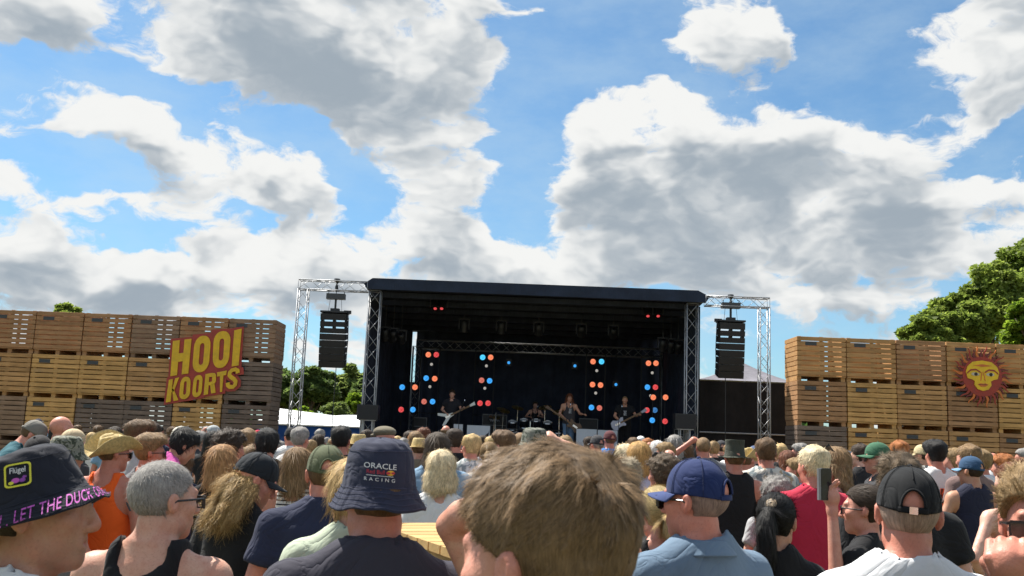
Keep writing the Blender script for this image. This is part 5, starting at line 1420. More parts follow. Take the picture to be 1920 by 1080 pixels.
BUCKETW = [(.0005, .136), (.040, .137), (.066, .133), (.080, .124), (.087, .110), (.092, .090), (.098, .058), (.103, .028), (.105, .025), (.115, .015), (.125, .003), (.135, -.010)]
FEDORA = [(.0005, .128), (.03, .132), (.058, .138), (.070, .130), (.080, .09), (.089, .042), (.091, .034), (.11, .030), (.13, .030), (.148, .036)]
TOPHAT = [(.0005, .166), (.045, .166), (.076, .170), (.082, .176), (.0835, .168), (.080, .13), (.083, .08), (.091, .036), (.093, .030), (.112, .024), (.128, .022), (.138, .026)]
COWBOY = [(.0005, .150), (.03, .152), (.055, .150), (.068, .140), (.078, .10), (.090, .045), (.093, .034), (.115, .030), (.15, .030), (.185, .034)]
def cowboy_fn(x, y, z, V, th):
    up = np.clip((V - .66) / .34, 0, 1); z = z + up ** 1.3 * .125 * np.abs(np.sin(th)) ** 1.6 - up * .030 * np.cos(th) ** 2
    x = x * (1 - .24 * up * np.abs(np.sin(th)) ** 2)
    top = np.clip((.42 - V) / .30, 0, 1); z = z - .034 * top * np.exp(-(x / .026) ** 2) - .016 * top * np.exp(-((np.abs(x) - .05) / .02) ** 2) * (y > .02); return x, y, z
M_STRAW = plain('straw', (.50, .38, .17), .8, vary=.25, scale=60, bumps=.5)
def make_soft(parent, name, parts, cut, col, mat=None, h=.006):
    f = Fld(seg_axis([(-.15, .15, h)]), seg_axis([(-.18, .22, h)]), seg_axis([(-.02, .19, h)]))
    for (c, r) in parts: f.ell(c, r, .015)
    X_, Y_, Z_ = f.xyz((slice(None),) * 3); f.D = np.maximum(f.D, cut(X_, Y_, Z_)).astype(f32); V, Q = surface_net(f)
    return link(name, np_mesh(name, V, Q, True, mat or M_FAB), parent, color=col)
M_LENS = plain('dark_lens', (.006, .007, .010), .08, 0, .8, vary=.05); M_FRAME = plain('black_plastic', (.012, .012, .013), .3, vary=.1); M_EYEW = plain('eye_white', (.62, .58, .54), .2, vary=.05); M_IRIS = plain('iris', (.03, .025, .02), .15, vary=.1)
M_CLEAR = plain('clear_lens', (.25, .24, .24), .1, vary=.05)
def make_glasses(parent, dark=True, up=0.0):
    m = Matrix.Rotation(rad(up * 48), 3, 'X'); off = Vector((0, .004 - .016 * up, -.012 + .084 * up))
    t = MB().box((0, .104, .016), (.022, .006, .006)); fr = t
    for s in (-1, 1):
        fr.box((s * .034, .103, .029), (.056, .007, .006)); fr.box((s * .0615, .098, .012), (.006, .010, .034))
        fr.tube([(s * .066, .098, .024), (s * .078, .045, .022), (s * .0865, -.006, .020), (s * .086, -.032, .004)], .0034, 6)
        if not dark: fr.box((s * .034, .103, -.006), (.052, .006, .004)); fr.box((s * .009, .103, .012), (.004, .006, .034))
    fr.v = [tuple(m @ Vector(p) + off) for p in fr.v]; o = fr.build('sunglasses' if dark else 'glasses', M_FRAME, parent)
    if dark:
        for s in (-1, 1):
            pl_ = [(s * .007, .026), (s * .060, .028), (s * .060, .006), (s * .050, -.012), (s * .028, -.016), (s * .012, -.006)]
            b = MB().prism(pl_ if s < 0 else pl_[::-1], .101, .1045); b.v = [tuple(m @ Vector(p) + off) for p in b.v]; b.build('lens', M_LENS, o)
    return o
# text wrapped on curved things
def text_tris(body, size=1.0, sx=1.0, spacing=1.0, shear=0.0):
    cu = bpy.data.curves.new('lettering', 'FONT'); cu.body = body; cu.size = size; cu.space_character = spacing; cu.shear = shear; cu.resolution_u = 3
    ob = bpy.data.objects.new('lettering', cu); COL.objects.link(ob); bpy.context.view_layer.update()
    me = ob.evaluated_get(bpy.context.evaluated_depsgraph_get()).to_mesh()
    v = np.array([tuple(p.co) for p in me.vertices]); f = [list(p.vertices) for p in me.polygons]
    bpy.data.objects.remove(ob); bpy.data.curves.remove(cu)
    v[:, 0] *= sx; return v[:, :2], f
def on_hat(uv, th0, rz, ey=1.13, lift=.0045, slant=1.0):
    """u metres along the hat (to the reader's right), v metres up the slanted side; rz(v) gives radius and height"""
    out = []
    for (u, v) in uv:
        r, z = rz(v); th = th0 - u / (r * (ey if abs(math.cos(th0)) < .5 else 1.0)); r += lift
        out.append((math.sin(th) * r, -.012 + math.cos(th) * r * ey, z))
    return out

# ------------------------------------------------------------------ one figure
LODS = {0: (.0066, .0180), 1: (.0122, .0265), 2: (.0185, .038)}
SKIN = {'fair': (.62, .37, .27), 'pink': (.62, .30, .22), 'tan': (.50, .28, .18), 'red': (.56, .24, .17), 'pale': (.68, .44, .34), 'deep': (.30, .16, .10)}
HC = {'black': (.014, .013, .013), 'dark': (.042, .028, .019), 'brown': (.125, .074, .038), 'lbrown': (.235, .148, .075), 'dblond': (.26, .17, .08), 'blond': (.50, .35, .16), 'pale': (.68, .56, .36), 'ginger': (.34, .12, .035),
      'grey': (.26, .245, .23), 'lgrey': (.50, .48, .45), 'white': (.72, .70, .66), 'auburn': (.14, .05, .025)}
BODYC, TOPC, LEGC, STRC = {}, {}, {}, {}
ARM_TO = None
def local_of(P_, px, py, D, yaw, hy=0, hp=0, ex=.028, fem=False):
    """a point of the place in the frame of a figure that person() would put here"""
    B = Body(fem, 1, 0, hy, hp, 0); T_ = at(px, py, D); s = T_.z / (B.hc[2] + .123 + ex); o = Matrix.Rotation(rad(yaw), 3, 'Z') @ Vector((B.hc[0], B.hc[1], 0)) * s
    v = Matrix.Rotation(-rad(yaw), 3, 'Z') @ (Vector(P_) - Vector((T_.x - o.x, T_.y - o.y, 0))); return np.array(v) / s
TOPN = {'tee': 't_shirt', 'polo': 'collared_shirt', 'tank': 'tank_top', 'muscle': 'sleeveless_top'}
HATX = {'cap': .014, 'bucket': .028, 'bucketw': .015, 'cowboy': .030, 'fedora': .014, 'tophat': .055, 'flat': .02, 'beanie': .014}
def person(label, px, py, D, yaw=0, hy=0, hp=0, hr=0, fem=False, b=1.0, belly=0.0, skin='fair', hair=('short', 'brown'), top=('tee', (.02, .02, .02)), legs=None, hat=None, hat_tilt=(0, 0), L='down', R='down', glasses=None, lod=None,
           fine=(), lean=0, base=None, height=None, group=None, strand=None, folds=None, eyes=False, hs=1.0, seed=None, extra=None, pony=None, hfine=None, fist=()):
    lod = lod if lod is not None else (0 if D < 4.6 else 1 if D < 10.2 else 2)
    h, bb = LODS[lod]; key = (fem, b, belly, hy, hp, hr, str(L), str(R), lod, str(fine), lean, hs)
    seed = seed if seed is not None else int(px * 7 + py) % 997
    if key not in BODYC:
        B = Body(fem, b, belly, hy, hp, hr, L, R, hs); B.fist = fist; V, Q = surface_net(B.field(h, bb, fine)); V = smooth_mesh(V, Q, 1, .35); tn = face_tint(V, B); V = bend_pts(V, lean)
        me = np_mesh('body', V, Q, True, M_SKIN); ca = me.attributes.new('tint', 'FLOAT_COLOR', 'POINT'); ca.data.foreach_set('color', np.concatenate([tn, np.ones((len(tn), 1))], 1).astype(f32).ravel())
        BODYC[key] = (B, me)
    B, me = BODYC[key]
    ex = HATX[hat[0]] if hat else {'bald': 0, 'buzz': .006, 'ring': 0, 'curly': .05}.get(hair[0] if hair else 'bald', .028)
    hc = bend_pts(B.hc[None, :], lean)[0]; topz = hc[2] + .123 * hs + ex
    if base is None:
        P_ = at(px, py, D); s = P_.z / topz if height is None else height / 1.8
        rz = Matrix.Rotation(rad(yaw), 3, 'Z'); o = rz @ Vector((hc[0], hc[1], 0)) * s; loc = (P_.x - o.x, P_.y - o.y, 0.0)
        if not .78 < s < 1.16: print('SCALE', label, round(s, 2))
    else: loc, s = base, height / 1.8
    p = link('person', me, None, loc, (0, 0, rad(yaw)), (s, s, s), SKIN[skin] if isinstance(skin, str) else skin, label=label, category='person', group=group)
    kind, tcol = top[0], top[1]; fab = top[2] if len(top) > 2 else 'plain'; fo = folds if folds is not None else (.0052 if lod == 0 else .004 if lod == 1 else 0)
    tk = (fem, b, belly, kind, str(L), str(R), lod, fab, lean, seed if lod == 0 else 0, hy if lod < 2 else 0)
    if tk not in TOPC:
        off = {0: .012, 1: .014, 2: .018}[lod]; tf = B.top_field(kind, h, bb, off, fo, seed); V, Q = surface_net(tf); V = smooth_mesh(V, Q, 3 if lod < 2 else 1, .5); V = bend_pts(V, lean); rb = None
        if lod < 2 and kind in ('tee', 'muscle'):
            rp = B.neck_ring(tf, kind); rb = MB().tube([rp[k % 56] for k in range(57)], .0085 if kind == 'tee' else .005, 8, False); rb.v = [tuple(q) for q in bend_pts(np.array(rb.v), lean)]; rb = rb.mesh('collar', FAB.get(fab, M_FAB), True)
        TOPC[tk] = (np_mesh(TOPN[kind], V, Q, True, FAB.get(fab, M_FAB)), rb)
    so_ = link(TOPN[kind], TOPC[tk][0], p, color=tcol)
    if TOPC[tk][1]: link('collar', TOPC[tk][1], so_, color=tuple(q * .85 for q in tcol))
    if kind == 'polo':
        kb = 1 + (b - 1) * .5
        def collar(U, S_):
            th = math.pi + (U - .5) * 2 * 2.75; r = kb * np.where(S_ < .45, .066 + .006 * S_ / .45, .072 + .026 * (S_ - .45) / .55); z = np.where(S_ < .45, 1.490 + .052 * S_ / .45, 1.542 - .046 * (S_ - .45) / .55) + .014 * (-np.cos(th)) - .030 * (np.cos(th) > 0) * np.cos(th) ** 2
            return np.stack([np.sin(th) * r * 1.05, -.030 + np.cos(th) * r * 1.08, z], -1)
        V, Q = sheet(collar, 60, 16, False); shell('collar', V, Q, FAB.get(fab, M_FAB), so_, .003, tcol)
    lg = legs or (('jeans', (.03, .035, .06)) if seed % 3 else ('shorts', (.12, .11, .09)))
    lk = (fem, b, belly, lg[0], lod)
    if lk not in LEGC: V, Q = surface_net(B.legs_field(lg[0], max(bb, .016))); LEGC[lk] = np_mesh('trousers', V, Q, True, M_FAB)
    link('trousers' if lg[0] == 'jeans' else lg[0], LEGC[lk], p, color=lg[1])
    Mh = Matrix.Translation(Vector(hc)) @ (Matrix.Rotation(-rad(lean), 4, 'X') if lean else Matrix.Identity(4)) @ Matrix([list(r) for r in B.Rh]).to_4x4() @ Matrix.Scale(hs, 4)
    def onhead(o, m=None): o.matrix_local = Mh @ m if m is not None else Mh; return o
    p['_head'] = 0; del p['_head']
    if hair and hair[0] != 'bald':
        hres = {0: .0058, 1: .0095, 2: .0145}[lod]; hm, hv, hq = hair_mesh(hair[0], hres if not hfine else hfine, seed % (5 if lod else 97), bool(hat)); c = HC[hair[1]] if isinstance(hair[1], str) else hair[1]
        ho = onhead(link('hair', hm, p, color=c))
        if strand: link('hair_strands', strands(hv, hq, seed=seed, **strand), ho, color=c)
        elif hair[0] not in ('buzz', 'ring'):
            sk = (hair[0], lod, seed % (5 if lod else 97), bool(hat))
            if sk not in STRC:
                n_, w_ = {0: (5000, .0014), 1: (1500, .0028), 2: (450, .0055)}[lod]; st_ = hair[0]
                kw = dict(length=.026, flow=flow_whorl, clump=.014, lift=.28, jitter=.35) if st_ in ('short', 'quiff') else dict(length=.045, flow=flow_whorl, clump=.02, lift=.2, jitter=.4) if st_ == 'medium' else dict(length=.030, flow=flow_whorl, curl=.006, lift=.7, jitter=.8) if st_ == 'curly' else dict(length=.06, flow=lambda q, m: np.array((0, -.11, .05)) - q, lift=.08, jitter=.12) if st_ == 'tied' else dict(length=.085, flow=flow_down, curl=.004 if st_ != 'shag' else .008, lift=.15, jitter=.25)
                STRC[sk] = strands(hv, hq, n=n_, width=w_, seed=seed, nseg=3 if lod == 0 else 2, **kw)
            link('hair_strands', STRC[sk], ho, color=c)
    if pony:
        kindp, pts, rs, pc = pony; mb = MB().tube(pts, rs, 12); V = np.array(mb.v); V += .004 * np.sin(V[:, [2, 0, 1]] * 190); po = onhead(link('ponytail' if kindp != 'bun' else 'hair_bun', np_mesh('ponytail', V, mb.f, True, M_HAIR), p, color=HC[pc]))
        if lod == 0:
            Qp = np.array([q for q in mb.f if len(q) == 4]); link('hair_strands', strands(V, Qp, 3500, .07, .0015, seed, lambda q, m: np.array((0, 0, -1.0)) + q * 0, lift=.12, jitter=.10), po, color=HC[pc])
    if hat:
        hk, hcol = hat[0], hat[1]; opt = hat[2] if len(hat) > 2 else {}; fn = 0 if lod == 2 else 1
        holder = {'cap': lambda: make_cap(p, hcol, fine=fn if lod == 0 else 0, **opt), 'bucket': lambda: make_lathe_hat(p, 'bucket_hat', BUCKET, hcol, fine=fn, seed=seed, **opt), 'bucketw': lambda: make_lathe_hat(p, 'bucket_hat', BUCKETW, hcol, fine=fn, seed=seed, **opt),
                  'cowboy': lambda: make_lathe_hat(p, 'straw_hat', COWBOY, hcol, M_STRAW, fn, fn=cowboy_fn, wob=.002, seed=seed), 'fedora': lambda: make_lathe_hat(p, 'straw_hat', FEDORA, hcol, M_STRAW, fn, wob=.002, seed=seed),
                  'tophat': lambda: make_lathe_hat(p, 'felt_hat', TOPHAT, hcol, M_FAB, fn, wob=.002, seed=seed),
                  'flat': lambda: make_soft(p, 'flat_cap', [((0, .0, .085), (.096, .125, .055)), ((0, .10, .052), (.075, .075, .022))], lambda X_, Y_, Z_: .030 - Z_ + 0 * X_, hcol, FAB.get(opt.get('fab', ''), M_FAB)),
                  'beanie': lambda: make_soft(p, 'knit_hat', [((0, -.016, .040), (.092, .114, .104))], lambda X_, Y_, Z_: .022 - Z_ + 0 * X_, hcol)}[hk]()
        onhead(holder, Matrix.Rotation(rad(hat_tilt[0]), 4, 'X') @ Matrix.Rotation(rad(hat_tilt[1]), 4, 'Y'))
    if glasses: onhead(make_glasses(p, glasses != 'clear', 1.0 if glasses == 'up' else 0.0))
    if eyes:
        for sd in (-1, 1):
            ev = MB().lathe([(.0005, .0122), (.006, .0107), (.010, .007), (.012, .001), (.0115, -.004)], 16, m=Matrix.Rotation(rad(-90), 3, 'X')); e = link('eye', ev.mesh('eye', M_EYEW, True), p); onhead(e, Matrix.Translation((sd * .031, .0815, .009)))
            ir = MB().lathe([(.0004, .0128), (.003, .0126), (.0066, .0110)], 14, m=Matrix.Rotation(rad(-90), 3, 'X')).build('iris', M_IRIS, e, smooth=True)
    if extra: extra(p, B, onhead, s)
    return p
# ------------------------------------------------------------------ the crowd
BLK, NAVY, WHT, GRY, LGRY, CHAR = (.012, .012, .014), (.022, .027, .060), (.74, .74, .73), (.17, .17, .18), (.42, .42, .43), (.045, .045, .05)
BLUE, LBLUE, PINK, RED, ORNG, SAGE, TEAL, LILAC = (.03, .10, .34), (.20, .33, .48), (.62, .10, .38), (.46, .022, .055), (.90, .13, .018), (.44, .50, .38), (.02, .10, .13), (.52, .52, .68)
JEANS, KHAKI, SHORTB = ('jeans', (.05, .08, .16)), ('shorts', (.22, .19, .14)), ('shorts', (.02, .02, .025))
M_PINKT = plain('pink_print', (.56, .10, .48), .7, vary=.1); M_WHT_T = plain('white_print', (.78, .78, .78), .7, vary=.05); M_YELT = plain('yellow_print', (.70, .66, .05), .7, vary=.1); M_REDT = plain('red_print', (.50, .03, .05), .7, vary=.1); M_PURP = plain('purple_print', (.22, .05, .30), .7, vary=.4, scale=60); M_GOLDT = plain('gold_print', (.75, .42, .03), .7, vary=.2)

def hat_print(root, name, uv, faces, th0, rz, mat, ey=1.13, lift=.0046):
    return link(name, np_mesh(name, on_hat(uv, th0, rz, ey, lift), faces, False, mat), root)
def quad_uv(x0, y0, x1, y1, n=8):
    uv = []; fs = []
    for i in range(n + 1): uv += [(x0 + (x1 - x0) * i / n, y0), (x0 + (x1 - x0) * i / n, y1)]
    for i in range(n): fs.append([2 * i, 2 * i + 2, 2 * i + 3, 2 * i + 1])
    return uv, fs
def prof_rz(prof, i0, i1):
    """walks a hat profile upwards from point i1 (low) to i0"""
    pts = [prof[i] for i in range(i1, i0 - 1, -1)]; L = [0]
    for a, b in zip(pts, pts[1:]): L.append(L[-1] + math.hypot(b[0] - a[0], b[1] - a[1]))
    return lambda v: (float(np.interp(v, L, [p[0] for p in pts])), float(np.interp(v, L, [p[1] for p in pts])))
def centre(uv, cx, cy):
    uv = np.array(uv); return uv - np.array(((uv[:, 0].min() + uv[:, 0].max()) / 2, (uv[:, 1].min() + uv[:, 1].max()) / 2)) + np.array((cx, cy))

# --- lettering on the two near bucket hats
def hat_of(p): return [c for c in p.children if c.name.startswith('bucket_hat')][0]
def sponsor_print(p, B, onhead, s):
    h = hat_of(p); rz = prof_rz(BUCKET, 4, 7); th = math.pi + rad(14)
    for body, size, sx, sp, cy, mat, nm in (('ORACLE', .0185, 1.12, 1.0, .0530, M_WHT_T, 'lettering'), ('Red Bull', .0140, .92, 1.0, .0385, M_REDT, 'lettering'), ('RACING', .0115, 1.15, 1.75, .0205, M_WHT_T, 'lettering')):
        uv, f = text_tris(body, size, sx, sp); uv = centre(uv, -.010 if 'Bull' in body else 0, cy); uv = [(u, v - u * .06) for (u, v) in uv]; hat_print(h, nm, uv, f, th, rz, mat)
    uv, f = quad_uv(-.032, .0288, .032, .0299); hat_print(h, 'underline', [(u, v - u * .06) for (u, v) in uv], f, th, rz, M_WHT_T)
    for (cx, r, mat, lf) in ((.0245, .0080, M_GOLDT, .0048), (.0190, .0040, M_REDT, .0056), (.0305, .0036, M_REDT, .0056)):
        uv = [(cx + r * 1.25 * math.cos(k * .5236), .0385 + r * .8 * math.sin(k * .5236) - .002) for k in range(12)]; hat_print(h, 'gold_mark', uv, [list(range(12))], th, rz, mat, lift=lf)
def party_print(p, B, onhead, s):
    h = hat_of(p); rz = prof_rz(BUCKETW, 8, 11); th0 = math.pi / 2        # his right side faces us
    uv, f = text_tris('LET THE DUCK OUT! . LET THE DUCK OUT! .', .044, .52, 1.06, .12); uv = np.array(uv); uv = centre(uv, .0, .020); hat_print(h, 'lettering', uv, f, th0, rz, M_PINKT, lift=.0042)
    rs = prof_rz(BUCKETW, 4, 7)
    rr = rrect(-.024, -.024, .024, .024, .010); ri = rrect(-.0205, -.0205, .0205, .0205, .008); cx, cy = .022, .058
    def put(l, a=-.14): return [(cx + u * math.cos(a) - v * math.sin(a), cy + u * math.sin(a) + v * math.cos(a)) for (u, v) in l]
    n = len(rr); hat_print(h, 'patch_border', put(rr) + put(ri), [[k, (k + 1) % n, n + (k + 1) % n, n + k] for k in range(n)], th0, rs, M_YELT, lift=.0050)
    uv, f = text_tris('Flügel', .0165, .82, .95); uv = centre(uv, .0, .008); hat_print(h, 'lettering', put(uv), f, th0, rs, M_WHT_T, lift=.0052)
    for k, (u, v, r, m) in enumerate([(-.004, -.011, .0075, M_PINKT), (.008, -.012, .006, M_PURP), (-.012, -.015, .005, M_YELT), (.012, -.006, .004, M_PURP)]):
        hat_print(h, 'patch_print', put([(u + r * math.cos(j * .6283), v + r * .7 * math.sin(j * .6283)) for j in range(10)]), [list(range(10))], th0, rs, m, lift=.0050 + .0003 * k)
def cord(p, B, onhead, s):
    pts = [(.075 * math.sin(a), -.030 + .080 * math.cos(a), 1.515 - .040 * math.cos(a)) for a in np.linspace(-math.pi, math.pi, 33)]; MB().tube(pts, .0022, 6).build('neck_cord', M_FRAME, p)

SHORTS = dict(n=9000, length=.028, width=.0015, flow=flow_whorl, clump=.012, lift=.30)
BUZZS = dict(n=11000, length=.010, width=.0011, flow=flow_whorl, lift=.35, jitter=.3)
person('man in black bucket hat with pink lettering, profile, white t-shirt, nearest the sign side', 88, 838, 1.98, yaw=-62, hy=-20, hp=4, skin='tan', hair=('buzz', 'dark'), hat=('bucketw', (.016, .018, .028), dict(wob=.0035)), hat_tilt=(17, 0), top=('tee', WHT), extra=lambda *a: (party_print(*a), cord(*a)), legs=JEANS, b=1.05)
person('man with cropped grey hair and glasses in a black tank top', 316, 864, 2.95, yaw=-8, hy=-36, skin='fair', hair=('buzz', (.30, .28, .26)), top=('tank', BLK), strand=dict(BUZZS, length=.014, n=12000, nseg=2), glasses='clear', legs=SHORTB, b=1.04)
person('person with long curly blonde hair under a dark cap, black t-shirt, looking down', 482, 851, 4.5, yaw=-30, hy=-34, hp=-22, skin='pink', hair=('shag', (.40, .27, .12)), hat=('cap', (.016, .020, .026), dict(opening=False)), top=('tee', BLK), strand=dict(n=11000, length=.085, width=.0018, flow=flow_down, curl=.009, jitter=.28, lift=.22, nseg=5, clump=.02, sel=lambda c: (c[:, 2] < .02) * 1.0), b=.98, legs=JEANS)
person('man in navy bucket hat with sponsor lettering and dark t-shirt, centre front', 714, 820, 2.42, yaw=4, hy=16, skin='red', hair=('buzz', 'brown'), hat=('bucket', (.030, .034, .062), dict(wob=.003)), top=('tee', (.040, .038, .055)), glasses='dark', extra=sponsor_print, b=1.10, belly=.3, legs=KHAKI)
person('man in olive green cap and navy t-shirt', 614, 836, 4.3, yaw=8, hy=6, skin='red', hair=('buzz', 'brown'), hat=('cap', (.095, .110, .060), dict(vis=(.08, .10, .055))), top=('tee', NAVY), b=1.16, belly=.3, legs=KHAKI)
person('blond person in pale sage t-shirt half hidden by the navy bucket hat', 668, 858, 3.5, yaw=5, hy=30, skin='fair', hair=('medium', 'blond'), top=('tee', SAGE), b=1.06, legs=JEANS, strand=dict(n=7000, length=.06, width=.0012, flow=flow_down, jitter=.22, lift=.15, clump=.015))
person('close man with short brown hair seen from behind, filling the centre', 1022, 832, 1.19, yaw=38, hy=14, hp=-3, skin='pink', hair=('short', (.195, .125, .066)), top=('tee', CHAR), strand=dict(n=72000, length=lambda q: .009 + .016 * np.clip((q[:, 2] - .02) / .08, 0, 1), width=.00066, flow=flow_whorl, clump=.0060, lift=.18, jitter=.22, nseg=3), hfine=.0034, legs=JEANS, b=1.03, seed=31)
eb = local_of(at(846, 985, 2.3), 1050, 868, 2.4, 12, fem=True); ew = local_of(at(915, 925, 2.2), 1050, 868, 2.4, 12, fem=True); ELB = ((-eb[0], eb[1], eb[2]), (-ew[0], ew[1], ew[2]))
person('person with bare raised elbow mostly hidden behind the close brown-haired man', 1050, 868, 2.4, yaw=12, skin='fair', hair=('short', 'brown'), top=('tank', BLK), L=ELB, legs=JEANS, fem=True)
person('man in royal blue cap, black sunglasses and blue-grey collared shirt', 1303, 863, 3.1, yaw=22, hy=30, skin='red', hair=('buzz', (.27, .19, .155)), hat=('cap', (.016, .030, .105), dict(vis=(.040, .062, .17))), top=('polo', (.135, .20, .28)), glasses='dark', legs=JEANS, b=1.05)
def clip_print(p, B, onhead, s):
    c = onhead(MB().lathe([(.010, 0), (.022, .003), (.026, .010), (.018, .016), (.004, .018)], 14, (.0, -.10, .085), Matrix.Rotation(rad(55), 3, 'X')).build('hair_clip', plain('leopard_clip', (.30, .22, .14), .4, vary=.9, scale=160), p))
    z = [(.0 + .012 * ((k % 2) * 2 - 1), 1.36 - .022 * k) for k in range(9)]; so_ = [q for q in p.children if q.name.startswith('t_shirt')][0]
    for dx in (-.02, .02): MB().tube([(.03 + dx + x, -.150 - .010 * (1.38 - zz), zz) for (x, zz) in z], .005, 5).build('zigzag_print', M_WHT_T, so_)
person('woman with black ponytail and hair clip in black t-shirt with zigzag print', 1456, 917, 4.0, yaw=-4, hy=-24, fem=True, skin='tan', hair=('tied', 'black'), top=('tee', BLK), extra=clip_print, strand=dict(n=4000, length=.05, width=.0018, flow=lambda p, n: np.array((0, -.11, .06)) - p, jitter=.15, lift=.1),
       pony=('tail', [(0, -.105, .062), (-.005, -.150, .055), (-.010, -.172, .0), (-.012, -.165, -.09), (-.02, -.15, -.19), (-.015, -.145, -.27), (-.01, -.14, -.32)], [.020, .030, .042, .044, .036, .022, .004], 'black'), legs=JEANS)
person('man with white-blond hair in a crimson t-shirt behind the raised phone', 1523, 836, 6.4, yaw=10, hy=12, skin='red', hair=('short', 'pale'), top=('tee', RED), b=1.12, belly=.5, legs=('shorts', (.10, .13, .14)), hat=None)
PH = at(1548, 908, 4.45)
pw = local_of(PH + Vector((.035, .02, -.115)), 1618, 902, 4.6, 52, 14, 0, .028, True); PARM = ((.27, pw[1] * .50, 1.20), (-pw[0], pw[1], pw[2]))
PHW = person('woman in black t-shirt with dark hair and glasses holding up a phone', 1618, 902, 4.6, yaw=52, hy=14, fem=True, skin='pink', hair=('tied', 'dark'), top=('tee', BLK), L=PARM, glasses='clear', legs=JEANS, b=1.08, eyes=True,
             fine=[((pw[0] - .08, pw[0] + .08), (pw[1] - .06, pw[1] + .14), (pw[2] - .04, pw[2] + .17))], pony=('bun', [(0, -.11, .05), (0, -.135, .06), (0, -.155, .055)], [.020, .032, .012], 'dark'))
person('broad man with tousled brown hair in black t-shirt behind the black cap', 1682, 848, 5.0, yaw=-2, hy=8, skin='fair', hair=('medium', (.13, .09, .055)), top=('tee', BLK), b=1.28, belly=.4, legs=JEANS, strand=dict(n=3500, length=.05, width=.002, flow=flow_whorl, clump=.02, jitter=.5))
person('man in black cap with metal buckle and white t-shirt seen from behind', 1700, 878, 2.75, yaw=-4, hy=-12, hr=3, skin='red', hair=('buzz', (.38, .27, .21)), hat=('cap', (.008, .009, .011), dict(buckle=True)), top=('tee', (.66, .67, .69)), b=1.04, strand=None, legs=JEANS)
person('man in denim cap and navy sleeveless top', 1818, 856, 8.6, yaw=6, hy=30, skin='tan', hair=('buzz', 'dark'), hat=('cap', (.030, .075, .15), dict(vis=(.16, .30, .44))), top=('muscle', (.020, .022, .045)), L='out', legs=('shorts', (.20, .19, .16)), b=.98)
person('woman with curly brown bun in black tank top, hand on hip', 1893, 862, 6.3, yaw=10, hy=5, fem=True, skin='pale', hair=('tied', 'auburn'), top=('tank', BLK), L='hip', legs=JEANS, pony=('bun', [(0, -.08, .10), (0, -.10, .13), (0, -.115, .15), (0, -.12, .17)], [.025, .048, .045, .015], 'auburn'))
fw = local_of(at(1912, 1112, 2.02), 1948, 868, 2.25, 142, 8); FIST = ((fw[0] - .03, fw[1] - .13, fw[2] - .22), tuple(fw))
person('man with swept hair and black sunglasses facing us, fist at his mouth', 1948, 868, 2.25, yaw=142, hy=8, skin='red', hair=('short', 'dblond'), top=('tee', CHAR), R=FIST, fist=(1,), glasses='dark', eyes=False, legs=JEANS, fine=[((fw[0] - .10, fw[0] + .10), (fw[1] - .04, fw[1] + .16), (fw[2] - .05, fw[2] + .16))], strand=dict(n=9000, length=.030, width=.001, flow=lambda q, m: np.array((.1, -1.0, .5)) + q * 0, clump=.012, lift=.3, jitter=.25))
person('man in tall dark felt hat and black sleeveless top', 1377, 824, 8.6, yaw=0, hy=4, skin='red', hair=('buzz', 'brown'), hat=('tophat', (.055, .060, .045)), top=('muscle', BLK), b=1.0, legs=JEANS)
person('man with brown hair in white patterned shirt beside the tall felt hat', 1436, 820, 9.0, yaw=0, hy=-6, skin='red', hair=('short', 'brown'), top=('tee', (.62, .60, .54), 'floral'), b=1.12, legs=JEANS)
person('woman with wavy blonde hair in white t-shirt beside the navy bucket hat', 828, 843, 6.0, yaw=4, hy=4, fem=True, skin='fair', hair=('chin', 'pale'), top=('tee', WHT), b=1.06, legs=JEANS, strand=dict(n=5000, nseg=3, length=.045, width=.0018, flow=flow_down, curl=.005, jitter=.22, lift=.15, clump=.02))
def tattoo(p, B, onhead, s):
    E_ = B.sh[1]; S = E_[0]; E2 = E_[1]; mb = MB(); t_ = (E2 - S) / np.linalg.norm(E2 - S)
    for (a0, a1, l0, l1) in ((-2.2, -1.2, .02, .09), (-1.9, -.9, .05, .13), (-2.5, -1.6, .06, .15), (-1.4, -.7, .00, .07)):
        pts = [S + t_ * (l0 + (l1 - l0) * k / 6) + np.array((math.cos(a0 + (a1 - a0) * k / 6), math.sin(a0 + (a1 - a0) * k / 6), 0)) * .058 for k in range(7)]; mb.tube([tuple(q) for q in pts], .006, 5)
    mb.build('tattoo', plain('tattoo_ink', (.05, .055, .06), .6), p)
person('man in curled straw hat and bright orange tank top with arm tattoo', 218, 812, 6.6, yaw=-14, hy=-34, skin='red', hair=('buzz', 'brown'), hat=('cowboy', (.5, .38, .17)), hat_tilt=(12, 8), top=('tank', ORNG), extra=tattoo, glasses='dark', b=1.10, legs=KHAKI)
person('woman with long brown hair in black and white striped top', 562, 838, 6.6, yaw=-6, hy=-14, fem=True, skin='pink', hair=('bob', 'lbrown'), top=('tank', WHT, 'stripe'), legs=JEANS, strand=dict(n=2500, length=.10, width=.0026, flow=flow_down, jitter=.25, lift=.1))
person('child with straight copper-blond hair in dark top', 420, 833, 6.6, yaw=0, hy=-18, skin='fair', hair=('bob', (.40, .22, .10)), top=('tee', BLK), legs=JEANS, fem=True)

GC = 'festival crowd before the stage'
def c(px, py, w, label, D=None, **k):
    D = D or F_PX * .165 / w; k.setdefault('group', GC); return person(label, px, py, D, **k)
T = lambda col, *f: ('tee', col) + f
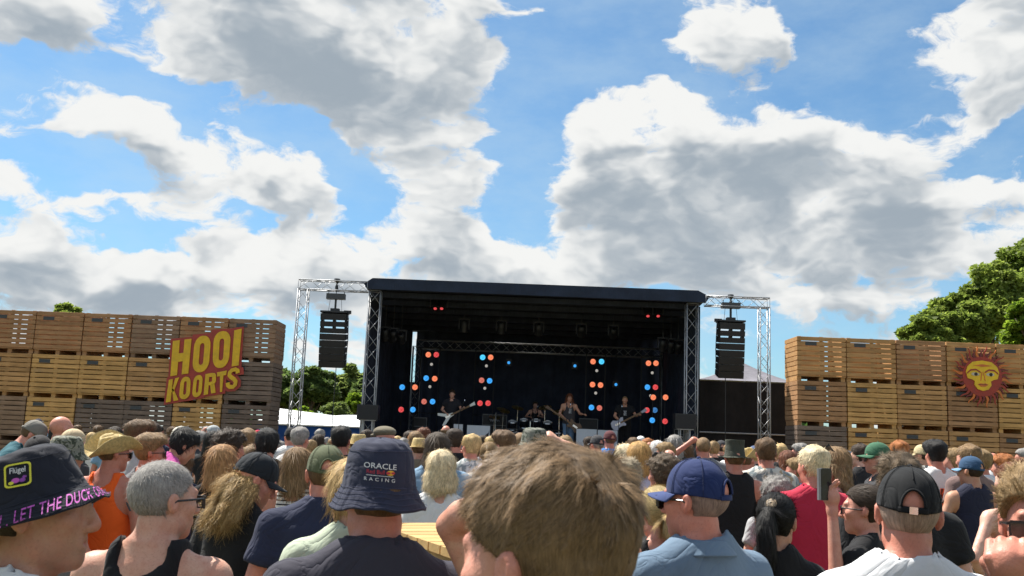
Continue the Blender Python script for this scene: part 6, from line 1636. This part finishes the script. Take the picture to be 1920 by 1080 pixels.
# left part, below the sign
c(62, 806, 30, 'stooping man in grey cap and teal-blue t-shirt by the crates', D=9.2, yaw=-70, lean=34, hat=('cap', (.20, .19, .17)), hair=('buzz', 'brown'), top=T(TEAL), skin='pink', height=1.92)
c(80, 815, 50, 'person in black cap with bright yellow crown patch', D=6.4, yaw=-10, hat=('cap', (.03, .028, .03), dict(vis=(.85, .62, .16), opening=False)), hat_tilt=(30, 0), hair=('buzz', 'dark'), top=T(BLK))
c(130, 817, 48, 'person in faded camouflage bucket hat beside the black lettered hat', D=6.0, yaw=-30, hat=('bucketw', (.24, .24, .19), dict(mat=M_CAMO)), hair=('buzz', 'grey'), top=T(GRY), skin='pink')
c(142, 805, 32, 'person in cream knit hat in front of bald man', D=8.75, yaw=-40, hat=('beanie', (.55, .44, .28)), hair=('buzz', 'brown'), top=T(CHAR))
c(119, 781, 31, 'tall bald man in black before the golden crate', D=9.3, yaw=-20, hy=-20, hair=('bald', 'brown'), skin='pink', top=T(BLK), b=1.08)
c(266, 789, 40, 'tall young man with dark brown hair, profile, before dark crates', D=8.2, yaw=-40, hy=-30, hair=('quiff', 'brown'), skin='pink', top=T(LGRY))
c(286, 814, 48, 'man with light brown hair and sunglasses in grey t-shirt', D=7.15, yaw=-35, hy=-30, hair=('quiff', 'lbrown'), skin='red', top=T(GRY), glasses='dark', belly=.2)
c(342, 800, 26, 'person in off-white cap with red visor', yaw=-60, hat=('cap', (.62, .58, .50), dict(vis=(.72, .08, .06), opening=False)), hair=('buzz', 'grey'), skin='red', top=T(NAVY))
c(346, 816, 40, 'black-haired man leaning over in bright pink shirt', D=7.85, yaw=-58, hp=-14, lean=14, hair=('medium', 'black'), skin='tan', top=T(PINK), height=1.80)
c(377, 808, 22, 'grey-haired woman with sunglasses looking towards the stage corner', yaw=-70, hair=('medium', 'grey'), skin='fair', top=T(CHAR), glasses='dark', fem=True)
c(399, 808, 24, 'woman with black shoulder-length hair in black top', yaw=-10, hair=('bob', 'black'), top=T(BLK), fem=True)
c(402, 798, 24, 'person in pale grey cap behind black-haired woman', D=14.2, yaw=-50, hat=('cap', (.40, .42, .42)), hair=('buzz', 'grey'), top=T(LGRY), skin='red')
c(435, 802, 44, 'man with dark curly mop of hair', D=7.5, yaw=-50, hair=('curly', 'dark'), skin='red', top=T(WHT))
c(342, 846, 32, 'person with curly brown tied hair behind the cropped grey head', D=8.75, yaw=5, hair=('curly', 'brown'), top=T(NAVY), fem=True)
c(467, 804, 31, 'young man with light brown hair in white t-shirt below crate corner', yaw=-15, hair=('short', 'lbrown'), top=T(WHT), skin='red')
c(478, 834, 30, 'short person with brown hair between curly mop and black-haired man', D=8.8, yaw=-10, hair=('medium', 'lbrown'), top=T(LGRY), fem=True)
c(502, 804, 36, 'black-haired man in black t-shirt with red back print', D=8.2, yaw=0, hy=20, hair=('medium', 'black'), skin='pink', top=T(BLK, 'redp'), b=1.08)
c(525, 826, 21, 'grey-haired man in pale top behind the red back print', yaw=-40, hair=('short', 'grey'), skin='pink', top=T(LGRY))
c(546, 802, 22, 'man in black cap before the blue tent wall', yaw=30, hat=('cap', BLK), hair=('buzz', 'dark'), skin='red', top=T(WHT))
c(565, 800, 26, 'man with short greying hair in white t-shirt before blue tent', D=10.6, yaw=-20, hair=('short', 'grey'), skin='red', top=T(WHT), b=1.05)
c(598, 814, 19, 'dark-haired person filming with raised hands before blue tent', yaw=0, hair=('bob', 'dark'), top=T(CHAR), L='phone', R='phone', fem=True)
c(614, 820, 14, 'far grey-haired person before the blue tent', yaw=0, hair=('short', 'grey'), top=T(LGRY))
c(625, 822, 15, 'far blond person beside grey-haired one before blue tent', yaw=-20, hair=('medium', 'dblond'), top=T(BLUE))
c(642, 798, 31, 'black-haired man with pale collar before the blue tent edge', D=9.4, yaw=0, hy=-12, hair=('short', 'black'), skin='red', top=T(BLK), b=1.04)
c(674, 814, 28, 'person in tan straw hat at foot of stage tower', D=10.5, yaw=-20, hat=('fedora', (.5, .36, .18)), hair=('buzz', 'brown'), top=T(BLK), skin='red')
c(658, 826, 20, 'blond person under the tan straw hat', D=13.0, yaw=0, hair=('bob', 'blond'), top=T(WHT), fem=True)
c(722, 798, 32, 'man in tweed flat cap just above the navy bucket hat', D=9.2, yaw=40, hat=('flat', (.15, .13, .09)), hair=('short', 'brown'), skin='red', top=T(CHAR))
c(757, 821, 20, 'grey-haired head beside the navy bucket hat', D=14, yaw=20, hair=('short', 'grey'), skin='pink', top=T(GRY))
c(769, 808, 19, 'dark-haired person in dark top before stage lamps', yaw=0, hair=('medium', 'dark'), top=T(BLK))
c(797, 802, 18, 'person with dark auburn hair looking sideways before stage', yaw=-70, hair=('medium', 'auburn'), skin='fair', top=T(BLK), fem=True)
c(786, 821, 26, 'person in light straw hat with dark band', D=11.0, yaw=10, hat=('fedora', (.5, .38, .2)), hair=('buzz', 'brown'), top=T(KHAKI[1]))
c(776, 812, 18, 'ginger head beside the light straw hat', D=15, yaw=30, hair=('short', 'ginger'), top=T(NAVY))
c(800, 826, 20, 'dark-haired short person behind light straw hat', D=12.4, yaw=0, hair=('bob', 'brown'), top=T(CHAR), fem=True)
c(822, 810, 40, 'person with long dark hair in pale blue t-shirt behind wavy blonde', D=7.7, yaw=0, hy=-8, hair=('bob', (.07, .05, .035)), top=T((.20, .32, .45)), b=1.12)
c(854, 803, 23, 'man with cropped dark hair in black t-shirt before white panel', D=10.8, yaw=-6, hair=('short', 'dark'), skin='red', top=T(BLK), b=1.14)
c(837, 798, 15, 'balding head before the white guitar', yaw=-10, hair=('ring', 'brown'), skin='pink', top=T(BLK))
c(884, 813, 28, 'boy with tousled blond hair in white printed t-shirt', D=10.0, yaw=12, hy=20, hair=('short', 'blond'), skin='red', top=T((.6, .6, .58), 'floral'))
c(906, 816, 18, 'dark-haired head behind tousled blond boy', yaw=0, hair=('short', 'dark'), top=T(BLK))
c(918, 825, 27, 'woman with long blonde ponytail in white t-shirt', D=9.0, yaw=-4, fem=True, hair=('tied', 'dblond'), top=T(WHT), pony=('tail', [(0, -.10, .05), (0, -.135, .03), (0, -.14, -.06), (0, -.12, -.18), (0, -.115, -.27)], [.018, .030, .036, .034, .006], 'dblond'))
c(922, 817, 20, 'blond head above the blonde ponytail', D=13.6, yaw=0, hair=('short', 'blond'), top=T(GRY))
c(945, 808, 30, 'young man with thick brown hair in lilac-white t-shirt', D=9.6, yaw=10, hy=35, hair=('quiff', 'brown'), skin='pink', top=T(LILAC))
c(975, 811, 25, 'man with shaved head before the bass drums', D=11.4, yaw=30, hair=('buzz', 'lbrown'), skin='red', top=T(CHAR))
c(1003, 802, 50, 'person in grey camouflage bucket hat before the bass drums', D=7.6, yaw=-6, hat=('bucketw', (.17, .18, .15), dict(mat=M_CAMO)), hair=('short', 'grey'), top=T(CHAR), R='shade')
c(1060, 817, 22, 'blond person just below the singer', D=12.5, yaw=0, hair=('medium', 'dblond'), top=T(BLK), fem=True)
# right of the close head
c(1119, 816, 20, 'person in dark cap beside the close brown hair', D=13.5, yaw=30, hat=('cap', CHAR), hair=('buzz', 'grey'), skin='pink', top=T(RED))
c(1143, 808, 18, 'man in maroon cap and bright blue t-shirt', D=15.0, yaw=20, hat=('cap', (.10, .03, .035)), hair=('buzz', 'brown'), skin='red', top=T((.02, .22, .62)), b=1.15)
c(1106, 818, 18, 'dark-haired person holding a camera near maroon cap', D=15.5, yaw=-10, hair=('short', 'dark'), top=T(GRY), L='phone', R='phone')
c(1172, 831, 25, 'white-blonde woman with curled hair before short-haired guitarist', D=10.5, yaw=10, hair=('curly', 'pale'), top=T(LILAC), fem=True)
c(1187, 820, 18, 'brown head before the stage near white cap', D=16, yaw=0, hair=('short', 'brown'), top=T(BLK))
c(1202, 818, 14, 'person in small white cap near the stage', D=19, yaw=-20, hat=('cap', WHT), hair=('buzz', 'brown'), top=T(CHAR))
c(1216, 822, 18, 'person with orange hair near white cap', D=15.5, yaw=-40, hair=('medium', 'ginger'), skin='red', top=T(BLK))
c(1199, 827, 46, 'woman with long straight golden hair, back to us', D=8.0, yaw=-3, fem=True, hair=('chin', (.50, .30, .11)), top=T(LILAC), strand=dict(n=4000, length=.06, width=.0018, flow=flow_down, jitter=.2, lift=.1))
c(1232, 826, 20, 'white-haired person in grey top', D=14.0, yaw=20, hair=('medium', 'white'), top=T(GRY))
c(1246, 829, 24, 'fair-haired person in profile beside white-haired one', D=11.8, yaw=70, hair=('medium', 'dblond'), skin='pink', top=T(CHAR), fem=True)
c(1265, 815, 21, 'grey long-haired person in black near stage corner', D=13.1, yaw=0, hair=('bob', 'grey'), top=T(BLK))
c(1254, 843, 23, 'bald pink head in front of grey long-haired person', D=11.2, yaw=0, hair=('ring', 'lgrey'), skin='pink', top=T(GRY))
c(1286, 829, 20, 'brown-haired woman in red t-shirt behind the blue cap', D=13.8, yaw=10, hair=('bob', 'brown'), top=T(RED), fem=True)
c(1176, 856, 48, 'woman with frizzy grey-blonde hair beside the close brown hair', D=6.6, yaw=-10, hy=-30, hair=('curly', (.38, .31, .21)), skin='pink', top=T(LGRY), fem=True)
c(1243, 848, 46, 'woman with dark frizzy hair and sunglasses beside the blue cap', D=6.9, yaw=30, hy=22, hair=('curly', (.10, .07, .045)), skin='pink', top=T((.10, .09, .10)), glasses='up', fem=True)
c(1232, 905, 46, 'blonde woman with bare shoulders just behind the blue cap', D=4.3, yaw=20, hair=('tied', (.52, .40, .20)), skin='pink', top=('tank', BLK), fem=True, pony=('bun', [(0, -.10, .0), (0, -.13, -.02), (0, -.15, -.02)], [.02, .038, .012], 'blond'))
c(1318, 820, 24, 'man with shaved head and raised arm in grey t-shirt', D=12.0, yaw=4, hair=('buzz', 'lbrown'), skin='red', top=T(GRY), L='up', b=1.12)
c(1338, 827, 17, 'blond head beside the shaved man', D=16, yaw=0, hair=('short', 'dblond'), top=T(BLK))
c(1352, 826, 16, 'person in dark cap before black fence cloth', D=17, yaw=0, hat=('cap', CHAR), hair=('buzz', 'dark'), top=T(BLK))
c(1400, 838, 30, 'person in pale straw hat behind the tall felt hat', D=10.4, yaw=-40, hat=('cowboy', (.5, .42, .26)), hair=('buzz', 'brown'), skin='red', top=T(WHT))
c(1415, 836, 18, 'person in slate blue cap beside patterned shirt', D=13.6, yaw=20, hat=('cap', (.08, .11, .20)), hair=('buzz', 'dark'), top=T(CHAR))
c(1463, 832, 17, 'blond head before the black fence cloth', D=14.4, yaw=0, hair=('medium', 'blond'), top=T(BLK), fem=True)
c(1476, 844, 26, 'woman with copper-topped dark hair next to patterned shirt', D=10.6, yaw=15, hair=('long', 'auburn'), top=T(BLK), fem=True)
c(1498, 830, 21, 'grey-haired man with sunglasses before the crate edge', D=13.0, yaw=75, hair=('short', 'grey'), skin='red', top=T(CHAR), glasses='dark')
c(1492, 857, 20, 'fair person in blue printed shirt beside the crimson t-shirt', D=9.6, yaw=60, hair=('short', 'dblond'), skin='red', top=T((.30, .38, .50), 'bluep'))
c(1455, 890, 32, 'person with frizzy ash-grey hair above the black ponytail', D=6.9, yaw=0, hair=('curly', 'grey'), top=T(LGRY), fem=True)
c(1563, 837, 38, 'woman with long wavy brown hair and sunglasses on head', D=7.6, yaw=70, fem=True, hair=('shag', 'lbrown'), skin='red', top=T((.10, .03, .03)), glasses='up')
c(1591, 846, 19, 'person in slate cap beside wavy brown hair', D=13, yaw=-20, hat=('cap', (.06, .08, .12)), hair=('buzz', 'dark'), skin='red', top=T(GRY))
c(1611, 832, 22, 'dark-haired person in black t-shirt before golden crates', D=11.6, yaw=40, hair=('short', 'dark'), skin='fair', top=T(BLK))
c(1643, 830, 38, 'bearded grey man in green cap and sunglasses, profile', D=8.6, yaw=82, hat=('cap', (.05, .14, .08), dict(opening=False, visor_dir=0)), hair=('medium', 'grey'), skin='pink', top=T(CHAR), glasses='dark')
c(1684, 826, 24, 'young man with ginger hair in light blue t-shirt', D=11.0, yaw=20, hair=('short', 'ginger'), skin='red', top=T((.40, .50, .62)))
c(1728, 834, 22, 'person in cream cap raising a camera before the crates', D=12.4, yaw=40, hat=('cap', (.55, .45, .26)), hair=('buzz', 'dark'), skin='tan', top=T((.5, .48, .44)), L='phone', R='phone')
PALM = []
def palm_print(p, B, onhead, s):
    so_ = [q for q in p.children if q.name.startswith('t_shirt')][0]; mb = MB().box((.035, -.152, 1.27), (.13, .004, .20)); pp = mb.build('sunset_print', plain('sunset_print', (.80, .12, .03), .8, vary=.5, scale=5), so_)
    for (cx, cz, r) in ((-.025, 1.30, .062), (.075, 1.19, .045)):
        mb = MB()
        for k in range(9):
            a = k * .7; mb.prism([(cx, cz), (cx + r * math.cos(a - .14), cz + r * math.sin(a - .14)), (cx + r * 1.1 * math.cos(a), cz + r * 1.1 * math.sin(a)), (cx + r * math.cos(a + .14), cz + r * math.sin(a + .14))], -.158 - .0004 * k, -.155)
        mb.build('palm_print', M_CLAW, pp)
c(1753, 826, 28, 'young man with black upswept hair, white t-shirt with sunset palm print', D=10.0, yaw=-2, hy=8, hair=('quiff', 'black'), skin='red', top=T(WHT), extra=palm_print)
c(1786, 840, 28, 'boy with blond bowl cut turned sideways before crates', D=10.9, yaw=65, hair=('medium', 'dblond'), skin='pink', top=T(CHAR))
c(1814, 833, 28, 'young man with light brown hair in mauve-brown t-shirt', D=9.6, yaw=20, hy=15, hair=('short', 'lbrown'), skin='pink', top=T((.20, .13, .12)), b=1.05)
c(1839, 843, 24, 'short-haired blond man in white t-shirt with small print', D=10.4, yaw=8, hair=('short', 'dblond'), skin='red', top=T((.68, .69, .74)))
c(1857, 849, 18, 'balding man with red face before the crates', D=13.5, yaw=50, hair=('ring', 'brown'), skin='red', top=T(LGRY))
c(1878, 849, 24, 'woman with curly ginger hair turned sideways', D=11.0, yaw=60, hair=('curly', 'ginger'), skin='pink', top=T(WHT), fem=True)
c(1917, 840, 16, 'grey-haired man at the very edge before crates', D=14, yaw=70, hair=('short', 'grey'), skin='red', top=T(CHAR))
def held_phone(who, label):
    who_ = [o_ for o_ in bpy.data.objects if o_.get('label') == who][0]; bpy.context.view_layer.update()
    t = thing('phone', label, 'phone', who_.matrix_world @ Vector((0, .475, 1.585)), who_.rotation_euler.z); MB().prism(rrect(-.078, -.038, .078, .038, .010)[::-1], -.005, .005).build('case', M_FRAME, t); MB().prism([(x_ * .94, z_ * .9) for (x_, z_) in rrect(-.078, -.038, .078, .038, .010)][::-1], -.0065, -.0045).build('screen', M_LENS, t)
held_phone('dark-haired person filming with raised hands before blue tent', 'phone held up before the blue tent')
held_phone('dark-haired person holding a camera near maroon cap', 'phone held up near the maroon cap')
held_phone('person in cream cap raising a camera before the crates', 'phone raised by person in cream cap')
# small far heads close the rows between here and the stage
SPOT = [(o_.location.x, o_.location.y) for o_ in bpy.data.objects if o_.get('category') == 'person']
FARL = set(); rg = random.Random(5); FT = [(BLK, 'black'), (WHT, 'white'), (NAVY, 'navy'), (GRY, 'grey'), (RED, 'red'), (BLUE, 'blue'), (LBLUE, 'pale blue'), (WHT, 'white')]; FH = ['brown', 'dark', 'dblond', 'blond', 'grey', 'lbrown', 'black']
for row, (D, n) in enumerate([(14.5, 16), (17.5, 18), (20.5, 20), (23.5, 20)]):
    for i in range(n):
        px = 40 + (i + .5 + rg.uniform(-.35, .35)) * 1860 / n; hy_ = 825 + (px - 960) * .0384; H_ = rg.uniform(1.62, 1.86)
        if 960 < px < 1110 and D < 16: continue
        DD = D + rg.uniform(-1, 1)
        for _ in range(12):
            q_ = at(px, hy_, DD)
            if all((q_.x - x_) ** 2 + (DD - y_) ** 2 > .24 for (x_, y_) in SPOT): break
            DD += rg.uniform(-.7, .7); px += rg.uniform(-14, 14)
        SPOT.append((q_.x, DD)); D_ = DD
        py = hy_ - (H_ - CAM_H) * F_PX / DD; hcol = rg.choice(FH); tcol, tn = rg.choice(FT)
        lm = [(300, 'below the far end of the sign wall'), (520, 'below the yellow sign'), (690, 'before the blue tent'), (780, 'before the stage tower by the blue tent'), (870, 'below the white guitar player'), (960, 'below the amplifier'), (1040, 'below the drums'), (1110, 'below the singer'), (1200, 'below the short-haired guitarist'), (1310, 'before the stage tower by the grey tent'), (1480, 'before the black fence cloth'), (1660, 'below the golden crates'), (1790, 'below the middle crates'), (3000, 'below the painted sun')]; where = [w_ for (x_, w_) in lm if px < x_][0]
        hn = {'dblond': 'fair', 'lbrown': 'light brown', 'dark': 'dark brown'}.get(hcol, hcol)
        while True:
            hn = {'dblond': 'fair', 'lbrown': 'light brown', 'dark': 'dark brown'}.get(hcol, hcol); lab = 'small far %s-haired person in %s %s' % (hn, tn, where)
            if lab not in FARL: FARL.add(lab); break
            hcol = rg.choice(FH); tcol, tn = rg.choice(FT)
        c(px, py, 10, lab, D=DD, yaw=rg.choice([-25, -10, 0, 10, 30]), hy=rg.choice([-35, 0, 0, 35]), L=rg.choice(['down'] * 7 + ['up', 'phone']), R=rg.choice(['down'] * 8 + ['shade']), hat=rg.choice([None] * 6 + [('cap', rg.choice([CHAR, WHT, RED, NAVY]))]), hair=(rg.choice(['short', 'medium', 'short', 'bob']), hcol), top=T(tcol), skin=rg.choice(['red', 'pink', 'fair']), seed=rg.choice([3, 8, 12]), group='far rows of the crowd')
# ------------------------------------------------------------------ musicians
def guitar(label, P0, P1, body_col, shape, face=(0, -1, 0)):
    """P0 body centre, P1 head end, both points of the place"""
    P0, P1 = Vector(P0), Vector(P1); ax = (P1 - P0); L = ax.length; ax.normalize(); n = Vector(face); n = (n - ax * n.dot(ax)).normalized(); u = n.cross(ax)
    t = thing('electric_guitar', label, 'guitar', P0); m = Matrix((ax, u, n)).transposed()
    def put(mb): mb.v = [tuple(m @ Vector(p)) for p in mb.v]; return mb
    if shape == 'v': pl_ = [(.14, .04), (-.02, .07), (-.30, .24), (-.34, .17), (-.10, 0), (-.34, -.17), (-.30, -.24), (-.02, -.07), (.14, -.04)]
    else: pl_ = [(.16, .05), (.20, .13), (.12, .15), (.04, .10), (-.04, .11), (-.14, .17), (-.24, .12), (-.27, 0), (-.24, -.12), (-.14, -.17), (-.04, -.11), (.06, -.11), (.16, -.15), (.19, -.11), (.16, -.05)]
    k = len(pl_); mb = MB(); mb.v = [(x, y, z) for z in (-.022, .022) for (x, y) in pl_]
    if shape == 'v': mb.f = [[0, 1, 7, 8], [1, 2, 3, 4], [1, 4, 7], [4, 5, 6, 7]] + [[k + i for i in q][::-1] for q in ([0, 1, 7, 8], [1, 2, 3, 4], [1, 4, 7], [4, 5, 6, 7])]
    else: mb.f = [list(range(k))[::-1], [k + i for i in range(k)]]
    mb.f += [[i, (i + 1) % k, k + (i + 1) % k, k + i] for i in range(k)]
    put(mb).build('body', plain('guitar_paint', body_col, .25, vary=.06), t)
    put(MB().box((L * .5 + .02, 0, .022), (L - .06, .05, .022))).build('neck', plain('guitar_neck', (.16, .09, .04), .5), t)
    put(MB().add([(L - .05, .025, .01), (L + .18, .06, .01), (L + .16, -.05, .01), (L - .05, -.025, .01), (L - .05, .025, .03), (L + .18, .06, .03), (L + .16, -.05, .03), (L - .05, -.025, .03)], [(3, 2, 1, 0), (4, 5, 6, 7), (0, 1, 5, 4), (1, 2, 6, 5), (2, 3, 7, 6), (3, 0, 4, 7)])).build('headstock', plain('guitar_paint', body_col, .3, vary=.05), t)
    put(MB().box((-.06, 0, .030), (.16, .06, .014))).build('pickups', M_CHROME, t)
    return t
def on_stage(label, px, py, D, hgt, **k):
    p_ = at(px, py, D); return person(label, px, py, D, base=(p_.x, D, DECK), height=hgt, lod=1, group='band on the stage', **k)
def chest_print(p, B, onhead, s):
    so_ = [q for q in p.children if q.name.startswith(('t_shirt', 'tank_top'))][0]; mb = MB()
    for k in range(5): mb.prism([(-.05 + .02 * (k % 2), 1.34 - .03 * k), (.05 - .015 * (k % 3), 1.345 - .03 * k), (.04, 1.325 - .03 * k), (-.045, 1.322 - .03 * k)][::-1], .150, .168 - .001 * k)
    mb.build('chest_print', plain('faded_print', (.42, .43, .45), .8, vary=.5, scale=40), so_)
on_stage('guitarist in dark jacket playing a white pointed guitar', 848, 736, 31.0, 1.84, yaw=172, hair=('short', 'dark'), skin='fair', top=('polo', (.02, .02, .026)), R=((.30, .02, 1.18), (.10, .24, 1.06)), L=((.33, .06, 1.20), (.42, .24, 1.25)), legs=('jeans', BLK))
a = at(848, 800, 30.74); guitar('white pointed electric guitar held by the man in dark jacket', (a.x - .10, 30.72, DECK + 1.02), (a.x + .54, 30.70, DECK + 1.36), (.72, .74, .70), 'v')
on_stage('long-haired singer in black tank top and jeans playing a brown bass', 1068, 738, 30.9, 1.86, yaw=186, hair=('shag', 'auburn'), skin='tan', top=('tank', (.05, .045, .05)), R=((.30, .0, 1.18), (.12, .22, 1.0)), L=((.33, .06, 1.20), (.42, .25, 1.18)), legs=('jeans', (.16, .25, .38)), extra=chest_print)
a = at(1068, 800, 30.6); guitar('brown electric bass slung low on the long-haired singer', (a.x + .12, 30.60, DECK + .86), (a.x - .62, 30.58, DECK + 1.34), (.10, .055, .03), 'bass')
on_stage('guitarist with short hair and black printed t-shirt beside stage lamps', 1172, 742, 30.9, 1.86, yaw=176, hair=('buzz', 'lbrown'), skin='tan', top=('tee', BLK), R=((.30, .0, 1.18), (.12, .22, 1.0)), L=((.33, .08, 1.20), (.42, .25, 1.22)), legs=('jeans', BLK), b=1.06, extra=chest_print)
a = at(1168, 800, 30.6); guitar('pale-bodied electric guitar held by the man in black printed t-shirt', (a.x - .12, 30.60, DECK + .98), (a.x + .58, 30.58, DECK + 1.36), (.42, .43, .52), 'bass')
dr = on_stage('drummer in black tank top seated behind the drums', 1004, 748, 34.75, 1.72, yaw=180, hair=('medium', 'dark'), skin='fair', top=('tank', BLK), R=((.34, .14, 1.24), (.20, .40, 1.22)), L=((.34, .14, 1.24), (.16, .38, 1.26)), legs=('jeans', BLK))
# ------------------------------------------------------------------ small things among the crowd
ph = thing('phone', 'dark smartphone held upright by the woman in glasses', 'phone', PH, rad(30))
rr = rrect(-.035, -.072, .035, .072, .011); MB().prism(rr[::-1], -.0045, .0045).build('case', plain('phone_case', (.03, .032, .036), .35), ph)
MB().prism([(x * .93, z * .96) for (x, z) in rr][::-1], -.0055, -.0040).build('screen', plain('phone_screen', (.015, .017, .02), .12, vary=.3), ph)
MB().box((-.0425, 0, 0), (.014, .010, .140)).build('flap', plain('phone_flap', (.22, .22, .23), .5), ph)
tb = thing('wooden_table', 'slatted pale wooden bar table beside the close brown hair', 'table', (at(826, 1012, 3.1).x + .10, 3.12, 0), rad(24))
zt = at(822, 1000, 3.1).z; ME_TP = MB().box((0, 0, 0), (.44, .088, .024)).mesh('plank', M_WOOD)
for k in range(8): link('plank', ME_TP, tb, (0, -.35 + k * .098, zt - .012), color=(.52, .34, .14))
for sx in (-.17, .17):
    MB().box((sx, 0, zt - .05), (.07, .74, .05)).build('bearer', M_WOOD, tb, color=(.5, .33, .14))
    for sy in (-.3, .3): MB().box((sx, sy, (zt - .075) / 2), (.07, .07, zt - .075)).build('leg', M_WOOD, tb, color=(.5, .33, .14))
